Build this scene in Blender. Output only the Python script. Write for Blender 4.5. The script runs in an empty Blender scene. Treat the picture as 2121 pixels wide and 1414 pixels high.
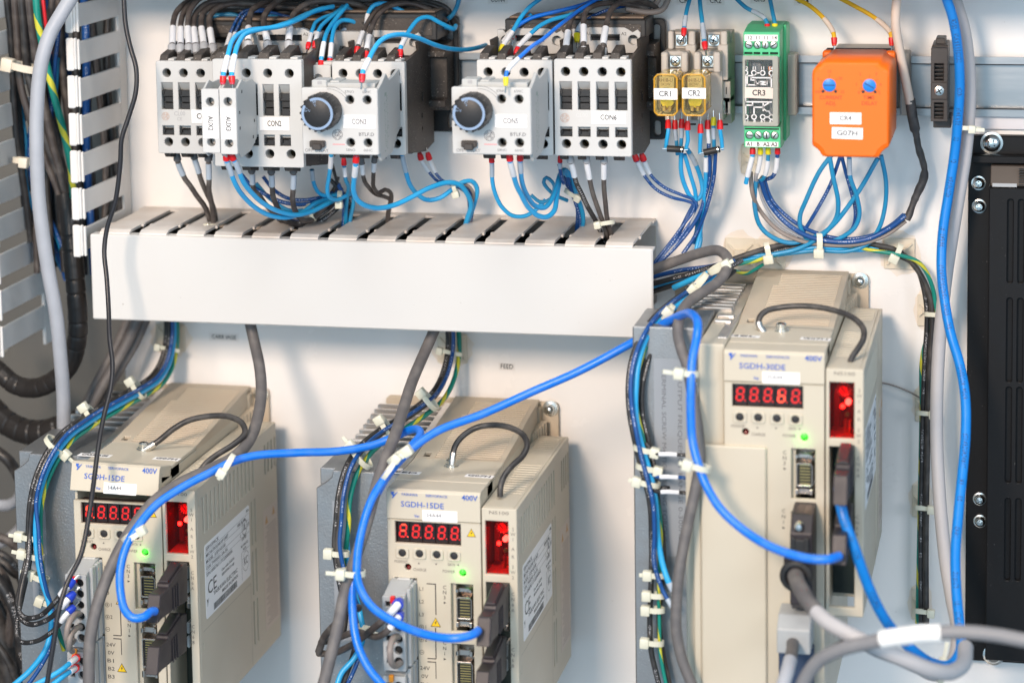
import bpy, bmesh, math, random
from mathutils import Vector, Matrix, Euler
random.seed(7)
S = bpy.context.scene
COL = S.collection
K = 0.001                      # everything below is measured in millimetres
# ------------------------------------------------------------------ camera
FPX, CX, CY = 5244.79, 849.35, 173.04
RW = Matrix(((0.969868, 0.242847, -0.019537), (0.010572, -0.122068, -0.992465), (-0.243402, 0.962354, -0.120957)))
CAM = Vector((325.396, -1535.488, 356.452))
cd = bpy.data.cameras.new('camera'); cam = bpy.data.objects.new('camera', cd); COL.objects.link(cam)
S.camera = cam
X, Yv, Z = RW[0], -RW[1], -RW[2]
cam.matrix_world = Matrix(((X[0], Yv[0], Z[0], CAM[0]*K), (X[1], Yv[1], Z[1], CAM[1]*K), (X[2], Yv[2], Z[2], CAM[2]*K), (0, 0, 0, 1)))
cd.sensor_width = 36; cd.lens = FPX/2121*36
cd.shift_x = (1060.5-CX)/2121; cd.shift_y = (CY-707)/2121
cd.clip_start = 0.01; cd.clip_end = 50
cd.dof.use_dof = True; cd.dof.focus_distance = 1.505; cd.dof.aperture_fstop = 5.2
# ------------------------------------------------------------------ world and lamps
W = bpy.data.worlds.new('World'); S.world = W; W.use_nodes = True
W.node_tree.nodes['Background'].inputs[0].default_value = (0.50, 0.76, 1.0, 1)
W.node_tree.nodes['Background'].inputs[1].default_value = 0.46
def lamp(name, loc, target, size, power, col, sizey=None):
    l = bpy.data.lights.new(name, 'AREA'); l.energy = power; l.color = col; l.size = size
    if sizey: l.shape = 'RECTANGLE'; l.size_y = sizey
    o = bpy.data.objects.new(name, l); COL.objects.link(o)
    o.location = Vector(loc); o.rotation_euler = (Vector(target)-Vector(loc)).to_track_quat('-Z', 'Y').to_euler()
    o['kind'] = 'structure'
    return o
lamp('key_lamp', (-0.30, -2.35, 0.98), (0.0, 0, -0.05), 0.42, 47, (1.0, 0.77, 0.59))
lamp('right_fill', (2.0, -2.3, 0.75), (0.0, 0, -0.05), 1.0, 20, (0.92, 0.94, 1.0))  # added fill from the right that brightens the right-hand faces, no actual window
lamp('front_fill', (-0.2, -3.2, 0.5), (0.0, 0, 0), 2.6, 27, (0.62, 0.82, 0.96))  # broad fill added in front to even out the panel
lamp('top_fill', (0.2, -1.0, 2.2), (0.0, -0.1, -0.1), 1.6, 24, (1.0, 0.92, 0.84), 0.35)  # fill added above to brighten duct fingers and drive tops, no actual tube
S.view_settings.view_transform = 'Standard'; S.view_settings.look = 'None'
S.view_settings.exposure = 0.22; S.view_settings.gamma = 1
S.cycles.max_bounces = 8
# ------------------------------------------------------------------ pixel helpers (a photo pixel on a known plane, in mm)
def ray(px, py):
    return RW.transposed() @ Vector(((px-CX)/FPX, (py-CY)/FPX, 1))
def U(px, py, d=0):            # on the plane d mm in front of the back panel
    v = ray(px, py); t = (-d-CAM[1])/v[1]; return CAM+v*t
def UX(px, py, x): v = ray(px, py); t = (x-CAM[0])/v[0]; return CAM+v*t
def UZ(px, py, z): v = ray(px, py); t = (z-CAM[2])/v[2]; return CAM+v*t
def depth(p): return (RW @ (Vector(p)-CAM))[2]
def mm(w, p): return w*depth(p)/FPX
# ------------------------------------------------------------------ materials
MATS = {}
def mat(name, col, rough=.5, metal=0, bump=0, bs=400, var=0, vs=60, vcol=None, coat=0, trans=0, emis=None, es=1, ior=1.45, speck=None, spt=.62, sps=900, alpha=1, aniso=0, stretch=None, spec=.5):
    if name in MATS: return MATS[name]
    m = bpy.data.materials.new(name); m.use_nodes = True; nt = m.node_tree; N = nt.nodes; Lk = nt.links
    b = N['Principled BSDF']; I = b.inputs
    I['Base Color'].default_value = (*col, 1); I['Roughness'].default_value = rough; I['Metallic'].default_value = metal
    I['Coat Weight'].default_value = coat; I['Transmission Weight'].default_value = trans; I['IOR'].default_value = ior
    I['Alpha'].default_value = alpha; I['Specular IOR Level'].default_value = spec
    if emis: I['Emission Color'].default_value = (*emis, 1); I['Emission Strength'].default_value = es
    tc = N.new('ShaderNodeTexCoord'); src = tc.outputs['Object']
    if stretch:
        mp = N.new('ShaderNodeMapping'); mp.inputs['Scale'].default_value = stretch; Lk.new(src, mp.inputs[0]); src = mp.outputs[0]
    cur = None
    if var:
        n = N.new('ShaderNodeTexNoise'); n.inputs['Scale'].default_value = vs; n.inputs['Detail'].default_value = 6; n.inputs['Roughness'].default_value = .62
        Lk.new(src, n.inputs['Vector'])
        r = N.new('ShaderNodeMapRange'); r.inputs[1].default_value = .4; r.inputs[2].default_value = .72; Lk.new(n.outputs['Fac'], r.inputs[0])
        mu = N.new('ShaderNodeMath'); mu.operation = 'MULTIPLY'; mu.inputs[1].default_value = var; Lk.new(r.outputs[0], mu.inputs[0])
        mx = N.new('ShaderNodeMix'); mx.data_type = 'RGBA'; mx.inputs[6].default_value = (*col, 1)
        mx.inputs[7].default_value = (*(vcol or tuple(c*.6 for c in col)), 1); Lk.new(mu.outputs[0], mx.inputs[0])
        Lk.new(mx.outputs[2], I['Base Color']); cur = mx.outputs[2]
        rr = N.new('ShaderNodeMapRange'); rr.inputs[3].default_value = max(0, rough-.08); rr.inputs[4].default_value = min(1, rough+.15); Lk.new(n.outputs['Fac'], rr.inputs[0]); Lk.new(rr.outputs[0], I['Roughness'])
    if speck:
        n2 = N.new('ShaderNodeTexNoise'); n2.inputs['Scale'].default_value = sps; n2.inputs['Detail'].default_value = 3; Lk.new(tc.outputs['Object'], n2.inputs['Vector'])
        r2 = N.new('ShaderNodeMapRange'); r2.inputs[1].default_value = spt; r2.inputs[2].default_value = spt+.04; Lk.new(n2.outputs['Fac'], r2.inputs[0])
        n3 = N.new('ShaderNodeTexNoise'); n3.inputs['Scale'].default_value = 45; Lk.new(tc.outputs['Object'], n3.inputs['Vector'])
        r3 = N.new('ShaderNodeMapRange'); r3.inputs[1].default_value = .42; r3.inputs[2].default_value = .62; Lk.new(n3.outputs['Fac'], r3.inputs[0])
        m3 = N.new('ShaderNodeMath'); m3.operation = 'MULTIPLY'; Lk.new(r2.outputs[0], m3.inputs[0]); Lk.new(r3.outputs[0], m3.inputs[1])
        mx2 = N.new('ShaderNodeMix'); mx2.data_type = 'RGBA'; mx2.inputs[6].default_value = (*col, 1); mx2.inputs[7].default_value = (*speck, 1)
        if cur: Lk.new(cur, mx2.inputs[6])
        Lk.new(m3.outputs[0], mx2.inputs[0]); Lk.new(mx2.outputs[2], I['Base Color'])
    if bump:
        nb = N.new('ShaderNodeTexNoise'); nb.inputs['Scale'].default_value = bs; nb.inputs['Detail'].default_value = 3; Lk.new(src, nb.inputs['Vector'])
        bp = N.new('ShaderNodeBump'); bp.inputs['Strength'].default_value = bump; bp.inputs['Distance'].default_value = .0006
        Lk.new(nb.outputs['Fac'], bp.inputs['Height']); Lk.new(bp.outputs[0], I['Normal'])
    MATS[name] = m
    return m
def wmat(name, col, rough=.35, ink=None, stripe=None, dust=0, density=.5, band=.10, wear=.3):
    """cable jacket: uv.x goes round the cable, uv.y along it in mm; ink prints a line of small marks, stripe winds a second colour"""
    if name in MATS: return MATS[name]
    m = bpy.data.materials.new(name); m.use_nodes = True; nt = m.node_tree; N = nt.nodes; Lk = nt.links
    b = N['Principled BSDF']; b.inputs['Roughness'].default_value = rough
    uv = N.new('ShaderNodeUVMap'); sp = N.new('ShaderNodeSeparateXYZ'); Lk.new(uv.outputs[0], sp.inputs[0])
    def M(op, a, b2=None, c=None):
        x = N.new('ShaderNodeMath'); x.operation = op
        for i, q in enumerate((a, b2, c)):
            if q is None: continue
            if isinstance(q, (int, float)): x.inputs[i].default_value = q
            else: Lk.new(q, x.inputs[i])
        return x.outputs[0]
    tc = N.new('ShaderNodeTexCoord')
    nz = N.new('ShaderNodeTexNoise'); nz.inputs['Scale'].default_value = 120; nz.inputs['Detail'].default_value = 5; Lk.new(tc.outputs['Object'], nz.inputs['Vector'])
    def mix(f, a, c):
        x = N.new('ShaderNodeMix'); x.data_type = 'RGBA'; Lk.new(f, x.inputs[0])
        for i, q in ((6, a), (7, c)):
            if isinstance(q, tuple): x.inputs[i].default_value = (*q, 1)
            else: Lk.new(q, x.inputs[i])
        return x.outputs[2]
    f = M('MULTIPLY', nz.outputs['Fac'], wear)
    cur = mix(f, col, tuple(min(1, c*1.5+.015) for c in col))
    if dust:
        r = N.new('ShaderNodeMapRange'); r.inputs[1].default_value = .45; r.inputs[2].default_value = .75; Lk.new(nz.outputs['Fac'], r.inputs[0])
        cur = mix(M('MULTIPLY', r.outputs[0], dust), cur, (.32, .29, .26))
    if stripe:
        t = M('FRACT', M('ADD', sp.outputs[0], M('MULTIPLY', sp.outputs[1], .03)))
        cur = mix(M('LESS_THAN', t, .28), cur, stripe)
    if ink:
        a = M('ABSOLUTE', M('SUBTRACT', sp.outputs[0], .5))
        inb = M('LESS_THAN', a, band)
        v = M('FRACT', M('MULTIPLY', sp.outputs[1], .62))
        cb = N.new('ShaderNodeCombineXYZ'); Lk.new(M('MULTIPLY', sp.outputs[1], 1.9), cb.inputs[0]); Lk.new(M('MULTIPLY', sp.outputs[0], 11), cb.inputs[1])
        n4 = N.new('ShaderNodeTexNoise'); n4.inputs['Scale'].default_value = 1.0; n4.inputs['Detail'].default_value = 1; Lk.new(cb.outputs[0], n4.inputs['Vector'])
        g = M('MULTIPLY', M('GREATER_THAN', n4.outputs['Fac'], 1-density), M('LESS_THAN', v, .74))
        cb2 = N.new('ShaderNodeCombineXYZ'); Lk.new(M('MULTIPLY', sp.outputs[1], .05), cb2.inputs[0])
        n5 = N.new('ShaderNodeTexNoise'); Lk.new(cb2.outputs[0], n5.inputs['Vector']); n5.inputs['Scale'].default_value = 1
        g = M('MULTIPLY', g, M('GREATER_THAN', n5.outputs['Fac'], .5))
        cur = mix(M('MULTIPLY', M('MULTIPLY', inb, g), .85), cur, ink)
    Lk.new(cur, b.inputs['Base Color'])
    rr = N.new('ShaderNodeMapRange'); rr.inputs[3].default_value = max(.05, rough-.1); rr.inputs[4].default_value = rough+.22; Lk.new(nz.outputs['Fac'], rr.inputs[0]); Lk.new(rr.outputs[0], b.inputs['Roughness'])
    bp = N.new('ShaderNodeBump'); bp.inputs['Strength'].default_value = .25; bp.inputs['Distance'].default_value = .0008
    Lk.new(nz.outputs['Fac'], bp.inputs['Height']); Lk.new(bp.outputs[0], b.inputs['Normal'])
    MATS[name] = m
    return m
# ------------------------------------------------------------------ geometry collector
class G:
    def __init__(s): s.v = []; s.f = []; s.uv = None; s.sm = []
    def add(s, vs, fs, smooth=False, uvs=None):
        n = len(s.v); s.v += [Vector(v) for v in vs]; s.f += [tuple(i+n for i in f) for f in fs]; s.sm += [smooth]*len(fs)
        if uvs is not None:
            if s.uv is None: s.uv = []
            s.uv += uvs
        return s
    def bm(s, b, M=None, smooth=False):
        vs = [v.co.copy() for v in b.verts]
        if M: vs = [M @ v for v in vs]
        b.verts.index_update(); s.add(vs, [[v.index for v in f.verts] for f in b.faces], smooth); b.free(); return s
    def box(s, x0, x1, d0, d1, z0, z1, bev=0.4, M=None):
        """axis aligned box from depth d0 (near the panel) to d1 (towards the viewer) with chamfered edges"""
        x0, x1 = sorted((x0, x1)); y0, y1 = sorted((-d0, -d1)); z0, z1 = sorted((z0, z1))
        lo = (x0, y0, z0); hi = (x1, y1, z1); c = min(bev, (x1-x0)*.45, (y1-y0)*.45, (z1-z0)*.45)
        if c <= 0:
            vs = [Vector((hi[0] if i & 1 else lo[0], hi[1] if i & 2 else lo[1], hi[2] if i & 4 else lo[2])) for i in range(8)]
            fs = [(0, 2, 3, 1), (4, 5, 7, 6), (0, 1, 5, 4), (2, 6, 7, 3), (0, 4, 6, 2), (1, 3, 7, 5)]
        else:
            vs = []; idx = {}
            for i in range(8):
                sg = [(i >> k) & 1 for k in range(3)]
                for ax in range(3):
                    p = [0, 0, 0]
                    for k in range(3):
                        e = hi[k] if sg[k] else lo[k]
                        p[k] = e if k == ax else (e-c if sg[k] else e+c)
                    idx[(i, ax)] = len(vs); vs.append(Vector(p))
            fs = []
            for ax in range(3):
                a, b = (ax+1) % 3, (ax+2) % 3
                for sgn in (0, 1):
                    q = [idx[((sgn << ax) | (i << a) | (j << b), ax)] for i, j in ((0, 0), (1, 0), (1, 1), (0, 1))]
                    fs.append(q if sgn else q[::-1])
                for i in (0, 1):
                    for j in (0, 1):
                        base = (i << a) | (j << b); k0 = base; k1 = base | (1 << ax)
                        q = [idx[(k0, a)], idx[(k1, a)], idx[(k1, b)], idx[(k0, b)]]
                        fs.append(q if (i ^ j) == 0 and False else q)
            for i in range(8): fs.append((idx[(i, 0)], idx[(i, 1)], idx[(i, 2)]))
        if M: vs = [M @ v for v in vs]
        return s.add(vs, fs)
    def rbox(s, x0, x1, d0, d1, z0, z1, r=1, seg=3, M=None):
        b = bmesh.new(); bmesh.ops.create_cube(b, size=1)
        for v in b.verts: v.co = Vector(((x0+x1)/2+v.co.x*abs(x1-x0), -(d0+d1)/2+v.co.y*abs(d1-d0), (z0+z1)/2+v.co.z*abs(z1-z0)))
        bmesh.ops.bevel(b, geom=b.edges[:], offset=r, segments=seg, profile=.5, affect='EDGES', clamp_overlap=True)
        return s.bm(b, M, True)
    def cyl(s, c, ax, r0, h, r1=None, seg=20, cap=True, bev=0):
        """frustum from point c along unit vector ax"""
        r1 = r0 if r1 is None else r1; c = Vector(c); ax = Vector(ax).normalized(); q = Vector((0, 0, 1)).rotation_difference(ax)
        rings = [(0, r0), (h, r1)]
        if bev: rings = [(0, r0), (h-bev, r1), (h-bev*.3, r1-bev*.3), (h, r1-bev)]
        vs = []
        for hh, r in rings: vs += [c+q @ Vector((r*math.cos(2*math.pi*i/seg), r*math.sin(2*math.pi*i/seg), hh)) for i in range(seg)]
        n = len(rings)
        fs = [(k*seg+i, k*seg+(i+1) % seg, (k+1)*seg+(i+1) % seg, (k+1)*seg+i) for k in range(n-1) for i in range(seg)]
        if cap: fs += [tuple(range(seg))[::-1], tuple((n-1)*seg+i for i in range(seg))]
        return s.add(vs, fs, seg > 8)
    def lathe(s, c, ax, prof, seg=24):
        c = Vector(c); q = Vector((0, 0, 1)).rotation_difference(Vector(ax).normalized()); vs = []
        for h, r in prof: vs += [c+q @ Vector((max(r, .001)*math.cos(2*math.pi*i/seg), max(r, .001)*math.sin(2*math.pi*i/seg), h)) for i in range(seg)]
        fs = [(k*seg+i, k*seg+(i+1) % seg, (k+1)*seg+(i+1) % seg, (k+1)*seg+i) for k in range(len(prof)-1) for i in range(seg)]
        return s.add(vs, fs, True)
    def prism(s, poly, ax, a, b, bev=0):
        """polygon extruded: ax 'x' poly=(d,z) from x=a..b ; ax 'd' poly=(x,z) from d=a..b ; ax 'z' poly=(x,d)"""
        def P(u, v, t): return {'x': Vector((t, -u, v)), 'd': Vector((u, -t, v)), 'z': Vector((u, -v, t))}[ax]
        n = len(poly)
        if bev:
            b_ = bmesh.new(); bot = [b_.verts.new(P(u, v, a)) for u, v in poly]; top = [b_.verts.new(P(u, v, b)) for u, v in poly]
            b_.faces.new(bot[::-1]); b_.faces.new(top)
            for i in range(n): b_.faces.new((bot[i], bot[(i+1) % n], top[(i+1) % n], top[i]))
            bmesh.ops.recalc_face_normals(b_, faces=b_.faces[:])
            bmesh.ops.bevel(b_, geom=b_.edges[:], offset=bev, segments=1, affect='EDGES', clamp_overlap=True)
            return s.bm(b_)
        vs = [P(u, v, a) for u, v in poly]+[P(u, v, b) for u, v in poly]
        return s.add(vs, [tuple(range(n))[::-1], tuple(range(n, 2*n))]+[(i, (i+1) % n, n+(i+1) % n, n+i) for i in range(n)])
    def plate(s, outer, holes, d1, th, bev=.3, ax='d', M=None):
        """flat plate with holes; outline in (x,z), front face at depth d1, thickness th (ax 'x': (d,z) at x=d1 ; 'z': (x,d) at z=d1)"""
        c = bpy.data.curves.new('tmp', 'CURVE'); c.dimensions = '2D'; c.fill_mode = 'BOTH'
        for pl in [outer]+holes:
            sp = c.splines.new('POLY'); sp.points.add(len(pl)-1); sp.use_cyclic_u = True
            for i, p in enumerate(pl): sp.points[i].co = (p[0], p[1], 0, 1)
        c.extrude = max(.001, th/2-bev); c.bevel_depth = bev; c.bevel_resolution = 0; c.offset = -bev
        o = bpy.data.objects.new('tmp', c); me = o.to_mesh()
        vs = []
        for v in me.vertices:
            u, w, t = v.co
            if ax == 'd': vs.append(Vector((u, -(d1-th/2+t), w)))
            elif ax == 'x': vs.append(Vector((d1-th/2+t, -u, w)))
            else: vs.append(Vector((u, -w, d1-th/2+t)))
        if M: vs = [M @ v for v in vs]
        s.add(vs, [tuple(p.vertices) for p in me.polygons])
        o.to_mesh_clear(); bpy.data.objects.remove(o); bpy.data.curves.remove(c)
        return s
    def text(s, body, h, M, align='CENTER', wid=None, bold=0, th=.04):
        """lettering of cap height h; M places the text plane (x right, y up, z out)"""
        c = bpy.data.curves.new('tmp', 'FONT'); c.body = body; c.size = h/.7; c.align_x = align; c.align_y = 'CENTER'; c.extrude = th; c.offset = bold; c.resolution_u = 2
        o = bpy.data.objects.new('tmp', c); me = o.to_mesh()
        vs = [v.co.copy() for v in me.vertices]
        if wid and vs:
            w = max(v.x for v in vs)-min(v.x for v in vs)
            for v in vs: v.x *= wid/w
        s.add([M @ v for v in vs], [tuple(p.vertices) for p in me.polygons])
        o.to_mesh_clear(); bpy.data.objects.remove(o); bpy.data.curves.remove(c)
        return s
    def tube(s, pts, r, seg=10, cap=True, rfun=None, up=None):
        """sweep a round section along points (mm)"""
        n = len(pts); T = []
        for i in range(n):
            t = pts[min(i+1, n-1)]-pts[max(i-1, 0)]; T.append(t.normalized() if t.length > 1e-9 else Vector((0, 0, 1)))
        nrm = (CAM-pts[0]); nrm = (nrm-T[0]*nrm.dot(T[0])).normalized()
        vs = []; uvr = []; L = 0
        for i in range(n):
            if i:
                L += (pts[i]-pts[i-1]).length
            v = (CAM-pts[i]).normalized(); w = v-T[i]*v.dot(T[i])
            nrm = nrm-T[i]*nrm.dot(T[i]); nrm.normalize()
            if w.length > .35: nrm = nrm.lerp(w.normalized(), .5).normalized()
            bn = T[i].cross(nrm); rr = r if rfun is None else r*rfun(L, i/(n-1))
            for k in range(seg):
                a = 2*math.pi*(k/seg-.5); vs.append(pts[i]+(nrm*math.cos(a)+bn*math.sin(a))*rr)
            uvr.append(L)
        fs = []; uvs = []
        for i in range(n-1):
            for k in range(seg):
                k2 = (k+1) % seg
                fs.append((i*seg+k, i*seg+k2, (i+1)*seg+k2, (i+1)*seg+k))
                uvs += [(k/seg, uvr[i]), ((k+1)/seg, uvr[i]), ((k+1)/seg, uvr[i+1]), (k/seg, uvr[i+1])]
        if cap:
            fs += [tuple(range(seg))[::-1], tuple((n-1)*seg+k for k in range(seg))]; uvs += [(0, 0)]*(2*seg)
        return s.add(vs, fs, True, uvs)
    def build(s, name, material, parent=None, loc=None, label=None, kind=None, cat=None, group=None, angle=40):
        """link what was collected as one mesh object; loc is its origin in mm (a part takes its thing's origin)"""
        org = Vector(parent['_o']) if parent is not None else Vector(loc if loc is not None else sum(s.v, Vector())/max(1, len(s.v)))
        me = bpy.data.meshes.new(name); me.from_pydata([((v-org)*K) for v in s.v], [], s.f)
        for p, q in zip(me.polygons, s.sm): p.use_smooth = q
        if s.uv is not None and len(s.uv) == len(me.loops):
            l = me.uv_layers.new(name='UVMap')
            for i, q in enumerate(s.uv): l.data[i].uv = q
        b = bmesh.new(); b.from_mesh(me); bmesh.ops.recalc_face_normals(b, faces=b.faces[:]); b.to_mesh(me); b.free()
        if any(s.sm): me.set_sharp_from_angle(angle=math.radians(angle))
        me.materials.append(material); o = bpy.data.objects.new(name, me); COL.objects.link(o)
        if parent is not None: o.parent = parent; o['_o'] = tuple(org)
        else: o.location = org*K; o['_o'] = tuple(org)
        if label: o['label'] = label
        if cat: o['category'] = cat
        if group: o['group'] = group
        if kind: o['kind'] = kind
        return o
def thing(name, label, cat, loc, group=None):
    o = bpy.data.objects.new(name, None); COL.objects.link(o); o.location = Vector(loc)*K; o['_o'] = tuple(loc)
    o.empty_display_size = .01
    o['label'] = label; o['category'] = cat
    if group: o['group'] = group
    return o
def copy_thing(o, off, label):
    c = o.copy(); COL.objects.link(c); c.location = o.location+Vector(off)*K; c['label'] = label; c['_o'] = tuple(Vector(o['_o'])+Vector(off))
    for ch in [x for x in o.children]:
        e = ch.copy(); COL.objects.link(e); e.parent = c
        for g in [x for x in ch.children]:
            h = g.copy(); COL.objects.link(h); h.parent = e
    return c
def circ(x, z, r, n=20, ry=None): return [(x+r*math.cos(2*math.pi*i/n), z+(ry or r)*math.sin(2*math.pi*i/n)) for i in range(n)]
def rect(x0, x1, z0, z1): return [(x0, z0), (x1, z0), (x1, z1), (x0, z1)]
def rrect(x0, x1, z0, z1, r, n=4):
    x0, x1 = sorted((x0, x1)); z0, z1 = sorted((z0, z1)); o = []
    for cx, cz, a0 in ((x1-r, z0+r, -90), (x1-r, z1-r, 0), (x0+r, z1-r, 90), (x0+r, z0+r, 180)):
        for i in range(n+1): a = math.radians(a0+90*i/n); o.append((cx+r*math.cos(a), cz+r*math.sin(a)))
    return o
def front(x, z, d, rot=0, sx=1): return Matrix.Translation((x, -d, z)) @ Matrix(((1, 0, 0, 0), (0, 0, -1, 0), (0, 1, 0, 0), (0, 0, 0, 1))) @ Matrix.Rotation(math.radians(rot), 4, 'Z')
def side(x, d, z, rot=0): return Matrix.Translation((x, -d, z)) @ Matrix(((0, 0, 1, 0), (1, 0, 0, 0), (0, 1, 0, 0), (0, 0, 0, 1))) @ Matrix.Rotation(math.radians(rot), 4, 'Z')
def topm(x, d, z, rot=0): return Matrix.Translation((x, -d, z)) @ Matrix.Rotation(math.radians(rot), 4, 'Z')
def smooth(pts, step=2.0):
    """Catmull-Rom through the points, resampled every step mm"""
    P = [pts[0]*2-pts[1]]+list(pts)+[pts[-1]*2-pts[-2]]; out = []
    for i in range(1, len(P)-2):
        a, b, c, d = P[i-1], P[i], P[i+1], P[i+2]; n = max(2, int((c-b).length/step))
        ta = max((b-a).length, 1e-3)**.5; tb = max((c-b).length, 1e-3)**.5; tcc = max((d-c).length, 1e-3)**.5
        m1 = ((b-a)/ta-(c-a)/(ta+tb)+(c-b)/tb)*tb; m2 = ((c-b)/tb-(d-b)/(tb+tcc)+(d-c)/tcc)*tb
        for k in range(n):
            t = k/n; out.append(b*(2*t**3-3*t*t+1)+m1*(t**3-2*t*t+t)+c*(-2*t**3+3*t*t)+m2*(t**3-t*t))
    out.append(P[-2]); return out
def RP(d, x0, y0, x1, y1):
    """pixel rectangle on a frontal plane -> x0,x1,z0,z1 in mm"""
    a = U(x0, (y0+y1)/2, d)[0]; b = U(x1, (y0+y1)/2, d)[0]; t = U((x0+x1)/2, y0, d)[2]; q = U((x0+x1)/2, y1, d)[2]
    return a, b, q, t
# ================================================================== palette
WHITE = mat('white_pvc', (.80, .78, .75), .34, var=.12, vs=25, vcol=(.66, .58, .50), bump=.05)
DUSTY = mat('dusty_pvc', (.72, .69, .655), .4, var=.7, vs=22, vcol=(.50, .40, .32), bump=.12)
COVER = mat('duct_cover_pvc', (.63, .62, .60), .42, var=.3, vs=9, vcol=(.60, .565, .53), bump=.04, bs=60, speck=(.42, .38, .35), spt=.745, sps=380)
PANEL = mat('panel_paint', (.88, .87, .86), .22, var=.2, vs=9, vcol=(.80, .765, .74), bump=.06, bs=160, speck=(.40, .34, .30), spt=.735, sps=420)
LGREY = mat('light_grey_plastic', (.46, .47, .465), .42, var=.15, vs=40, vcol=(.50, .50, .48), bump=.06, bs=1500)
WPL = mat('white_plastic', (.56, .56, .55), .4, bump=.04, bs=1500, var=.1, vs=40)
DKBR = mat('dusty_black_plastic', (.045, .038, .034), .5, var=.55, vs=70, vcol=(.12, .10, .085), bump=.3, bs=700, speck=(.5, .45, .4), spt=.64)
BLACK = mat('black_plastic', (.018, .018, .019), .38, var=.35, vs=60, vcol=(.045, .042, .04), bump=.12, bs=600)
DARK = mat('dark_hollow', (.012, .012, .013), .7)  # near-black painted in for the shade of wells, holes and slots
STEEL = mat('zinc_steel', (.30, .305, .31), .3, .95, var=.6, vs=50, vcol=(.42, .43, .44), bump=.08, bs=300, stretch=(.15, 1, 1))
SCREW = mat('screw_metal', (.62, .60, .55), .28, 1, var=.4, vs=300, bump=.1, bs=900)
BRASS = mat('brass_screw', (.55, .38, .16), .35, 1, var=.5, vs=400, vcol=(.25, .12, .05))
CHROME = mat('bright_zinc_screw', (.74, .76, .74), .2, 1, var=.3, vs=200, vcol=(.42, .44, .42))
INK = mat('black_ink', (.02, .02, .022), .6)
GINK = mat('grey_ink', (.36, .36, .37), .6)
LABELW = mat('white_label', (.90, .89, .88), .45)
BEIGE = mat('beige_plastic', (.56, .51, .41), .42, bump=.08, bs=1800, var=.22, vs=22, vcol=(.56, .48, .37))
BEIGED = mat('beige_vent_plastic', (.55, .48, .375), .48, bump=.08, bs=1500, var=.5, vs=18, vcol=(.52, .40, .29))
HEAT = mat('cast_aluminium', (.33, .34, .35), .38, .75, var=.5, vs=70, vcol=(.24, .245, .25), bump=.25, bs=900, speck=(.6, .6, .6), spt=.66)
FIN = mat('bare_aluminium', (.62, .60, .58), .3, .9, var=.4, vs=90, vcol=(.4, .38, .36), stretch=(1, .15, 1))
TIE = mat('nylon_tie', (.70, .70, .58), .35, coat=.2, var=.2, vs=80, vcol=(.62, .58, .42))
PADM = mat('tie_mount_nylon', (.76, .70, .58), .42, var=.3, vs=50, vcol=(.66, .54, .40))
RED = mat('red_ferrule', (.72, .015, .02), .33)
YEL = mat('yellow_ferrule', (.82, .70, .02), .33)
GRYF = mat('grey_ferrule', (.42, .43, .45), .4)
SLV = mat('white_sleeve', (.80, .81, .83), .35, var=.2, vs=120, vcol=(.6, .63, .68))
BLUEF = mat('blue_ferrule', (.02, .06, .55), .33)
# ================================================================== the back panel and cabinet
g = G(); g.box(-260, 420, -3, 0, -330, 330, 0)
g.build('back_panel', PANEL, loc=(0, 0, 0), kind='structure')
CAB = mat('cabinet_side_paint', (.15, .145, .13), .3, var=.6, vs=7, vcol=(.08, .09, .10), bump=.1, bs=60)
g = G(); g.box(-470, -262, -60, -58, -330, 330, 0); g.build('cabinet_rear_wall', CAB, loc=(0, 0, 0), kind='structure')
g = G(); g.box(-482, -472, -60, 330, -330, 330, 0); g.build('cabinet_side_wall', CAB, loc=(0, 0, 0), kind='structure')
g = G(); g.box(-480, 420, -60, 330, -331, -335, 0); g.build('cabinet_floor', mat('floor_paint', (.10, .11, .12), .4), loc=(0, 0, 0), kind='structure')
# ================================================================== horizontal wire duct
def finger_profile(zf, d0, d1, t):      # an upper finger seen from the side (d,z), bending down at the front
    return [(d0, zf), (d1-6, zf), (d1-2.2, zf-1.4), (d1, zf-5), (d1, zf-9), (d1-t, zf-9), (d1-t, zf-5.4), (d1-3.2, zf-3), (d1-6.4, zf-t), (d0, zf-t)]
TZ, BZ = 80.5, 26
t = thing('wiring_duct', 'long horizontal white wiring duct with slotted top, closed by a plain white cover', 'cable duct', (-70, 0, 50))
g = G(); g.box(-243, 92.5, 0.3, 2, BZ+2, TZ-4, .2); g.build('duct_base', DUSTY, t)
g = G(); g.box(-246, 104, 88, 90.4, BZ-.5, TZ-1.6, .8); g.box(-246, 104, 80, 88, TZ-3.4, TZ-1.8, .2); g.box(-246, 104, 80, 88, BZ, BZ+1.4, .2)
g.build('duct_cover', COVER, t)
px = [208, 283, 362, 441, 521, 601, 690, 776, 862, 945, 1025, 1106, 1188, 1280, 1362]
n = 14; EDG = [-244.2]+[-221.2+2.9+24.2*k for k in range(13)]+[94.7]
for i in range(n):
    x0 = EDG[i]; fw = EDG[i+1]-x0
    g = G(); w = 3.3
    prof = finger_profile(TZ+.6, 10, 88.2, 1.6)
    g.prism([(a, b) for a, b in prof], 'x', x0+w, x0+fw-w, 0)
    # small edge catches at the front third
    g.box(x0+w-1.4, x0+w+.2, 60, 64, TZ-1, TZ+.55, .1); g.box(x0+fw-w-.2, x0+fw-w+1.4, 60, 64, TZ-1, TZ+.55, .1)
    g.build('finger', DUSTY, t)
g = G(); g.box(-243, 92.5, .4, 10.5, TZ-1, TZ+.6, .2); g.build('duct_rim', DUSTY, t)
for i in range(n):
    x0 = EDG[i]; fw = EDG[i+1]-x0; g = G(); g.box(x0+2.9, x0+fw-2.9, 2, 87.8, BZ+1.5, BZ+3, .2); g.build('finger', DUSTY, t)
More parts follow.
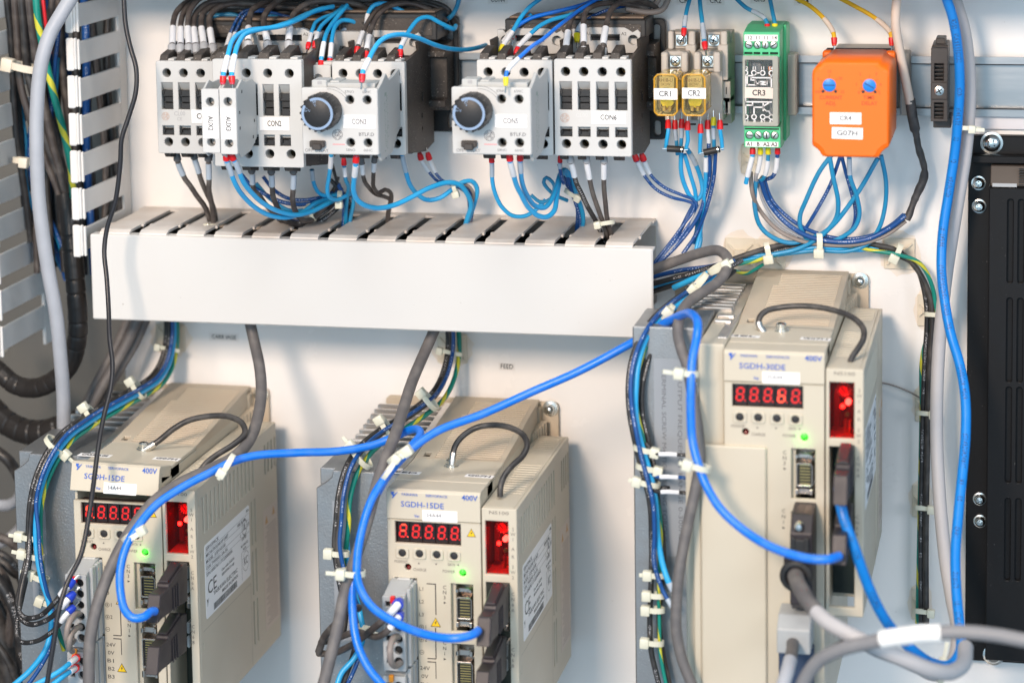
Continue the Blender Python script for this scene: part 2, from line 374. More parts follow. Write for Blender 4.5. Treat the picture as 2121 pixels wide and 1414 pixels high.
INSJ = mat('duct_cable_jacket', (.02, .02, .02), .5, var=.4, vs=60)  # unseen dark cables added so that the duct slots look black
for k in range(9):
    g = G(); zz = 60+(k*5 % 3)*4.5; dd = 12+k*8.4
    g.tube([Vector((-238+i*20, -(dd+2*math.sin(i*.8+k)), zz+2.5*math.sin(i*.6+k*2))) for i in range(17)], 4.2, 8)
    g.build('cable', INSJ, loc=(-70, -dd, zz), label='dark cable added inside the long horizontal duct to darken its slots', cat='cable', group='cables added to darken the long duct')
# duct above the frame: bottom fingers and cover just over the picture, it shades the top of the panel
t = thing('upper_wiring_duct', 'white wiring duct running above the contactors along the top edge', 'cable duct', (0, 0, 260))
g = G(); g.box(-262, 420, 0.3, 3, 234, 300, .2); g.box(-262, 420, 87, 89.5, 231, 300, .3); g.build('duct_cover', COVER, t)
g = G(); g.box(-262, 420, 3, 87, 236, 238, .2); g.build('duct_rim', DUSTY, t)
# ================================================================== vertical duct at the left, cover off
VW = mat('white_duct_pvc', (.76, .75, .73), .36, var=.3, vs=20, vcol=(.58, .54, .50), bump=.05)
t = thing('vertical_wiring_duct', 'tall white slotted wiring duct at the left, cover removed, full of black cables', 'cable duct', (-262, 0, 120))
ys = [(0, 70), (77, 149), (155, 225), (233, 304), (310, 382), (387, 459), (463, 537)]
xs = [(141, 169), (141, 171), (144, 175), (148, 178), (151, 183), (155, 187), (166, 196)]
def vfinger(xw, z0, z1, dn, d1, tw=5.2):
    g = G()
    # the blade, from the base to the front, and the T shaped end that took the cover
    g.box(xw-1.0, xw+1.0, dn, d1-2, z0+2.6, z1-3.2, .3)
    g.box(xw-3.6, xw-1.05, d1-3, d1-1.2, z0, z1, .6); g.box(xw-3.9, xw+1.0, d1-1.3, d1+1.2, z0-.2, z1+.2, .8)
    g.box(xw+1.1, xw+2.6, d1-2.2, d1+.9, z0+.6, z1+.2, .5); g.box(xw+2.5, xw+4.0, d1-3.4, d1-1, z0+.2, z1-.8, .5)
    return g.build('finger', VW, t)
XW = U(155, 250, 92)[0]
p0 = U(155, 35, 92)[2]; pitch = (U(155, 35, 92)[2]-U(185, 500, 92)[2])/6.0
for i in range(-1, 7):
    zc = p0-pitch*i; vfinger(XW, zc-9.9, zc+9.9, 14, 92)
g = G()
zt = p0+pitch*1.5; zb = p0-pitch*6.5
holes = []
g.box(XW-1, XW+1, 1, 14, zb, zt+60, .2)
g.build('duct_base', VW, t)
XL = XW-58
for i in range(-1, 10):
    zc = p0+4-pitch*i
    if zc < -8: break
    vfinger(XL, zc-10.3, zc+10.3, 14, 92)
g = G(); g.box(XL-1, XL+1, 1, 14, -10, zt+60, .2); g.build('duct_base', VW, t)
# ================================================================== DIN rail
t = thing('din_rail', 'horizontal galvanised steel rail carrying the relays and contactors', 'rail', (100, 0, 180))
zt = U(2000, 118, 8)[2]; zb = U(2000, 241, 8)[2]
prof = [(6.5, zt), (8, zt), (8, zt-4.2), (7, zt-5), (2, zt-5), (2, zb+5), (7, zb+5), (8, zb+4.2), (8, zb), (6.5, zb), (6.5, zb+3.5), (.6, zb+3.5), (.6, zt-3.5), (6.5, zt-3.5)]
g = G(); g.prism(prof, 'x', -215, 420); g.build('rail_strip', STEEL, t)
# ================================================================== contactors
def screw_in(g1, x, z, d, r, rot=0, cross=True):
    """pan screw facing the viewer"""
    g1.cyl((x, -d+1.6, z), (0, -1, 0), r, 1.6, bev=.5, seg=16)
    c, s_ = math.cos(rot), math.sin(rot)
    return [(x, z, d, r, rot)]
def slot_marks(g2, lst, cross=True):
    for x, z, d, r, rot in lst:
        for k in range(2 if cross else 1):
            M = Matrix.Translation((x, -d-.03, z)) @ Matrix.Rotation(rot+k*math.pi/2, 4, 'Y')
            g2.box(-r*.75, r*.75, -.05, .06, -.35, .35, 0, M)
def logo(g, x, z, d, r):
    n = 28
    for ra, rb in ((1, .9),):
        vs = [Vector((x+r*q*math.cos(2*math.pi*i/n), -d-.06, z+r*q*math.sin(2*math.pi*i/n))) for q in (ra, rb) for i in range(n)]
        g.add(vs, [(i, (i+1) % n, n+(i+1) % n, n+i) for i in range(n)])
    for k in range(4):
        a = math.pi/4+k*math.pi/2
        g.tube([Vector((x+r*(.72*math.cos(a+q*.8)-.0*q), -d-.05, z+r*(.72*math.sin(a+q*.8)))) for q in (-.75, -.4, 0, .4, .75)], r*.05, 4)
    g.text('GE', r*.85, front(x, z, d+.05) @ Matrix.Shear('XZ', 4, (0, 0)), wid=r*1.05, bold=.02)
SIDEP = [(1304.5, 123), (1325, 97), (1323.5, 80), (1343.6, 66.5), (1345.5, 298), (1334, 318), (1308, 323)]
_q = [UX(a, b, 92.2) for a, b in SIDEP]
SP = [(-p[1], p[2]-191.0) for p in _q]; SP[0] = (95, 0); SP[-1] = (95, -57.5)
def contactor(label, x0, zt, w, h, d, poles, cx=4, name='contactor', screws=True, win=None, tag=None, group='contactors on the rail'):
    """x0,zt = top left corner of the light face, w,h its size, d its depth"""
    t = thing(name, label, 'contactor', (x0+w/2, 0, zt-h/2), group)
    sx = w/45.2; sz = h/56.6
    hx = [u*sx for u in (6.8, 17.5, 28.4, 39.3)] if cx == 4 else [w*u for u in (.14, .38, .62, .86)]
    wx = [(u-3.6*sx, u+3.6*sx) for u in hx] if cx == 4 else [(u-3.3, u+3.3) for u in (w*.44+0, w*.62, w*.80)]
    holes = []
    for u in hx: holes += [circ(x0+u, zt-7.2*sz, 2.75, 18), circ(x0+u, zt-49.6*sz, 2.75, 18)]
    for a, b in wx: holes += [rect(x0+a, x0+b, zt-29.6*sz, zt-13.1*sz), rect(x0+a, x0+b, zt-45.4*sz, zt-39.6*sz)]
    g = G(); g.plate(rrect(x0, x0+w, zt-h, zt, .9, 2), holes, d, 5, .35); g.build('face_plate', WPL, t)
    fh = [circ(x0+u, zt-v*sz, 2.9, 12) for u in hx for v in (7.2, 49.6)]
    g = G(); g.plate(rect(x0+.6, x0+w-.6, zt-h+1, zt-1.2), fh, d-5.45, 9, .1); g.build('face_frame', LGREY, t)
    g = G(); g.box(x0+1, x0+w-1, 20, d-19, zt-h-2, zt-2.5, .4)
    for k in range(poles+1):
        xx = x0+.4+(w-2.6)*k/poles
        if k < poles:      # upper partition caps and lower barbs
            pr = [(d-5.4, zt-1), (d-8, zt+3.2), (d-26, zt+6), (d-30, zt+1), (d-30, zt-4)]
            g.prism(pr, 'x', xx, xx+5.2*sx, .3)
            g.prism([(d-5.4, zt-h+1), (d-8, zt-h-3.4), (d-24, zt-h-6), (d-26, zt-h+1)], 'x', xx+1, xx+5.0*sx, .3)
    g.build('body', DKBR, t)
    # tall side wall at the right
    pr = [(a-95+d, b*(h/57.5) if b < -20 else b) for a, b in SP]; pr[0] = (d-5.3, -.3); pr[-1] = (d-5.3, -h+.3)
    g = G()
    hs = [rect(d-46, d-40, zt-h*.52, zt-h*.42), rect(d-44, d-41, zt-h*.70, zt-h*.65), circ(d-43, zt-h*.82, 1.4, 8), circ(d-43, zt-h*.15, 1.1, 8)]
    g.plate([(a, zt+b) for a, b in pr], hs, x0+w-.3, 1.8, .15, ax='x'); g.build('side_wall', DKBR, t)
    g = G(); g.plate([(a, zt+b) for a, b in pr], [], x0+1.9, 1.6, .15, ax='x'); g.build('side_wall', DKBR, t)
    # white blocks between the partitions that hold the terminal washers
    g = G()
    for k in range(poles):
        xx = x0+.4+(w-2.6)*k/poles; g.box(xx+5.6*sx, xx+9.4*sx, d-15, d-5.5, zt-3, zt+.9, .3)
    g.build('terminal_shelf', WPL, t)
    # coil terminal block at the back, with two round screw wells
    g = G(); cb = d-52
    g.plate([(x0+1.5, zt-2), (x0+1.5, zt+12.5), (x0+5, zt+12.5), (x0+6.5, zt+10.6), (x0+9, zt+12.8), (x0+12, zt+13.4), (x0+33*sx, zt+13.4), (x0+35*sx, zt+12.5), (x0+38*sx, zt+10.6), (x0+41*sx, zt+12.2), (x0+w-2.5, zt+10.5), (x0+w-2.5, zt-2)],
            [circ(x0+6.5, zt+6, 3.0, 16), circ(x0+w-7.0, zt+6, 3.0, 16), rect(x0+12.5, x0+w-15, zt+5.4, zt+9.2)], cb, 5, .3)
    g.box(x0+1.5, x0+w-2.5, cb-14, cb-5.2, zt-2, zt+10.4, .3)
    g.text('A1', 2.0, front(x0+11.5, zt+11.0, cb+.05)); g.build('coil_block', WPL, t)
    g = G(); g.box(x0+12.2, x0+w-14.6, cb-5, cb-3.5, zt+5, zt+9.4, 0); g.text('A2', 1.9, front(x0+w-12.4, zt+9.6, cb+.05)); g.text('A1', 1.9, front(x0+11.2, zt+9.6, cb+.05)); g.build('coil_marking', INK, t)
    # windows: pale ledge, catch and slider
    for a, b in wx:
        g = G(); g.prism([(d-5.5, zt-13.1*sz), (d-.8, zt-13.3*sz), (d-4.6, zt-18*sz), (d-5.5, zt-18*sz)], 'x', x0+a+.15, x0+b-.15); g.build('window_ledge', LGREY, t)
        g = G(); g.box(x0+a+.1, x0+b-.1, d-5.3, d-4.2, zt-41.4*sz, zt-39.8*sz, .1); g.build('window_ledge', LGREY, t)
        g = G(); g.box(x0+a+.3, x0+b-.3, d-5.35, d-5.25, zt-45*sz, zt-18*sz, 0); g.build('window_back', DARK, t)
    for a, b in wx:
        g = G(); g.box(x0+a+.15, x0+b-.1, d-5.2, d-1.2, zt-21.8*sz, zt-18.0*sz, .3); g.box(x0+a+.0, x0+a+1.6, d-5, d-.5, zt-20.4*sz, zt-17.8*sz, .2)
        g.box(x0+a+.9, x0+b-.3, d-5.2, d-2.4, zt-25.4*sz, zt-22.0*sz, .3); g.box(x0+a+1.0, x0+b-.2, d-5.2, d-1.6, zt-29.5*sz, zt-25.8*sz, .3)
        g.build('slider', BLACK, t)
    for a, b in wx:
        g = G(); g.box(x0+a+.2, x0+b-.2, d-5.2, d-2.0, zt-45.3*sz, zt-42.2*sz, .3); g.box(x0+a-.1, x0+a+1.5, d-5, d-.4, zt-43.8*sz, zt-41.9*sz, .2); g.box(x0+b-1.4, x0+b, d-5, d-.4, zt-43.8*sz, zt-41.9*sz, .2); g.build('catch', BLACK, t)
    for u in hx:
        for v in (7.2, 49.6):
            g = G(); c = (x0+u, -d+4.6, zt-v*sz); g.lathe(c, (0, 1, 0), [(0, 2.9), (0, 2.75), (3.4, 2.6)], 16); g.build('screw_well', LGREY, t)
            g = G(); g.lathe((c[0], c[1]+3.4, c[2]), (0, 1, 0), [(0, 2.6), (10, 2.5)], 16); g.build('well_sleeve', BLACK, t)
            g = G(); g.cyl((x0+u, -d+18, zt-v*sz), (0, -1, 0), 2.55, .6, seg=14); g.build('well_bottom', DARK, t)
    if screws:
        for i, u in enumerate(hx):
            for v in (7.2, 49.6):
                g = G(); m = BRASS if (i*7+int(v)) % 3 else SCREW
                g.cyl((x0+u, -d+15.6, zt-v*sz), (0, -1, 0), 2.0, 1.5, bev=.4, seg=14); sc = g.build('terminal_screw', m, t)
                g = G(); slot_marks(g, [(x0+u, zt-v*sz, d-14.0, 2.0, .6+i)], True); g.build('screw_slot', DARK, sc)
    g = G()
    for i, u in enumerate(hx):
        nm = ('1 L1', '3 L2', '5 L3', '13 NO')[i]; g.text(nm, 1.5, front(x0+u, zt-2.9*sz, d), th=.05)
        nm = ('2 T1', '4 T2', '6 T3', '14 NO')[i]; g.text(nm, 1.5, front(x0+u, zt-53.9*sz, d), th=.05)
    g.build('moulded_lettering', mat('moulded_marks', (.55, .55, .55), .5), t)
    return t, hx, wx
def face_label(g, gi, d, px0, py0, px1, py1, s, h=None, rot=0, wid=None, tilt=0):
    a, b, q, tt = RP(d, px0, py0, px1, py1); M = front((a+b)/2, (q+tt)/2, d, rot)
    M2 = Matrix.Translation((0, -.25, 0)) @ M
    w = b-a; hh = tt-q
    if rot in (90, -90): w, hh = hh, w
    g.add([M @ Vector(v) for v in ((-w/2, -hh/2, 0), (w/2, -hh/2, 0), (w/2, hh/2, 0), (-w/2, hh/2, 0), (-w/2, -hh/2, .22), (w/2, -hh/2, .22), (w/2, hh/2, .22), (-w/2, hh/2, .22))],
          [(4, 5, 6, 7), (0, 1, 5, 4), (1, 2, 6, 5), (2, 3, 7, 6), (3, 0, 4, 7), (3, 2, 1, 0)])
    gi.text(s, h or hh*.42, M2, wid=wid, th=.03, bold=.085)
# CON1
c1 = U(322, 127, 90); t1, _, _ = contactor('light grey contactor with logo at the far left of the row, its label half hidden', c1[0], c1[2], 45.5, 56.5, 90, 4)
g = G(); gi = G(); face_label(g, gi, 90, 397, 228, 452, 255, ' CON1', wid=11); g.build('name_label', LABELW, t1); gi.build('label_lettering', INK, t1)
g = G(); logo(g, U(343, 241, 90)[0], U(343, 241, 90)[2], 90, 2.5); g.build('logo', mat('copper_ink', (.50, .33, .26), .5), t1)
g = G(); q = U(372, 236, 90); g.text('CL00', 2.6, front(q[0], q[2], 90), wid=7); q = U(372, 247, 90); g.text('CE', 2, front(q[0], q[2], 90)); g.build('type_lettering', GINK, t1)
# CON2 (larger frame)
c2 = U(439, 123, 118); w2 = U(624, 123, 118)[0]-c2[0]; h2 = c2[2]-U(530, 346, 118)[2]
t2, _, _ = contactor('wider white contactor labelled CON2 with two auxiliary blocks clipped on its front', c2[0], c2[2], w2, h2, 118, 4, cx=3)
g = G(); gi = G(); face_label(g, gi, 118, 538, 243, 599, 270, 'CON2', wid=8.6); g.build('name_label', LABELW, t2); gi.build('label_lettering', INK, t2)
# CON3, CON5, CON6
c3 = U(687, 128, 95); t3, _, _ = contactor('contactor behind the left timer block, labelled CON3, with the dusty black side', c3[0], c3[2], 44.6, 55.6, 95, 4)
c5 = U(987, 124.6, 95); t5, _, _ = contactor('contactor behind the right timer block, labelled CON5', c5[0], c5[2], 45, 56, 95, 4)
c6 = U(1147.3, 123, 95); t6, _, _ = contactor('white contactor labelled CON6, the rightmost of the row', c6[0], c6[2], 45.2, 56.6, 95.4, 4)
g = G(); gi = G(); face_label(g, gi, 95.4, 1225, 231, 1296, 256.5, 'CON6', wid=9.6); g.build('name_label', LABELW, t6); gi.build('label_lettering', INK, t6)
g = G(); q = U(1170, 244.5, 95.4); logo(g, q[0], q[2], 95.4, 2.7); g.build('logo', MATS['copper_ink'], t6)
g = G(); q = U(1205, 239, 95.4); g.text('CL00', 2.3, front(q[0], q[2], 95.4), wid=7); q = U(1203, 250, 95.4); g.text('CE', 1.6, front(q[0], q[2], 95.4)); g.build('type_lettering', mat('faded_ink', (.6, .6, .6), .5), t6)
# auxiliary blocks AUX2, AUX3 on CON2
def aux_block(label, s, px0, px1, py0, py1, d0, d1, side_open=False):
    a, b, q, tt = RP(d1, px0, py0, px1, py1)
    t = thing('auxiliary_block', label, 'contact block', ((a+b)/2, -d0, q), 'auxiliary contact blocks clipped on the contactors')
    h = tt-q; w = b-a; um = (a+b)/2
    g = G(); g.plate(rrect(a+.1, b-.1, q, tt, .5, 2), [circ(um, tt-h*.20, 2.6, 16), circ(um, q+h*.17, 2.6, 16)], d1, 3, .3); g.build('face_plate', WPL, t)
    g = G(); pr = [(d1-3.1, tt-.3), (d1-12, tt+4.0), (d1-18, tt+1.8), (d0+8, tt+2), (d0+.5, tt-1), (d0+.5, q+5), (d0+8, q+1), (d0+14, q-1.6), (d1-8, q-3), (d1-3.1, q+.3)]
    g.prism(pr, 'x', b-1.4, b-.1, .1); g.prism(pr, 'x', a+.1, a+1.4, .1)
    g.box(a+1.3, b-1.3, d0+.5, d1-8, q+1, tt-3, .2); g.build('housing', LGREY, t)
    for zz in (tt-h*.20, q+h*.17):
        g = G(); g.lathe((um, -d1+2.9, zz), (0, 1, 0), [(0, 2.7), (3, 2.5)], 14); w_ = g.build('screw_well', LGREY, t)
        g = G(); g.lathe((um, -d1+5.9, zz), (0, 1, 0), [(0, 2.5), (6, 2.4)], 12); g.build('well_sleeve', BLACK, w_); g = G(); g.cyl((um, -d1+12, zz), (0, -1, 0), 2.4, .5, seg=12); g.build('well_bottom', DARK, w_)
        g = G(); g.cyl((um+.2, -d1+10.6, zz), (0, -1, 0), 1.8, 1, seg=12, bev=.2); g.build('terminal_screw', mat('dull_screw', (.36, .34, .28), .4, .8, var=.5, vs=300), w_)
    g = G(); gi = G(); lx0, lx1 = px0+3, px1-3; face_label(g, gi, d1, lx0, py0+(py1-py0)*.30, lx1, py0+(py1-py0)*.77, s, h=3.0, rot=-90, wid=8.5); g.build('name_label', LABELW, t); gi.build('label_lettering', INK, t)
    g = G()
    for dd, zz in ((d1-11, tt-3), (d1-6, q+h*.62), (d1-6, q+h*.38), (d0+5, q+h*.4), (d0+8, q+6)): g.box(b-.12, b+.02, dd-.7, dd+.7, zz-.9, zz+.9, 0)
    g.build('side_hole', DARK, t)
    return t
aux_block('narrow contact block labelled AUX2, the left one of the pair on CON2', 'AUX2', 417.7, 454.5, 185, 317, 118.5, 157)
aux_block('narrow contact block labelled AUX3, next to the blue wire on CON2', 'AUX3', 455, 490.5, 184, 320, 118.5, 157)
# small auxiliary block on the left flank of CON3
a, b, q, tt = RP(92, 641, 136, 688, 300)
t = thing('side_contact_block', 'small white side block with red ferruled wires, left flank of contactor CON3', 'contact block', ((a+b)/2, -10, q))
g = G(); g.plate(rrect(a, b-.4, q, tt, .8, 2), [circ(a+5.8, tt-8, 2.8, 16)], 92, 5, .3); g.box(a+.3, b-.6, 20, 86.8, q+1, tt-1.5, .3)
g.box(a+1, a+5.2, 74, 86.8, tt-1.6, tt+1, .3); g.box(a+7.6, b-1, 70, 86.8, tt-1.6, tt+1.6, .3)
g.plate(rrect(a+3, b+9, tt-2, tt+16, 1, 2), [circ(a+10, tt+4, 3, 14)], 50, 8, .3); g.build('housing', WPL, t)
g = G(); g.cyl((a+5.8, -83, tt-8), (0, -1, 0), 2.6, 1.4, bev=.4); g.build('terminal_screw', SCREW, t)
# timer blocks
def timer(label, s, px0, py0, px1, py1, knob, d0=95.6, d1=147):
    a, b, q, tt = RP(d1, px0, py0, px1, py1); w = b-a; h = tt-q
    t = thing('timer_block', label, 'timer', ((a+b)/2, -d0, q), 'pneumatic timer blocks on the contactors')
    X_ = lambda p: U(p, (py0+py1)/2, d1)[0]
    Zz = lambda p: U((px0+px1)/2, p, d1)[2]
    hx = [X_(knob[0]+68), X_(knob[0]+104)]; hz = [Zz(py0+24), Zz(py1-25)]
    holes = [circ(x, z, 2.6, 16) for x in hx for z in hz]
    g = G(); g.plate(rrect(a, b, q, tt, 1.0, 3), holes, d1, 4, .5); g.build('face_plate', WPL, t)
    g = G(); pr = [(d1-4.1, tt-.2), (d1-10, tt+1.8), (d1-20, tt+6.5), (d1-27, tt+1.6), (d0+12, tt+3), (d0+1, tt+5.5), (d0, tt), (d0, q+9), (d0+10, q+5), (d0+14, q+.5), (d0+20, q-3), (d1-8, q-4.5), (d1-4.1, q+.2)]
    g.prism(pr, 'x', b-2, b, .2); g.box(a+.5, b-2.2, d0+.3, d1-15, q+.8, tt-1.2, .4); g.box(a+.5, a+18, d1-15, d1-4.2, q+.8, tt-1.2, .2); g.box(a+18, b-2.2, d1-15, d1-4.2, q+h*.3, tt-h*.3, .2); g.box(a+.5, b-.3, d1-15, d1-4.2, tt-2.4, tt-1.2, .1); g.box(a+.5, b-.3, d1-15, d1-4.2, q+.8, q+2, .1)
    g.box(a+7, b-3, d1-22, d1-6, tt-1.4, tt+2.2, .4); g.box(a+5, a+14, d1-18, d1-4.5, tt-1, tt+4, .5); g.box(a+14.4, a+20, d1-26, d1-10, tt-1, tt+3.0, .4)
    g.build('housing', LGREY, t)
    g = G(); g.box(a+8.6, a+11.2, d1-6, d1-4.35, tt+1.6, tt+3.4, 0); g.build('selector_window', GINK, t)
    for x in hx:
        for z in hz:
            g = G(); g.lathe((x, -d1+3.9, z), (0, 1, 0), [(0, 2.7), (3, 2.5)], 14); w_ = g.build('screw_well', LGREY, t)
            g = G(); g.lathe((x, -d1+6.9, z), (0, 1, 0), [(0, 2.5), (6, 2.4)], 12); g.build('well_sleeve', BLACK, w_); g = G(); g.cyl((x, -d1+13, z), (0, -1, 0), 2.4, .5, seg=12); g.build('well_bottom', DARK, w_)
            g = G(); g.cyl((x+.2, -d1+11.4, z-.1), (0, -1, 0), 1.9, 1.3, bev=.3, seg=12); g.build('terminal_screw', MATS['dull_screw'], w_)
    kc = U(knob[0], knob[1], d1+15); kx, kz = kc[0], kc[2]; R = 9.9
    g = G(); prof = [(0, 10.6), (2, 10.8), (9, 10.5), (13, 10.1), (14.6, 9.7), (15, 9.0), (15, .01)]
    g.lathe((kx, -d1+.1, kz), (0, -1, 0), prof, 36)
    for k in range(18):
        an = 2*math.pi*k/18; g.cyl((kx+10.2*math.cos(an), -d1-1, kz+10.2*math.sin(an)), (0, -1, 0), .8, 12.6, seg=6)
    kn = g.build('knob', mat('knob_black', (.016, .016, .018), .42, var=.3, vs=120, bump=.1, bs=900), t)
    g = G(); n = 40; a0, a1 = math.radians(118), math.radians(-212); vs = []
    for ro, dd in ((9.35, 0), (7.9, 0)):
        for i in range(n+1):
            an = a0+(a1-a0)*i/n; vs.append(Vector((kx+ro*math.cos(an), -d1-15.12, kz+ro*math.sin(an))))
    g.add(vs, [(i, i+1, n+2+i, n+1+i) for i in range(n)])
    for an, s1, s2 in ((105, '30', 'SEC'), (160, '0.1', '')):
        an = math.radians(an); g.text(s1, 1.5, front(kx+6.9*math.cos(an), kz+6.9*math.sin(an), d1+15.1, math.degrees(an)-90), th=.03)
        g.text('|||', 1.1, front(kx+5.3*math.cos(an), kz+5.3*math.sin(an), d1+15.1, math.degrees(an)-90), th=.03)
        an2 = an-.12*(1 if s2 else -1); g.text('II', 2.0, front(kx+8.0*math.cos(an2), kz+8.0*math.sin(an2), d1+15.1, math.degrees(an2)-90), th=.03)
    g.build('scale_ring', mat('pale_blue_ink', (.24, .34, .50), .5), kn)
    lx, lz = U(knob[2], knob[3], d1)[0], U(knob[2], knob[3], d1)[2]
    g = G(); logo(g, lx, lz, d1, 3.1)
    for i, x in enumerate(hx): g.text(('57NO', '65NC')[i], 1.5, front(x, hz[0]+4.6, d1), th=.03); g.text(('58NO', '66NC')[i], 1.5, front(x, hz[1]-4.3, d1), th=.03)
    q2 = U(knob[0]+102, knob[1]+43, d1); g.text('BTLF.D', 1.9, front(q2[0], q2[2], d1), wid=9, bold=.03)
    q2 = U(knob[0]-1, knob[1]+76, d1); g.text('OFF  DELAY', 1.9, front(q2[0], q2[2], d1), wid=14)
    for k in range(2):
        g.tube([Vector((kx+(11+k*1.6+j*.6)*math.cos(math.radians(80-j*11)), -d1-.03, kz+1.5+(11+k*1.6+j*.6)*math.sin(math.radians(80-j*11)))) for j in range(6)], .1, 4)
    g.build('face_lettering', mat('dark_grey_ink', (.12, .12, .13), .6), t)
    q2 = U(knob[0]+1, knob[1]+62, d1+1); g = G(); g.box(q2[0]-4.4, q2[0]+4.6, d1, d1+3.2, q2[2]-1.9, q2[2]+1.9, .5); g.box(q2[0]-2.6, q2[0]+2.8, d1+1, d1+4.6, q2[2]-3.2, q2[2]+.6, .5); g.build('slide_switch', mat('brown_black', (.06, .05, .045), .45), t)
    q2 = U(knob[0]+32, knob[1]+63, d1); g = G(); g.box(q2[0], q2[0]+7.4, d1, d1+.08, q2[2]-.25, q2[2]+.25, 0); g.build('red_mark', mat('faded_red_ink', (.75, .25, .27), .5), t)
    g = G(); gi = G(); face_label(g, gi, d1, knob[0]+54, py0+56, knob[0]+120, py0+83, s, wid=8.6); g.build('name_label', LABELW, t); gi.build('label_lettering', MATS['dark_grey_ink'], t)
    # wiring diagram on the right flank
    g = G(); random.seed(5)
    for k in range(26):
        zz = tt-7-k*1.25; l = random.choice((1, 1.6, 2.4, .7)); dd = d1-15-random.random()*8
        g.box(b-.02, b+.05, dd-l/2, dd+l/2, zz-.28, zz+.28, 0)
    g.box(b-.02, b+.05, d1-16.2, d1-16, tt-34, tt-10, 0); g.box(b-.02, b+.05, d1-21, d1-20.8, tt-38, tt-7, 0); g.box(b-.02, b+.05, d1-20, d1-16, tt-6.5, tt-4.5, 0)
    g.build('side_diagram', mat('sage_ink', (.30, .36, .32), .6), t)
    return t
timer('grey timer block with black dial, labelled CON3, on the third contactor', 'CON3', 625.5, 183, 783, 320.5, (657, 236, 699, 279))
timer('grey timer block with black dial, labelled CON5, beside contactor CON6', 'CON5', 936, 181.5, 1099.8, 320.5, (971, 236, 1013.5, 281))
# black adapter plates that the contactors clip on, and the black boxes behind them
def adapter(label, xl, xr, py_t, py_b, box, slots=True):
    zt = U(xr, py_t, 6)[2]; zb = U(xr, py_b, 6)[2]; x1 = U(xr, 150, 6)[0]; x0 = U(xl, 150, 6)[0]
    t = thing('adapter_plate', label, 'mounting plate', ((x0+x1)/2, 0, zb), 'black plates behind the contactors')
    holes = []
    for zc, hh in ((zt-9.5, 6.0), (zb+7, 4.6)): holes.append(rrect(x1-7.6, x1-3.4, zc-hh, zc+hh, 1.9))
    g = G(); g.plate(rrect(x0, x1, zb, zt, 3), holes, 9.5, 5, .5); g.build('base_plate', BLACK, t)
    g = G(); zc = U(xr, 165, 40)[2]
    pr = [(9, zc+21), (30, zc+20), (34, zc+16), (34, zc+13), (28, zc+12), (28, zc-13), (34, zc-14), (34, zc-18), (26, zc-21), (9, zc-22)]
    g.prism(pr, 'x', x0+6, x1-3, .4); g.build('clip_body', DKBR, t)
    if box:
        a, b, q, tt = RP(42, *box); g = G(); g.box(a, b, 10, 42, q, tt, .8); g.build('upper_block', BLACK, t)
        g = G(); g.plate(rrect(a+3, b-3, q+3, tt-3, 1), [rrect(a+(b-a)*.25, a+(b-a)*.3, tt-7, tt-5.6, .4)], 42.6, .8, .2); g.build('block_front', DKBR, t)
        g = G(); g.box(a+2, b-2, 14, 38, tt, tt+1.2, .4); g.build('block_lid', mat('dusty_tan_lid', (.30, .22, .16), .5, var=.6, vs=60, vcol=(.12, .10, .09)), t)
adapter('black mounting plate with oval slots standing out right of contactor CON3', 700, 953, 32, 272, (700, 28, 905, 84))
adapter('black mounting plate with oval slots standing out right of contactor CON6', 1060, 1381, 38, 288, (1046, 40, 1338, 78))
adapter('black mounting plate with long black block behind contactors CON1 and CON2', 400, 668, 32, 272, (432, 44, 668, 80))
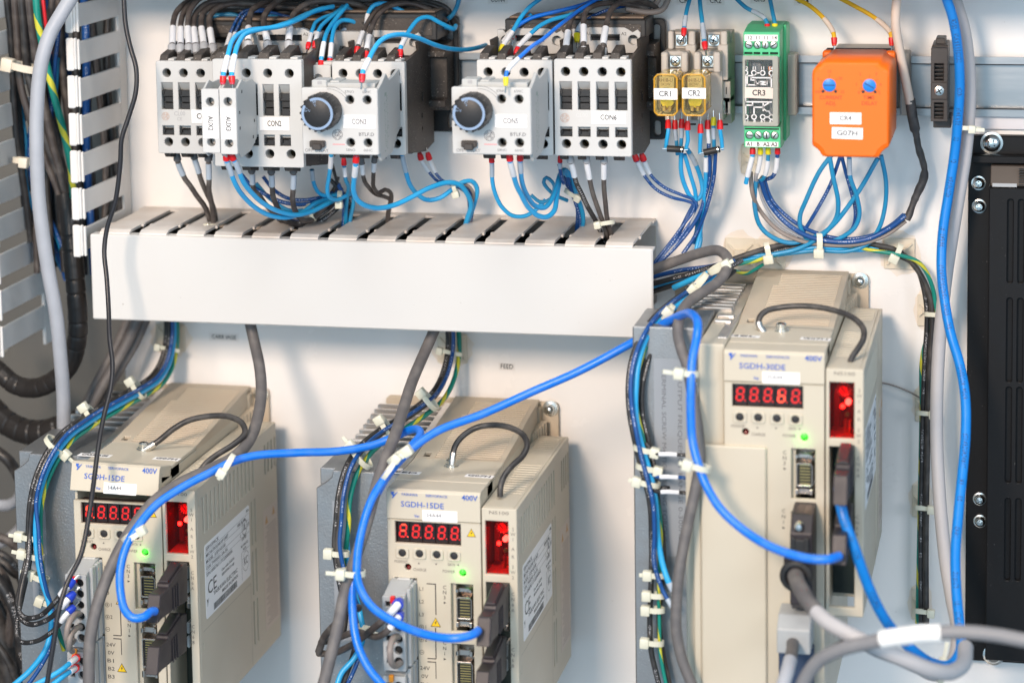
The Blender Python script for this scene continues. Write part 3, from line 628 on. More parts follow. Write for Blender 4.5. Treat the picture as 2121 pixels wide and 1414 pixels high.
# ================================================================== relays, modules and the rest of the rail
SOCK = mat('grey_beige_plastic', (.52, .48, .43), .45, var=.35, vs=50, vcol=(.40, .36, .31), bump=.08, bs=1500)
def cross_screw(par, x, z, d, r=3.2, name='terminal_screw', mtl=None, rot=.5, plate=True):
    if plate:
        g = G(); g.box(x-r*1.15, x+r*1.15, d-2.2, d-1.3, z-r*1.15, z+r*1.15, .3); par2 = g.build('clamp_plate', CHROME, par)
    g = G(); g.lathe((x, -d+1.6, z), (0, -1, 0), [(0, r), (.8, r), (1.5, r*.85), (1.9, r*.4), (1.9, .01)], 18)
    s = g.build(name, mtl or CHROME, par); g = G(); slot_marks(g, [(x, z, d+.35, r*.8, rot)]); g.build('screw_recess', DARK, s)
def socket(label, px0, px1, pyt, pyb, cx):
    x0 = U(px0, 150, 45)[0]; x1 = U(px1, 150, 45)[0]; zt = U(px0, pyt, 45)[2]; zb = U(px0, pyb, 30)[2]
    t = thing('relay_socket', label, 'relay socket', ((x0+x1)/2, -9, zb), 'relay sockets on the rail')
    w = x1-x0; zc = U(px0, 108, 55)[2]
    g = G()
    g.box(x0, x1, 9, 24, zb, zt-2, .5)
    # top step, middle step; cheeks left and right with the screw wells between
    g.box(x0+.3, x1-1, 24, 34, zc, zt-1, .5); g.box(x0+.3, x0+3.6, 34, 42, zc, zt, .7); g.box(x1-4.6, x1-.6, 34, 42, zc, zt, .7); g.box(x0+3.6, x1-4.6, 34, 37, zc, zt-1, .3)
    zm = U(px0, 152, 60)[2]
    g.box(x0-1.4, x1-3, 24, 50, zm, zc-.2, .5); g.box(x0-1.6, x0+2.2, 50, 57, zm, zc, .7); g.box(x1-7.0, x1-3, 50, 57, zm, zc, .7)
    g.box(x1-6, x1, 24, 44, zm-6, zc+3, .5)
    # right flank with its notches
    g.box(x1-4, x1+1, 22, 40, zm-20, zm-7, .5); g.box(x1-4, x1+1, 22, 40, zb+18, zm-27, .5); g.box(x1-2.5, x1, 22, 40, zb+8, zb+17, .5)
    g.box(x0-1, x1-3, 24, 46, zm-30, zm, .3); g.box(x0, x1-3, 24, 40, zb+4, zm-30, .4)
    g.build('housing', SOCK, t)
    g = G()
    for zz in (zm-6.6, zm-33): g.box(x1-3.8, x1-.4, 40, 40.2, zz-.5, zz+.6, 0)
    g.text('1', 4.4, front(x1-1.4, zm-13, 40.1)); g.text('1', 4.4, front(x1-1.4, zm-25.5, 40.1)); g.build('socket_marking', INK, t)
    xc = (x0+x1)/2-.4
    cross_screw(t, xc, (zc+zt)/2-.3, 40, 3.0, rot=.3); cross_screw(t, xc-1.6, (zc+zm)/2+.3, 55, 3.0, rot=.9)
    cross_screw(t, xc+3.6, zb+13, 42, 2.6, rot=.2); cross_screw(t, xc-3, zb+11, 42, 2.6, rot=.7)
    return t
socket('relay socket with screws under the relay CR1', 1381, 1440, 66, 252, 1410)
socket('relay socket with numbered flank under the relay CR2', 1448, 1507, 66, 258, 1475)
AMB = mat('amber_clear_plastic', (1.0, .84, .45), .04, trans=.97, ior=1.2)
AMBE = mat('amber_edge', (.88, .50, .06), .12, trans=.45, ior=1.3)
def relay(label, s, px0, px1, py0, py1, lx0, ly0, lx1, ly1):
    d0, d1 = 58, 86
    a, b, q, tt = RP(d1, px0, py0, px1, py1); t = thing('relay', label, 'relay', ((a+b)/2, -d0, q), 'clear amber plug-in relays')
    c = 2.0
    o = [(a, q+c), (a+c, q), (b-c, q), (b, q+c), (b, tt-c), (b-c, tt), (a+c, tt), (a, tt-c)]
    g = G(); g.prism(o, 'd', d0, d1, .35); g.build('cover', AMB, t)
    g = G()
    for i in range(8):
        p, r_ = o[i], o[(i+1) % 8]; g.tube([Vector((p[0], -d1+.15, p[1])), Vector((r_[0], -d1+.15, r_[1]))], .55, 6)
    for i in (3, 4, 2, 5): g.tube([Vector((o[i][0], -d0, o[i][1])), Vector((o[i][0], -d1+.2, o[i][1]))], .38, 6)
    g.build('cover_edge', AMBE, t)
    zz = lambda f: q+(tt-q)*f; xx = lambda f: a+(b-a)*f
    g = G(); g.box(xx(.12), xx(.9), d0+1, d0+4, zz(.05), zz(.95), .3); g.box(xx(.2), xx(.8), d0+4, d0+18, zz(.42), zz(.55), .3); g.box(xx(.25), xx(.33), d0+4, d0+22, zz(.55), zz(.86), .2); g.box(xx(.66), xx(.74), d0+4, d0+22, zz(.55), zz(.86), .2)
    g.box(xx(.2), xx(.8), d0+5, d0+22, zz(.84), zz(.9), .2); g.build('contact_frame', mat('relay_frame', (.86, .78, .50), .35, var=.5, vs=200, vcol=(.50, .38, .16)), t)
    g = G(); g.cyl((xx(.5), -d0-4, zz(.32)), (0, -1, 0), 2.9, 16, seg=16); g.cyl((xx(.5), -d0-20, zz(.32)), (0, -1, 0), 3.9, 1, seg=16); g.build('coil', mat('relay_coil', (.88, .78, .05), .3, var=.5, vs=300, vcol=(.4, .3, .02)), t)
    g = G(); g.box(xx(.3), xx(.45), d0+4, d0+23, zz(.08), zz(.2), .2); g.box(xx(.55), xx(.7), d0+4, d0+23, zz(.08), zz(.2), .2); g.box(xx(.34), xx(.66), d0+4, d0+14, zz(.6), zz(.8), .2); g.build('contact_blade', BRASS, t)
    g = G(); g.box(xx(.17), xx(.83), d0+22.4, d0+22.8, zz(.50), zz(.93), .1); g.build('rating_card', mat('straw_card', (.74, .66, .42), .5), t)
    g = G(); g.text('RH1B-U', 2.0, front(xx(.5), zz(.86), d1+.05), wid=(b-a)*.62, bold=.03); g.text('DC24V', 1.5, front(xx(.5), zz(.76), d1+.05), wid=(b-a)*.42); g.build('rating_lettering', mat('brown_ink', (.16, .07, .02), .5), t)
    g = G(); gi = G(); face_label(g, gi, d1+.4, lx0, ly0, lx1, ly1, s, h=3.3, wid=7.2); g.build('name_label', LABELW, t); gi.build('label_lettering', INK, t)
relay('amber see-through relay labelled CR1, the left one of the two', 'CR1', 1355.5, 1402, 155, 239, 1354.5, 183.5, 1403, 206.5)
relay('amber see-through relay labelled CR2, the right one of the two', 'CR2', 1414, 1460, 155, 239.5, 1413, 182.5, 1462, 204.5)
# CR3 green module
GRN = mat('green_plastic', (.09, .58, .27), .38, bump=.06, bs=1500, var=.12, vs=60)
d1 = 50
a, b, q, tt = RP(d1, 1541, 66, 1616, 305)
t = thing('relay_module', 'green terminal module labelled CR3 with clear front cover and circuit drawing', 'relay module', ((a+b)/2, -9, q))
Zp = lambda p: U(1580, p, d1)[2]; Xp = lambda p: U(p, 180, d1)[0]
g = G()
pr = [(9, tt+2.4), (30, tt+2.4), (d1-7, tt+1), (d1, tt), (d1, Zp(118)), (d1-7, Zp(120)), (d1-7, Zp(256)), (d1, Zp(262)), (d1, q), (d1-8, q-1.5), (30, q-1.5), (9, q+2)]
g.prism(pr, 'x', a, b, .35)
g.box(b-.3, b+1.6, 9, 30, q+1, tt+2, .5); g.build('housing', GRN, t)
holes = [circ(Xp(x), Zp(93), 2.4, 16) for x in (1552, 1570, 1586, 1603)]+[rect(Xp(x)-2.6, Xp(x)+2.6, Zp(111)-.45, Zp(109)+.3) for x in (1552, 1570, 1586, 1603)]
g = G(); g.plate(rrect(a, b, Zp(118), tt, .6, 2), holes, d1+2.4, 2.3, .25); g.build('terminal_face', GRN, t); g = G()
holes = [circ(Xp(x), Zp(280), 2.4, 16) for x in (1553, 1571, 1588, 1605)]
g.plate(rrect(a+.4, b+.4, q, Zp(262), .6, 2), holes, d1+2.4, 2.3, .25); g.build('terminal_face', GRN, t)
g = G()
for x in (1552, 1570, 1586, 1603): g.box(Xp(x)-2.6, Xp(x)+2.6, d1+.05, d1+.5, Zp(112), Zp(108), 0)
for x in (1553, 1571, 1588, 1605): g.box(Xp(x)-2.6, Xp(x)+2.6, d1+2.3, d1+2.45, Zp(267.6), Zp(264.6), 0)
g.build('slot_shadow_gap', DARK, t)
for k, (x, y) in enumerate([(1552, 93), (1570, 93), (1586, 93), (1603, 93), (1553, 280), (1571, 280), (1588, 280), (1605, 280)]):
    g = G(); g.cyl((Xp(x), -d1, Zp(y)), (0, -1, 0), 2.15, 1.5, bev=.3, seg=16); s_ = g.build('terminal_screw', SCREW, t)
    g = G(); slot_marks(g, [(Xp(x), Zp(y), d1+1.55, 2.2, .4+.7*k)], False); g.build('screw_slot', DARK, s_)
g = G(); g.box(Xp(1543.5), Xp(1612), d1+2.4, d1+2.6, Zp(85), Zp(71.5), 0); g.build('marker_strip', LABELW, t); g = G(); g.box(Xp(1545), Xp(1613), d1+2.4, d1+2.6, Zp(303), Zp(292.5), 0); g.build('marker_strip', LABELW, t)
g = G()
for x, s_ in ((1554, '12'), (1571, '11'), (1588, '11'), (1605, '14')): g.text(s_, 2.2, front(Xp(x), Zp(78), d1+2.65), bold=.02)
for x, s_ in ((1553.5, 'A1'), (1571, 'B'), (1588, 'A2'), (1604.5, 'A2')): g.text(s_, 2.2, front(Xp(x), Zp(298), d1+2.65), bold=.06)
g.build('marker_lettering', INK, t)
g = G(); g.box(Xp(1539)+2.5, Xp(1602), d1-6.9, d1-6.3, Zp(256), Zp(124), 0); g.build('circuit_board', mat('dark_green_board', (.012, .035, .025), .3, var=.6, vs=100, vcol=(.05, .06, .055)), t)
for x0_, x1_, y0_, y1_, m_ in ((1590, 1597, 140, 150, mat('orange_component', (.75, .22, .03), .3)), (1590, 1596, 152, 160, MATS['orange_component']), (1586, 1600, 160, 200, mat('grey_component', (.30, .27, .27), .35)), (1556, 1574, 132, 150, MATS['grey_component']), (1592, 1602, 205, 240, MATS['grey_component'])):
    g = G(); g.box(Xp(x0_), Xp(x1_), d1-6.3, d1-4, Zp(y1_), Zp(y0_), .3); g.build('component', m_, t)
CLR = mat('clear_plastic', (.93, .95, .93), .05, trans=.96, ior=1.18)
FRST = mat('smoky_clear_frame', (.62, .64, .58), .22, trans=.35, ior=1.2)
ca, cb, cq, ct = RP(d1+4, 1538, 116, 1612, 262)
g = G(); g.plate(rrect(ca, cb, cq, ct, 1, 2), [rrect(ca+1.6, cb-3.4, cq+2.6, ct-2.6, .6, 2)], d1+4, 9, .4); g.build('cover_frame', FRST, t)
g = G(); g.box(ca+1.5, cb-3.3, d1+2.8, d1+3.3, cq+2.5, ct-2.5, 0); g.build('cover_pane', CLR, t)
g = G(); DD = d1+3.5
def ln(pts, w=.42): 
    for (x0_, y0_), (x1_, y1_) in zip(pts, pts[1:]):
        A = Vector((Xp(x0_), -DD, Zp(y0_))); B = Vector((Xp(x1_), -DD, Zp(y1_)));
        dv = (B-A).normalized(); nn = Vector((dv.z, 0, -dv.x))*w; A -= dv*w*.7; B += dv*w*.7
        g.add([A-nn, B-nn, B+nn, A+nn], [(0, 1, 2, 3)])
def ring(x, y, r=1.35):
    n = 16; g.add([Vector((Xp(x)+q_*r*math.cos(2*math.pi*i/n), -DD, Zp(y)+q_*r*math.sin(2*math.pi*i/n))) for q_ in (1.25, .75) for i in range(n)], [(i, (i+1) % n, n+(i+1) % n, n+i) for i in range(n)])
for x in (1545.5, 1563, 1581, 1599): ring(x, 150); ring(x, 241)
ln([(1568, 150), (1577, 150)]); ln([(1545.5, 155), (1545.5, 210), (1599, 210)]); ln([(1563, 155), (1563, 156), (1549, 156), (1549, 175), (1567, 175), (1567, 168)])
ln([(1599, 155), (1599, 160), (1557, 160), (1557, 165)]); ln([(1560, 165), (1566, 165), (1566, 172), (1574, 172)]); ln([(1574, 168), (1590, 168), (1590, 174), (1574, 174), (1574, 168)]); ln([(1576, 173), (1588, 169)]); ln([(1599, 160), (1599, 181), (1549, 181)])
ln([(1545.5, 236), (1545.5, 217), (1560, 217), (1560, 212)]); ln([(1563, 236), (1563, 221), (1582, 221)]); ln([(1582, 213), (1582, 228)]); ln([(1582, 219), (1593, 212)]); ln([(1582, 223), (1589, 229), (1594, 229), (1596, 234), (1599, 236)]); ln([(1586, 241), (1594, 241)])
for x, s_ in ((1546, '12'), (1564, '11'), (1581, '11'), (1598, '14')): g.text(s_, 1.9, front(Xp(x), Zp(140.5), DD), bold=.06, th=.02)
for x, s_ in ((1547, 'A1'), (1564, 'B'), (1581, 'A2'), (1599, 'A2')): g.text(s_, 1.9, front(Xp(x), Zp(250.5), DD), bold=.06, th=.02)
g.build('circuit_drawing', mat('white_ink', (.85, .86, .86), .5), t)
g = G(); gi = G(); face_label(g, gi, DD+.2, 1543, 182, 1601, 204, 'CR3', h=3.3, wid=7.6, rot=-1.5); g.build('name_label', mat('cream_label', (.84, .76, .68), .5), t); gi.build('label_lettering', INK, t)
# end stops
def endstop(label, px0, px1, py0, py1, dd, mtl, name='end_stop'):
    a, b, q, tt = RP(dd, px0, py0, px1, py1); t = thing(name, label, 'rail end stop', ((a+b)/2, -9, q), None)
    g = G(); g.box(a, b, 6, dd, q, tt, .8); g.box(a-2, b-1, 6, dd-12, q+3, tt-4, .6); g.build('stop_body', mtl, t)
    g = G(); g.box(a+.4, a+1.2, dd, dd+.05, q+1, tt-1, 0); g.build('mould_line', GINK, t); return t
endstop('tall pale grey end stop right beside the green module CR3', 1625, 1650, 112, 240, 20, SOCK)
endstop('pale grey end stop on the rail just right of the orange unit', 1864, 1885, 108, 240, 20, SOCK)
# CR4 orange unit
ORG = mat('orange_plastic', (.88, .15, .0), .36, coat=.05, var=.06, vs=30)
d1 = 112
t = thing('current_relay', 'orange plug-in unit with two blue dials labelled CR4 and G07H', 'current relay', (U(1775, 200, 30)[0], -9, U(1775, 320, 30)[2]))
a, b, q, tt = RP(d1, 1682, 130, 1842, 326)
n_ = 5.2
def notch(a, b, q, tt, n_): return [(a, q+n_*1.2), (a+n_*.45, q+n_*.95), (a+n_*.9, q+n_*.5), (a+n_, q+.8), (a+n_*1.3, q), (b-n_*1.3, q), (b-n_, q+.8), (b-n_*.9, q+n_*.5), (b-n_*.45, q+n_*.95), (b, q+n_*1.2), (b, tt-n_*1.1), (b-.8, tt-n_*.7), (b-n_*.7, tt-n_*.5), (b-n_, tt-.8), (b-n_*1.3, tt), (a+n_*1.3, tt), (a+n_, tt-.8), (a+n_*.7, tt-n_*.5), (a+.8, tt-n_*.7), (a, tt-n_*1.1)]
g = G(); g.prism(notch(a, b, q, tt, n_), 'd', 42, d1, 1.1); g.rbox(a+.4, a+6, 42, 50, tt-6, tt-.4, 1.5); g.rbox(b-6, b-.4, 42, 50, tt-6, tt-.4, 1.5); g.build('housing', ORG, t, angle=50)
g = G(); g.box(a+2, b-2, 40, 42, q+1, tt+.4, .6); g.build('base_gasket', BLACK, t)
g = G(); g.box(a+6, b-3, 9, 40, q-1, tt-.5, .8); g.build('socket', SOCK, t)
g = G(); g.plate(notch(a+1, b-1, q+1, tt-1, n_+1), [], d1+.5, .5, .2); g.build('face', ORG, t)
Xp = lambda p: U(p, 180, d1)[0]; Zp = lambda p: U(1765, p, d1)[2]
for x in (1718, 1801):
    y = 177; g = G(); g.cyl((Xp(x), -d1, Zp(y)), (0, -1, 0), 3.7, 1.3, bev=.4, seg=24); kk = g.build('dial', mat('blue_dial', (.01, .20, .62), .35), t)
    g = G(); M = Matrix.Translation((Xp(x), -d1-1.33, Zp(y))) @ Matrix.Rotation(0 if x < 1750 else .5, 4, 'Y'); g.box(-3, 3, -.05, .03, -.35, .35, 0, M); g.build('dial_slot', mat('deep_blue', (.005, .06, .22), .5), kk)
REDI = mat('dark_red_ink', (.45, .05, .01), .5)
g = G()
for x, y, labs in ((1718, 177, (('10', 0, 28), ('5', -23, 12), ('20', 23, 14), ('MIN', -22, -15), ('25', 27, -14))), (1801, 177, (('2', -19, 23), ('3', 14, 24), ('1', -27, 2), ('4', 23, 2), ('0', -22, -15), ('5', 21, -15)))):
    for s_, dx, dy in labs: g.text(s_, 1.6, front(Xp(x+dx), Zp(y-dy), d1+.55))
    for an in (200, 150, 90, 40, 330, 215): 
        M = Matrix.Translation((Xp(x), -d1-.55, Zp(y))) @ Matrix.Rotation(-math.radians(an), 4, 'Y'); g.box(4.4, 5.9, -.02, .04, -.13, .13, 0, M)
for s_, x, y, w_ in (('CURRENT', 1721, 203, 12.6), ('ADJ.', 1721, 215, 6), ('TIME', 1800, 202, 6.4), ('DELAY', 1801, 214, 8.6)): g.text(s_, 2.1, front(Xp(x), Zp(y), d1+.55), wid=w_, bold=.03)
g.build('face_lettering', REDI, t)
g = G()
for x, y in ((1705, 190), (1731, 190), (1788, 190), (1813, 190)): g.cyl((Xp(x), -d1-.5, Zp(y)), (0, -1, 0), .9, .1, seg=8)
g.build('dial_stop_mark', INK, t)
g = G(); gi = G(); face_label(g, gi, d1+.5, 1719, 233.5, 1784, 257.5, 'CR4', h=2.8, wid=6.6); face_label(g, gi, d1+.5, 1723, 264.5, 1787, 288, 'G07H', h=2.9, wid=11.5, rot=-1); g.build('name_label', LABELW, t); gi.build('label_lettering', MATS['dark_grey_ink'], t)
# black rail clamp
d1 = 46
a, b, q, tt = RP(d1, 1928, 100, 1963, 252); zz = lambda p: U(1945, p, d1)[2]
t = thing('rail_clamp', 'narrow black terminal clamp with one round screw standing alone on the rail', 'rail end stop', ((a+b)/2, -9, q))
BRN = mat('warm_black_plastic', (.055, .047, .043), .42, var=.4, vs=60, bump=.1, bs=900)
g = G(); g.plate(rect(a, b, q, tt), [rect(a+2.0, b-2.4, zz(167), zz(132)), rect(a+2.0, b-2.4, zz(246), zz(213))], d1, 7, .3); g.box(a+.2, b-.2, 9, d1-7.1, q-1, tt+1, .5); g.box(a+2, b-2, 12, 30, tt+.5, tt+4, .4); g.box(a, b, d1-.2, d1+1.2, zz(206), zz(170), .4); g.box(a+.8, b+1.5, 9, 30, q-6, q+.5, .5); g.build('clamp_body', BRN, t)
for y0 in (134, 215):
    for k in range(4):
        g = G(); g.box(a+2, b-2.4, d1-6.8, d1-2, zz(y0+4+k*8.2)-.35, zz(y0+4+k*8.2)+.35, .1); g.build('rib', BRN, t)
cross_screw(t, (a+b)/2, zz(188), d1+1.4, 3.2, 'clamp_screw', CHROME, 1.0, plate=False)
# ================================================================== black inverter box at the right edge
VB = mat('black_enamel', (.008, .008, .009), .4, spec=.25, var=.3, vs=80, bump=.06, bs=500, speck=(.35, .35, .35), spt=.74, sps=1200)
VG = mat('grey_enamel', (.105, .085, .07), .35, var=.3, vs=60, bump=.05, bs=700)
t = thing('inverter_box', 'large black enamelled box with vertical vent slots cut off by the right edge', 'power unit', (U(2100, 1300, 20)[0], 0, -150))
P = lambda px, py, d: U(px, py, d)
xl = P(2003, 700, 12)[0]; xe = P(2046, 700, 24)[0]; zt = P(2060, 282, 12)[2]; zb = P(2060, 1370, 12)[2]; xr = xl+150
g = G(); g.box(xl, xr, 4, 12, zb, zt, .6); g.build('mounting_flange', VB, t)
g = G(); g.box(xl+2, xr, 12, 22, P(2060, 338, 20)[2], P(2060, 322, 20)[2], .5); g.build('flange_step', VB, t)
ztb = P(2060, 385, 30)[2]
g = G(); g.box(xe, xr, 12, 29, zb+8, ztb-.6, .6); g.build('case', VB, t)
g = G(); zv0 = ztb+11; g.prism([(12, zv0), (24, zv0), (30, ztb), (12, ztb)], 'x', xe+1, xr, .4); g.build('case_top', VG, t)
g = G()
for k in range(7): zz_ = zv0-1.2-k*1.5; g.box(xe+17, xr-2, 26-k*.0, 28.2+.35*k, zz_-.28, zz_+.28, 0)
g.build('top_louvre', mat('louvre_dark', (.03, .03, .03), .5), t)
g = G(); g.box(xe+2, xe+16, 29.6, 30.2, ztb-.6, ztb+1.6, .1); g.build('nameplate', mat('silver_plate', (.45, .43, .42), .35, .5), t)
slots = []
for ys0, ys1 in ((412, 585), (616, 790), (800, 998), (1030, 1200)):
    for xs0 in (2090, 2112, 2134):
        slots.append(rrect(P(xs0-5, 700, 30)[0], P(xs0+6, 700, 30)[0], P(2095, ys1, 30)[2], P(2095, ys0, 30)[2], 1.4))
g = G(); g.plate(rrect(xe+.3, xr, zb+8, ztb-1, .8), slots, 32, 2.2, .5); g.build('slotted_front', VB, t)
for k, (x, y, r) in enumerate([(2054, 297, 6.6), (2027, 380, 4.3), (2028, 428, 4.3), (2029, 1034, 4.0), (2030, 1080, 4.0), (2058, 1357, 6.4)]):
    p = P(x, y, 14); g = G(); g.lathe((p[0], -12, p[2]), (0, -1, 0), [(0, r*1.0), (1, r), (1.2, r*.8), (3, r*.72), (4.2, r*.45), (4.4, .01)], 24); s_ = g.build('mounting_screw', CHROME, t)
    g = G(); slot_marks(g, [(p[0], p[2], 16.2, r*.5, .6+k)]); g.build('screw_recess', DARK, s_)
g = G(); g.box(xl-.0, xr, .5, 3.5, P(2060, 268, 3)[2], P(2060, 240, 3)[2], .3); tg = g.build('label_strip', mat('pale_strip', (.68, .66, .68), .4), None, label='pale horizontal strip behind the top of the black box', cat='strip')
# ================================================================== names stuck on the panel
def sticker(s, px, py, h, label, wid=None, rot=-1, back=True, d=0, w=30, hh=14):
    p = U(px, py, d); t = thing('panel_sticker', label, 'sticker', (p[0], 0, p[2]))
    if back:
        g = G(); k = .29; g.box(p[0]-w*k/2, p[0]+w*k/2, d, d+.15, p[2]-hh*k/2, p[2]+hh*k/2, 0); g.build('backing', mat('clear_sticker', (.78, .76, .74), .35), t)
    g = G(); g.text(s, h, front(p[0], p[2], d+.2, rot), wid=wid, bold=.04); g.build('sticker_lettering', INK, t)
sticker('CARR IAGE', 464, 698, 2.6, 'sticker reading CARR IAGE under the long duct at the left', 16.5, w=70, hh=18)
sticker('FEED', 1050, 759, 3.0, 'sticker reading FEED on the panel below the duct', 8, w=36, hh=16)
sticker('CON4', 1031, 0, 3.2, 'sticker reading CON4 at the top edge between the contactors', 9, w=44, hh=18)
sticker('CR1', 1420, 2, 3.2, 'sticker reading CR1 cut by the top edge', 7, w=38, hh=18)
sticker('CR2', 1482, 2, 3.2, 'sticker reading CR2 cut by the top edge', 7, w=38, hh=18)
sticker('CR3', 1573, -1, 3.2, 'sticker reading CR3 above the green module', 7, w=38, hh=18)
sticker('CR4', 1663, 3, 3.2, 'sticker reading CR4 above the orange unit', 7, w=38, hh=18)
sticker('12', 2022, 252, 2.8, 'small sticker ending in 12 beside the blue cable', 3, w=20, hh=14)
# adhesive tie mounts
def tiemount(px, py, w, h, label, d=0, stain=False):
    a, b, q, tt = RP(2, px-w/2, py-h/2, px+w/2, py+h/2); t = thing('tie_mount', label, 'cable tie mount', ((a+b)/2, 0, (q+tt)/2), 'square cable tie mounts stuck on the panel')
    g = G(); g.box(a, b, .2, 1.8, q, tt, .4); m = (a+b)/2; n = (q+tt)/2; w_ = (b-a); g.build('mount_pad', PADM, t)
    for sx in (-1, 1):
        for sz in (-1, 1):
            g = G(); M = Matrix.Translation((m+sx*w_*.27, -2.4, n+sz*w_*.22)) @ Matrix.Rotation(math.radians(-45*sx*sz), 4, 'Y'); g.box(-w_*.2, w_*.2, -.7, .9, -.5, .5, .2, M); g.build('rib', PADM, t)
    g = G(); g.box(m-w_*.2, m+w_*.2, 1.8, 4.6, n-w_*.16, n+w_*.16, .5); g.build('tie_bridge', PADM, t)
    random.seed(int(px)); n_ = 22; g = G()
    g.add([Vector((m, -.04, n))]+[Vector((m+w_*(.62+.16*random.random())*math.cos(2*math.pi*i/n_), -.04, n+w_*(.60+.18*random.random())*math.sin(2*math.pi*i/n_)*(tt-q)/w_)) for i in range(n_)], [(0, i+1, (i+1) % n_+1) for i in range(n_)])
    g.build('glue_stain', mat('yellowed_glue', (.82, .745, .655), .35, var=.6, vs=120, vcol=(.84, .80, .76)), t)
    return t
for k, (x, y, w, h, s_) in enumerate([(1533, 527, 62, 66, 'above the third servo drive, left of a twin mount'), (1594, 527, 64, 62, 'above the third servo drive with the wire bundle crossing it'), (1863, 526, 64, 64, 'where the bundle turns down at the right'), (1917, 643, 34, 66, 'upper one beside the long grey cable'),
      (1912, 840, 34, 66, 'second one beside the long grey cable'), (1907, 1038, 36, 66, 'third one beside the long grey cable'), (1906, 1250, 36, 66, 'lowest one beside the long grey cable'), (352, 700, 60, 56, 'at the left under the duct holding black and blue wires'), (936, 722, 62, 60, 'middle one under the duct with wires and a yellow stain'), (1552, 330, 34, 60, 'behind the wires under the green module')]):
    tiemount(x, y, w, h, 'square beige stick-on tie mount '+s_)
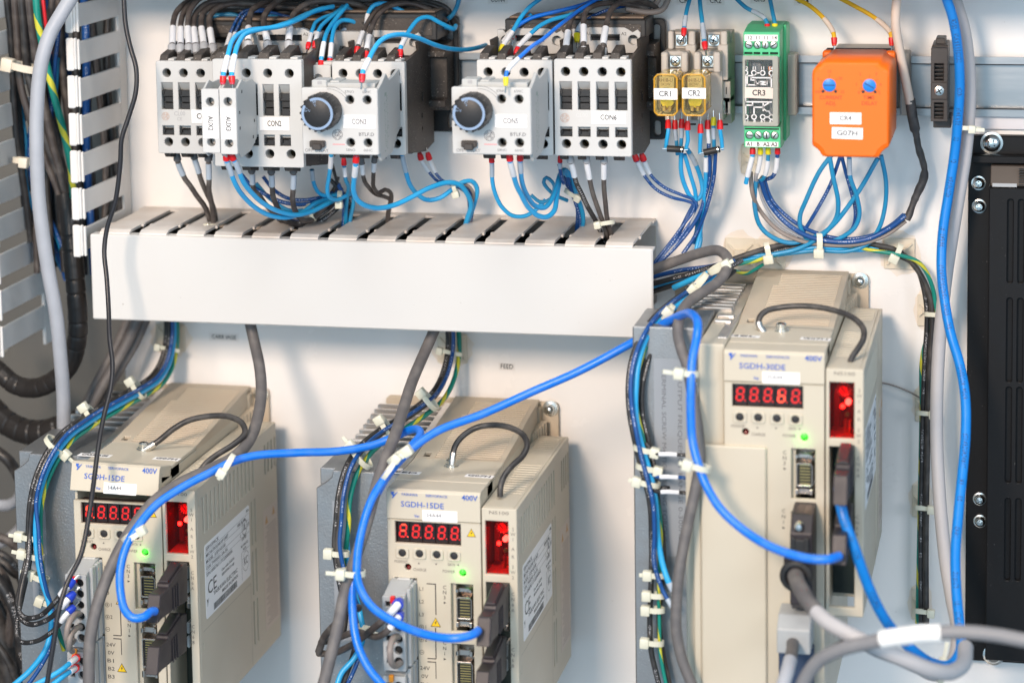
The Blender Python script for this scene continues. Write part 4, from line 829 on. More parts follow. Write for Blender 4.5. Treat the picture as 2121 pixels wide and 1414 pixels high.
# misc: wiper shadow line on panel is left to the light
# ================================================================== servo drives
BLUEI = mat('blue_print', (.03, .12, .50), .5)
SEGD = mat('segment_red', (.5, .01, .01), .4, emis=(1, .02, .02), es=.38)
SEGB = mat('segment_bright_red', (.6, .05, .02), .4, emis=(1, .06, .03), es=1.5)
LEDR = mat('led_red_lit', (1, .3, .25), .3, emis=(1, .22, .16), es=14)
LEDG = mat('led_green_lit', (.05, .9, .05), .25, emis=(.08, 1, .05), es=.75)
GOLD = mat('gold_pin', (.75, .55, .2), .3, 1)
NICK = mat('nickel_shell', (.58, .50, .44), .25, 1, var=.4, vs=200, vcol=(.35, .28, .24))
YTRI = mat('warning_yellow', (.85, .55, .01), .45)
CONG = mat('connector_grey', (.42, .44, .45), .42, var=.2, vs=60, bump=.05, bs=1200)
def drive(label, off, opts):
    ox, oz = off; big = opts.get('big')
    def f(px, py, d=180): p = U(px, py, d); return p[0]+ox, p[2]+oz
    t = thing('servo_drive', label, 'servo drive', (ox-8, 0, oz-125), 'beige servo drives')
    XL, XM, XR = -36.0+ox, 18.7+ox, 39.5+ox; ZT, ZC, ZN, ZB = -46.1+oz, -63.8+oz, -54.6+oz, -196+oz
    ZN_B = ZB
    if big: ZB = -262+oz
    fx = lambda p: f(p, 1150)[0]; fz = lambda p: f(900, p)[1]
    # ---- main housing
    g = G(); g.box(XL+.2, XM-.3, 12, 146, ZB, ZT-2.4, .5)
    g.box(XL, XL+1.6, 146, 177, ZB, ZT-1, .2); g.box(XM-1.8, XM-.3, 146, 177, ZB, ZT-1, .2); g.box(XL, XM-.3, 158, 177, ZT-6, ZT-1, .2); g.box(fx(862)+.3, fx(932)-.3, 146, 177, ZB, fz(1199), .2)
    g.build('housing', BEIGE, t)
    zz = fz(1175)
    tri = lambda x, z, s_: [(x-s_*.58, z-s_*.5), (x+s_*.58, z-s_*.5), (x, z+s_*.55)]
    holes = [rect(fx(819), fx(955), fz(1128), fz(1083)), circ(fx(844.3), fz(1177), 1.9, 18), circ(fx(957.5), fz(1183), 2.1, 18), rect(fx(932.5), fx(978.6), fz(1304.5), fz(1206)), rect(fx(932.5), fx(978.6), ZB+(70 if big else 8), fz(1330))]
    if big: pass
    else: holes.append(rect(fx(817), fx(862), ZB+3, fz(1200)))
    g = G(); g.plate(rrect(XL, XM-.2, ZB, ZC, .5, 2), holes, 180, 3, .4)
    g.build('front_panel', BEIGE, t)
    # ---- slotted top
    slots = []
    for k in range(29):
        d0 = 111-k*3.42
        if 9 <= k <= 12 and False: continue
        a = XL+(12 if k < 22 else 15); slots.append([(a, d0-.85), (XM-4, d0-.85), (XM-4, d0+.85), (a, d0+.85)])
    slots.append([(XL+4.5, 104), (XL+8.5, 104), (XL+8.5, 111), (XL+4.5, 111)])
    PVt = Vector((XL, -115, ZT)); MT = Matrix.Translation(PVt) @ Matrix.Rotation(math.radians(5.6), 4, 'X') @ Matrix.Translation(-PVt)
    g = G(); g.plate(rect(XL, XM-.3, 5, 115), slots, ZT, 2.2, .25, ax='z', M=MT); g.build('slotted_top', BEIGED, t)
    g = G(); g.prism([(12, ZT-3), (115, ZT-3), (115, ZT-1), (12, ZT+8.6)], 'x', XM-1.6, XM-.35, .1); g.build('top_rim', BEIGED, t); g = G(); g.prism([(12, ZT-3), (115, ZT-3), (115, ZT-1), (12, ZT+8.6)], 'x', XL+.05, XL+1.2, .1); g.build('top_rim', BEIGED, t)
    g = G(); g.box(XL+1.3, XM-1.7, 10, 114, ZT-3.4, ZT-2.8, 0, MT); g.build('vent_shade', mat('vent_shade_tone', (.16, .12, .08), .6), t)  # dark sheet put in as the shade behind the vent slots
    # slanted side with a few rounded ribs next to the bolt
    for k in range(6):
        g = G(); g.prism([(10+k*4.2, ZT-16), (12.6+k*4.2, ZT-16), (12.6+k*4.2, ZT-2-k*.5), (10+k*4.2, ZT-1.4-k*.5)], 'x', XM-.5, XM+5.2-k*.8, .2); g.build('rib', BEIGED, t)
    g = G(); g.prism([(115, ZT-2), (115, ZT+.1), (160, ZT+.1), (160, ZT-2)], 'x', XL+.1, XM-.1, .3); g.box(XL, XM-.3, 146, 160, ZT-8, ZT-1.9, .2); g.build('top_cover', BEIGE, t)
    # ---- top cap with the type label
    M = None
    if opts.get('tilt'):
        pv = Vector(((XL+XM)/2, -170, ZT-1)); M = Matrix.Translation(pv+Vector((0, 0, 3.2))) @ Matrix.Rotation(math.radians(opts['tilt']), 4, 'X') @ Matrix.Rotation(math.radians(1.0), 4, 'Y') @ Matrix.Translation(-pv)
    I4 = M or Matrix.Identity(4)
    g = G(); b_ = .8
    pr = [(160.5, ZT-1.2), (160.5, ZT), (178.6, ZT), (180.4, ZT-1.5), (180.6, ZC+.5), (177.5, ZC+.5), (177, ZT-2.2)]
    g.prism(pr, 'x', XL, XM-.1, .25); g.box(XL, XL+1.2, 160, 179, ZC+.6, ZT-1, .2); g.box(XM-1.3, XM-.2, 160, 179, ZC+.6, ZT-1, .2)
    if M: g.v = [M @ v for v in g.v]
    cap = g.build('front_cap', BEIGE, t)
    D = 180.75
    T_ = lambda px, py, rot=0: I4 @ front(*f(px, py, D), D, rot)
    g = G(); q = f(817, 1024, D); s_ = 3.2
    for pl in ([(-1, .9), (.05, .9), (-.25, .3), (-.1, .05), (.85, .9), (1.0, .9), (-.45, -1), (-.75, -.95), (-.45, -.35), (-.95, .2)],):
        g.add([I4 @ Vector((q[0]+u*s_*.62, -D-.06, q[1]+v*s_*.62)) for u, v in pl], [tuple(range(len(pl)))])
    g.build('logo', BLUEI, cap)
    g = G(); g.text('YASKAWA', 1.5, T_(848, 1024, -.5), wid=9.6); g.text('SERVOPACK', 1.5, T_(904, 1027.5, -.5), wid=12.8); g.text('400V', 3.1, T_(972.5, 1031.5, -.5), wid=9.2, bold=.05)
    g.text(opts['model'], 3.2, T_(874.5, 1046, -.5), wid=25, bold=.03); g.text('Ver.', 1.6, T_(864, 1068.5, -.5), wid=3.4, bold=.04); g.build('printed_type', BLUEI, cap)
    g = G(); a0, a1 = f(875, 1065, D)[0], f(947, 1065, D)[0]; z0, z1 = f(910, 1080, D)[1], f(910, 1057, D)[1]
    g.add([I4 @ v for v in [Vector((a0, -D-.1, z0)), Vector((a1, -D-.1, z0)), Vector((a1, -D-.1, z1)), Vector((a0, -D-.1, z1)), Vector((a0, -D+.1, z0)), Vector((a1, -D+.1, z0)), Vector((a1, -D+.1, z1)), Vector((a0, -D+.1, z1))]], [(0, 1, 2, 3), (4, 7, 6, 5), (0, 4, 5, 1), (1, 5, 6, 2), (2, 6, 7, 3), (3, 7, 4, 0)])
    lb = g.build('version_label', LABELW, cap); g = G(); g.text(opts['ver'], 2.2, I4 @ front(a0+6.6, (z0+z1)/2+.2, D+.2, 1), wid=8.6); g.build('label_lettering', MATS['dark_grey_ink'], lb)
    # ---- five digit display
    xa, xb = fx(820.5), fx(954); za, zb = fz(1127.5), fz(1083.5)
    g = G(); g.box(xa-1, xb+1, 172, 175.4, za-1, zb+1, 0); db = g.build('display', mat('display_black', (.035, .02, .02), .25), t)
    w = (xb-xa)/5
    for k in range(5):
        g = G(); g.box(xa+k*w+.35, xa+(k+1)*w-.35, 175, 176.6, za+.2, zb-.2, .2); dm = g.build('digit_module', mat('digit_black', (.02, .012, .012), .22), db)
        cx_, cz_ = xa+(k+.47)*w, (za+zb)/2; hw, hh, s2 = 1.75, 3.5, .55
        segs = {'a': ((-hw+.4, hh), (hw-.4, hh)), 'g': ((-hw+.4, 0), (hw-.4, 0)), 'd': ((-hw+.4, -hh), (hw-.4, -hh)), 'f': ((-hw, .4), (-hw, hh-.4)), 'b': ((hw, .4), (hw, hh-.4)), 'e': ((-hw, -hh+.4), (-hw, -.4)), 'c': ((hw, -hh+.4), (hw, -.4))}
        lit = opts['lit'][k]
        for on in (0, 1):
            g = G()
            for nm, (p0_, p1_) in segs.items():
                if (nm in lit) != bool(on): continue
                A = Vector((cx_+p0_[0]+p0_[1]*.12, -176.7, cz_+p0_[1])); B = Vector((cx_+p1_[0]+p1_[1]*.12, -176.7, cz_+p1_[1])); dv = (B-A).normalized(); n_ = Vector((-dv.z, 0, dv.x))*s2
                g.add([A-dv*.25, A+n_+dv*.3, B+n_-dv*.3, B+dv*.25, B-n_-dv*.3, A-n_+dv*.3], [(0, 1, 2, 3, 4, 5)])
            if on == (1 if '.' in lit else 0) or True:
                if ('.' in lit) == bool(on): g.cyl((cx_+hw+.95, -176.6, cz_-hh), (0, -1, 0), .45, .1, seg=8)
            if g.v:
                o = g.build('lit_segments' if on else 'segments', SEGB if on else SEGD, db)
    # ---- keys, lamps, lettering
    for x, y in ((833.5, 1143.7), (869, 1145.3), (904.8, 1147.4), (940.5, 1150)):
        q = f(x, y); g = G(); g.plate(rrect(q[0]-3.7, q[0]+3.9, q[1]-3.2, q[1]+2.9, 1.2), [circ(q[0], q[1]-.1, 2.35, 16)], 180.9, 1.0, .3); bt = g.build('key_surround', BEIGE, t)
        g = G(); g.cyl((q[0], -179.9, q[1]-.1), (0, -1, 0), 2.1, .7, bev=.3, seg=16); g.build('key', mat('rubber_black', (.02, .02, .022), .55), bt)
    q = f(844.3, 1177); g = G(); g.lathe((q[0]+.3, -176, q[1]), (0, -1, 0), [(0, 1.5), (1.6, 1.45), (2.6, .9), (2.9, .01)], 14); g.build('charge_lamp', mat('led_dark_red', (.16, .01, .01), .2), t)
    q = f(957.5, 1183); g = G(); g.lathe((q[0]+.1, -176.5, q[1]), (0, -1, 0), [(0, 1.95), (2.2, 1.9), (3.6, 1.2), (4, .01)], 18); g.build('power_lamp', LEDG, t)
    l = bpy.data.lights.new('green_glow', 'POINT'); l.energy = .0013; l.color = (.1, 1, .05); l.shadow_soft_size = .0015; o = bpy.data.objects.new('green_glow', l); COL.objects.link(o); o.location = Vector((q[0]-.8, -181.6, q[1]-1.6))*K; o['kind'] = 'structure'
    g = G(); TT = lambda s_, h, px, py, **k: g.text(s_, h, front(*f(px, py, 180), 180.03, -.6), **k)
    TT('MODE/SET', 1.5, 830.5, 1162.5, wid=7.6); TT('DATA', 1.5, 935, 1169, wid=4.2); TT('CHARGE', 1.7, 869.5, 1179.5, wid=7.6); TT('POWER', 1.7, 929.5, 1183, wid=7.2)
    for x, y, r_ in ((867.5, 1166, 0), (903.4, 1167.5, 180), (949, 1169.6, 90)):
        q = f(x, y); a_ = [math.radians(r_+90+120*i) for i in range(3)]; g.add([Vector((q[0]+.75*math.cos(a), -180.06, q[1]+.75*math.sin(a))) for a in a_], [(0, 1, 2)])
    g.text('NS100', 1.9, front(*f(1033, 1062), 180.03, -.6), wid=11.2)
    for k, (ch, y) in enumerate((('S', 1096), ('W', 1106.5), ('1', 1117), ('A', 1137), ('R', 1153), ('S', 1174), ('W', 1185), ('2', 1196), ('C', 1230), ('N', 1241), ('6', 1252), ('A', 1263.5), ('C', 1345), ('N', 1356), ('6', 1367), ('B', 1378.5))): g.text(ch, 1.9, front(*f(1062.5, y), 180.03))
    g.build('face_lettering', mat('brown_grey_ink', (.13, .11, .10), .6), t)
    g = G(); TT = lambda s_, h, px, py, **k: g.text(s_, h, front(*f(px, py, 180), 180.03, -.6), **k)
    if not big:
        for s_, y in (('L1', 1219), ('L2', 1245.5), ('L3', 1272)): TT(s_, 2.2, 873, y)
        for s_, y in (('1', 1298), ('2', 1324)): TT(s_, 2.2, 882, y)
        for y, pl in ((1297.5, 1), (1323.5, 1), (1349.5, 0)):
            q = f(873.5, y); n_ = 14; g.add([Vector((q[0]+r_*math.cos(2*math.pi*i/n_), -180.06, q[1]+r_*math.sin(2*math.pi*i/n_))) for r_ in (1.4, 1.15) for i in range(n_)], [(i, (i+1) % n_, n_+(i+1) % n_, n_+i) for i in range(n_)])
            g.box(q[0]-.8, q[0]+.8, 180, 180.08, q[1]-.12, q[1]+.12, 0)
            if pl: g.box(q[0]-.12, q[0]+.12, 180, 180.1, q[1]-.8, q[1]+.8, 0)
        for s_, y, w_ in (('24V', 1383, 5.8), ('0V', 1400, 4), ('B1', 1417, 4), ('B2', 1434, 4), ('B3', 1451, 4)): TT(s_, 2.3, 880, y, wid=w_)
        def bar(x0, y0, x1, y1): a_ = f(x0, y0); b2 = f(x1, y1); g.box(min(a_[0], b2[0])-.13, max(a_[0], b2[0])+.13, 180, 180.07, min(a_[1], b2[1])-.13, max(a_[1], b2[1])+.13, 0)
        bar(884, 1208.5, 902.5, 1208.5); bar(902.5, 1209, 902.5, 1272); bar(902.7, 1300, 902.7, 1363); bar(886, 1363, 902.7, 1363); bar(886, 1370, 903, 1370); bar(903, 1370, 903, 1404)
    for ch, y in (('C', 1216), ('N', 1226.5), ('3', 1237), ('C', 1331), ('N', 1342), ('1', 1353)): TT(ch, 2.1, 921, y)
    for y in (1247.5, 1364): q = f(921.5, y); g.add([Vector((q[0]-.7, -180.06, q[1]+.7)), Vector((q[0]-.7, -180.06, q[1]-.7)), Vector((q[0]+.9, -180.06, q[1]))], [(0, 1, 2)])
    g.build('terminal_lettering', mat('near_black_ink', (.045, .04, .04), .6), t)
    tris = [] if big else [(902.5, 1288, 5.2), (903.5, 1432, 5.2)]
    if not big: tris.append((976.5, 1103, 4.6))
    else: tris.append((742, 1066, 4.4))
    for x, y, s_ in tris:
        q = f(x, y); dd = 180.0; g = G(); g.prism(tri(q[0], q[1], s_), 'd', dd, dd+.12); w_ = g.build('warning_sign', mat('sign_edge', (.05, .035, .0), .5), t)
        g = G(); g.prism(tri(q[0], q[1]-.05, s_*.82), 'd', dd+.12, dd+.2); g.build('sign_face', YTRI, w_)
        g = G(); g.add([Vector((q[0]+u*s_*.2, -dd-.24, q[1]+v*s_*.22-.2)) for u, v in ((.3, 1), (-.7, -.1), (-.05, -.1), (-.5, -1.2), (.7, .25), (.05, .25), (.7, 1))], [(0, 1, 2, 5, 6), (2, 3, 4, 5)]); g.build('sign_flash', INK, w_)
    # ---- connectors in the channel
    def dconn(px0, px1, py0, py1, d=176, pins=9):
        xa, za = f(px0, py1, d); xb, zb = f(px1, py0, d); zb = f(px0, py0, d)[1]
        g = G(); g.box(xa, xb, 160, 166, za, zb, .3); c_ = g.build('connector', NICK, t)
        h = zb-za; m0, m1 = za+h*.22, zb-h*.30
        g = G(); xi0, xi1 = xa+.6, xb-.3
        g.plate([(xi0+.6, m0), (xi1-1.2, m0), (xi1, m0+1.6), (xi1, m1-1.6), (xi1-1.2, m1), (xi0+.6, m1), (xi0, m1-.8), (xi0, m0+.8)], [[(xi0+1.3, m0+1), (xi1-1.5, m0+1), (xi1-.8, m0+2), (xi1-.8, m1-2), (xi1-1.5, m1-1), (xi0+1.3, m1-1), (xi0+.8, m1-1.5), (xi0+.8, m0+1.5)]], d, 10, .25); g.build('connector_shell', NICK, c_)
        g = G(); g.box(xi0+.8, xi1-.8, 166, d-1.5, m0+1, m1-1, 0); g.build('connector_insert', BLACK, c_)
        n_ = max(3, int((m1-m0-3)/1.3))
        for k in range(n_):
            g = G(); zz_ = m0+1.8+k*(m1-m0-3.2)/(n_-1); g.box(xi0+1.9, xi1-1.6, d-1.5, d-1.1, zz_-.22, zz_+.22, 0); g.build('pin', GOLD, c_)
        for z0_, z1_ in ((zb-h*.22, zb-h*.12), (za+h*.05, za+h*.18)):
            g = G(); g.box(xa+.2, xb-.2, 166, d-2, z0_, z1_, .4); g.box(xa, xa+1.9, d-6, d, z0_+.2, z1_-.3, .3); g.box(xb-2.2, xb-.4, d-6, d, z0_+.2, z1_-.3, .3); g.build('latch', NICK, c_)
        for zz_ in (zb-h*.06, ):
            g = G(); g.cyl(((xa+xb)/2, -166, zz_), (0, -1, 0), 1.2, 1.5, seg=12, bev=.3); g.build('jack_screw', CHROME, c_)
    dconn(944, 978, 1206, 1304)
    if not big: dconn(945, 980, 1330, 1460, pins=14)
    g = G(); g.box(fx(932.5)-.5, fx(978.6)+.5, 146, 148, ZB, fz(1200), 0); g.build('channel_back', DARK, t)
    g = G(); g.box(fx(933)-1.2, fx(940), 149, 176, ZB, fz(1206), .3); g.build('channel_wall', BEIGE, t)
    # ---- network module on the right
    ZB = -192.5+oz if big else ZB
    g = G(); wz0, wz1 = fz(1191), fz(1080); ux0, ux1 = f(1005.5, 1150)[0], f(1053.5, 1150)[0]; lz1 = f(1030, 1206)[1]
    g.plate(rrect(XM+.5, XR-.05, ZB, ZN, .6, 2), [rect(ux0, ux1, f(1030, 1190)[1], f(1030, 1079)[1]), rect(ux0, ux1+.2, ZB+5, lz1)], 180, 3, .4); g.build('module_front', BEIGE, t)
    g = G(); g.box(XM+.5, XR-7, 20, 146, ZB, ZN-5.4, .3); g.box(XM+.5, XR-2, 20, 24, ZB, ZN-2.4, .2); g.box(XM+.5, XM+1.6, 146, 177, ZB, ZN-1, .2); g.box(XM+1.6, XR-2, 146, 177, f(1030, 1204)[1], f(1030, 1193)[1], .2); g.build('module_body', BEIGE, t)
    slots = [[(XM+3.4, d_-.6), (XR-4, d_-.6), (XR-4, d_+.6), (XM+3.4, d_+.6)] for d_ in [26+4.4*k for k in range(7)]+[88+5*k for k in range(13)]]
    g = G(); g.plate(rect(XM+.5, XR-2.05, 20, 176.9), slots, ZN, 2.2, .3, ax='z'); g.build('module_top', BEIGE, t)
    sl = [rect(165.8-k*7.4-1.5, 165.8-k*7.4+1.5, ZN-29.6, ZN-8) for k in range(14)]+[rect(171.2, 172.8, ZN-11.5, ZN-8)]+[rect(44.5-k*7-1.3, 44.5-k*7+1.3, ZN-28, ZN-9) for k in range(4)]
    for zz0, zz1 in ((-65, -37), (-97, -69), (-129, -101)): sl += [rect(d_-1.3, d_+1.3, ZN+zz0, ZN+zz1) for d_ in (74.5, 67.5)]
    sl += [rect(171.3, 173, ZN-44, ZN-40), rect(171.3, 173, ZN-98, ZN-94)]
    g = G(); g.plate(rrect(20, 176.9, ZB, ZN, .5, 2), sl, XR, 2, .3, ax='x'); g.build('module_side', BEIGE, t)
    g = G(); g.box(XR-.02, XR+.06, 80, 172, ZN-87.6, ZN-87.2, 0); g.box(XR-.02, XR+.06, 80, 80.4, ZN-140, ZN-87, 0); g.build('moulded_outline', mat('beige_line', (.42, .38, .31), .5), t)
    # rating label on the side
    g = G(); da, db_, za_, zb_ = 166, 80, ZN-82, ZN-37; pts = rrect(min(da, db_), max(da, db_), za_, zb_, 2)
    g.prism(pts, 'x', XR, XR+.15); lab = g.build('rating_label', mat('silver_label', (.86, .88, .90), .35), t)
    g = G(); X1 = XR+.17; sd = lambda d_, z_: side(X1, d_, z_)
    LFT = lambda s_, h, d_, z_, w_: g.text(s_, h, Matrix.Translation((X1, -d_, z_)) @ Matrix(((0, 0, 1, 0), (1, 0, 0, 0), (0, 1, 0, 0), (0, 0, 0, 1))), align='LEFT', wid=None if not w_ else w_, bold=.02)
    zt_ = zb_
    for k, (s_, h, w_) in enumerate((('SERVOPACK', 2.3, 24), ('MECHATROLINK I/F UNIT', 2.1, 42), ('MODEL  JUSP-NS100', 2.2, 36), ('O/N TW0301-5A-56', 2.2, 40), ('S/N 0007611712200056', 2.2, 49))): LFT(s_, h, 164, zt_-3.2-k*3.9, w_)
    LFT('VER.06100', 2.0, 104, zt_-7.0, 16); LFT('PF0L', 1.6, 86, zt_-3, 5)
    for k in range(4): g.box(X1-.02, X1+.03, 81, 165, zt_-5.1-k*3.9, zt_-4.95-k*3.9, 0)
    LFT('CE', 8.0, 162.5, zt_-28, 16); LFT('Use with SGDH', 1.7, 136, zt_-24.3, 24); LFT('SERVOPACK only', 1.7, 136, zt_-27.3, 24); LFT('YASKAWA ELECTRIC', 2.5, 152, zt_-33.6, 46); LFT('MADE IN JAPAN', 2.0, 136, zt_-37.2, 30); LFT('NO CONT. EQ.', 1.4, 98, zt_-22, 14); LFT('LISTED', 1.8, 96, zt_-17.8, 9); LFT('E6172', 1.3, 94, zt_-24.5, 6)
    g.add([Vector((X1, -164+u*1.7, zt_-35.5+v*2.3)) for u, v in ((-.2, .9), (.7, .9), (.9, .3), (1.6, .9), (1.9, .9), (.5, -1), (.2, -.9), (.5, -.2))], [tuple(range(8))])
    cz, cd_ = zt_-11.5, 90
    for rr in (4.4, 3.9): pass
    n_ = 24; g.add([Vector((X1, -(cd_+r_*math.cos(2*math.pi*i/n_)), cz+r_*math.sin(2*math.pi*i/n_))) for r_ in (5.0, 4.4) for i in range(n_)], [(i, (i+1) % n_, n_+(i+1) % n_, n_+i) for i in range(n_)])
    g.text('UL', 3.6, sd(cd_, cz), wid=4.8, bold=.1); g.text('C', 2, sd(98, cz-3.5)); g.text('US', 2, sd(82.5, cz))
    cz, cd_ = zt_-33, 89
    g.add([Vector((X1, -(cd_+r_*math.cos(2*math.pi*i/n_)), cz+r_*math.sin(2*math.pi*i/n_))) for r_ in (6.3, 6.0) for i in range(n_)], [(i, (i+1) % n_, n_+(i+1) % n_, n_+i) for i in range(n_)])
    g.text('KC', 5, sd(cd_, cz), wid=7)
    for a_, b2, c_, e_ in ((81, 97.2, zt_-25.9, zt_-25.7), (97, 97.2, zt_-43, zt_-25.7)): g.box(X1-.02, X1+.03, a_, b2, c_, e_, 0)
    random.seed(3); dd = 152
    while dd > 108: w_ = random.choice((.35, .6, .9)); g.box(X1-.02, X1+.03, dd-w_, dd, zt_-43.6, zt_-39.6, 0); dd -= w_+random.choice((.35, .6))
    g.build('rating_lettering', mat('label_ink', (.06, .065, .07), .55), lab)
    # faint second label at the back of the side
    g = G(); g.box(XR, XR+.12, 20.6, 52, ZN-128, ZN-50, 0); l2 = g.build('warning_label', mat('faded_pink_label', (.60, .52, .45), .45), t)
    g = G(); random.seed(9)
    for k in range(34): zz_ = ZN-62-k*1.9; g.box(XR+.1, XR+.16, 24+random.random()*2, 49-random.random()*7, zz_-.35, zz_+.35, 0)
    g.build('small_print', mat('faded_grey_ink', (.42, .36, .32), .6), l2)
    for dz_, zz_ in ((45, ZN-57), (30, ZN-55)):
        g = G(); g.prism([(dz_-3, zz_-2.6), (dz_+3, zz_-2.6), (dz_, zz_+2.6)], 'x', XR+.12, XR+.2); g.build('warning_triangle', mat('faded_orange', (.55, .32, .12), .5), l2)
    # ---- window of the module: board, rotary switch, lamps, gold contacts
    g = G(); wz0, wz1 = f(1030, 1190)[1], f(1030, 1079)[1]; g.box(ux0-1, ux1+1, 150, 152, wz0-1, wz1+1, 0); g.build('window_board', mat('dark_red_board', (.05, .008, .010), .35, var=.4, vs=150, vcol=(.03, .01, .01)), t)
    g = G(); g.box(ux0-.9, ux0-.2, 150, 177, wz0, wz1, 0); g.box(ux1+.2, ux1+.8, 150, 177, wz0, wz1, 0); g.build('window_wall', mat('red_brown_wall', (.045, .015, .016), .15), t)
    g = G(); g.box(ux0-.6, ux1+.6, 176.2, 176.9, wz0-.5, wz1+.5, 0); g.build('window_pane', mat('red_clear_pane', (.80, .10, .10), .04, trans=.97, ior=1.15), t)
    q = f(1037, 1094, 168); g = G(); g.cyl((q[0], 150-300-2, q[1]), (0, -1, 0), 4.2, 12, seg=24); sw = g.build('rotary_switch', mat('switch_black', (.05, .02, .022), .4), t)
    g = G(); g.cyl((q[0], -163.9, q[1]), (0, -1, 0), 2.4, 1.2, seg=18); g.build('switch_dial', mat('switch_red_glow', (.75, .03, .03), .4, emis=(1, .03, .03), es=.15), sw)  # dial emits a little red for the glow on it, it is no lamp
    g = G(); M_ = Matrix.Translation((q[0], -165.15, q[1])) @ Matrix.Rotation(.9, 4, 'Y'); g.box(-1.9, 1.9, -.03, .03, -.3, .3, 0, M_); g.build('switch_arrow', DARK, sw)
    g = G()
    for k in range(14): a_ = 2*math.pi*k/14; g.text('0123456789ABCD'[k], 1.1, front(q[0]+3.3*math.cos(a_), q[1]+3.3*math.sin(a_), 164.05, math.degrees(a_)-90))
    g.build('switch_numbers', LABELW, sw)
    q = f(1044.5, 1119, 172); g = G(); g.lathe((q[0], -166, q[1]), (0, -1, 0), [(0, 1.6), (3.4, 1.6), (5, 1.0), (5.4, .01)], 16); g.build('status_lamp', LEDR, t)
    l = bpy.data.lights.new('red_glow', 'POINT'); l.energy = .006; l.color = (1, .03, .02); l.shadow_soft_size = .0015; o = bpy.data.objects.new('red_glow', l); COL.objects.link(o); o.location = Vector((q[0]-2.6, -174.5, q[1]-1))*K; o['kind'] = 'structure'
    q = f(1045, 1142, 168); g = G(); g.lathe((q[0], -164, q[1]), (0, -1, 0), [(0, 1.2), (2, 1.2), (3, .5), (3.1, .01)], 12); g.build('link_lamp', mat('led_green_dim', (.03, .35, .12), .3, emis=(.05, .6, .2), es=.25), t)
    for k in range(7):
        q = f(1043, 1156+k*4.6, 168)
        for dx in (-.4, 1.9): g = G(); g.box(q[0]+dx-.7, q[0]+dx+.7, 160, 165.5, q[1]-.32, q[1]+.32, .1); g.build('contact_pin', GOLD, t)
    g = G(); q = f(1030, 1140, 160); g.box(q[0]-1.6, q[0]+1.4, 152, 160, wz0+1, wz1-9, .3); g.build('relay_body', mat('maroon_part', (.12, .02, .02), .3), t)
    # lower opening: board and white latches
    g = G(); g.box(ux0-.5, ux1+.5, 148, 149, ZB+3, lz1, 0); g.build('lower_board', mat('green_black_board', (.01, .02, .018), .4, var=.5, vs=100), t)
    for y in (1228, 1258, 1345, 1375):
        q = f(1050, y, 172); g = G(); g.box(q[0]-1.2, q[0]+1.0, 160, 174, q[1]-3.6, q[1]+3.6, .7); g.build('white_latch', WPL, t)
    for y in (1287, 1300):
        q = f(1049, y, 172); g = G(); g.box(q[0]-1.4, q[0]+1.4, 155, 172, q[1]-2, q[1]+2, .6); g.build('metal_catch', NICK, t)
    # ---- heat sink at the left
    if not big:
        hz = -47.5+oz; hx0 = -88+ox
        g = G(); g.plate([(hx0, -210+oz), (XL-.8, -210+oz), (XL-.8, hz), (hx0+10.5, hz), (hx0+9.5, hz-4), (hx0+5.5, hz-7.5), (hx0, hz-11)], [], 145, 7, .5); g.build('heat_sink_front', HEAT, t)
        g = G(); g.box(hx0+.6, XL-1, 84, 138, -210+oz, hz-.6, .5); g.build('heat_sink_block', HEAT, t)
        for k in range(8):
            g = G(); g.box(hx0+4, XL-5, 14+k*9, 17.4+k*9, -210+oz, hz+7.6-k*.9, .5); g.build('cooling_fin', FIN, t)
        g = G(); g.prism([(12, hz-6), (138, hz-6), (138, hz+1.2), (115, hz+1.4), (12, hz+9.4)], 'x', XL-5, XL-.5, .3); g.build('metal_edge_strip', FIN, t)
        g = G(); g.box(hx0+4, XL-5, 12, 84, -205+oz, hz-14, 0); g.build('fin_gap_shade', mat('fin_shade', (.12, .12, .12), .5), t)  # dark block painted as the shade between the fins
        p_ = f(742, 1112, 145.3) if False else (hx0+14, -106+oz)
        g = G(); g.box(hx0+9.6, hx0+19.5, 145, 145.15, -150+oz, -66+oz, 0); s1 = g.build('strip_label', mat('grey_clear_label', (.31, .34, .38), .3), t)
        g = G(); g.text('OUTPUT FREQUENCY RANGE 0-300Hz', 2.4, front(hx0+14.4, -106+oz, 145.2, -90), wid=72); g.text('K V', 1.8, front(hx0+16, -147+oz, 145.2, -90)); g.build('strip_lettering', mat('slate_ink', (.17, .18, .20), .5), s1)
    # ---- mounting flange with its bolts
    fx1 = XM+11.5; ft = -37.5+oz; fl = -76+ox if not big else XL-46
    g = G(); g.plate(rrect(fl-6, fx1, -62+oz, ft, 3), [], 4.2, 3.8, .4); g.box(XL-2, XM+1, 4, 12.5, -62+oz, -39.6+oz, .5); g.build('mounting_flange', BEIGED, t)
    q = U(1138-0, 845, 5); bx, bz = XM+6.5, -41.0+oz
    g = G(); g.lathe((bx, -4, bz), (0, -1, 0), [(0, 4.9), (1.2, 4.9), (1.3, 3.9), (2.0, 3.9), (2.1, 3.2), (4.2, 3.0), (5.4, 2.2), (6.0, 1.0), (6.1, .01)], 24); bo = g.build('mounting_bolt', CHROME, t)
    g = G(); slot_marks(g, [(bx, bz, 8.9, 1.9, .8)]); g.build('bolt_recess', DARK, bo)
    # ---- earth screw and the labels lying on top
    q = UZ(935, 966, -46.1); ex, ed = q[0]+ox, -q[1]
    g = G(); g.lathe((ex, -ed, ZT), (0, 0, 1), [(0, 4.4), (.8, 4.4), (.9, 3.6), (1.8, 3.6), (1.9, 3.0), (4.2, 3.0), (4.8, 2.3), (4.9, .01)], 24); es_ = g.build('earth_screw', CHROME, t)
    g = G(); slot_marks(g, []); 
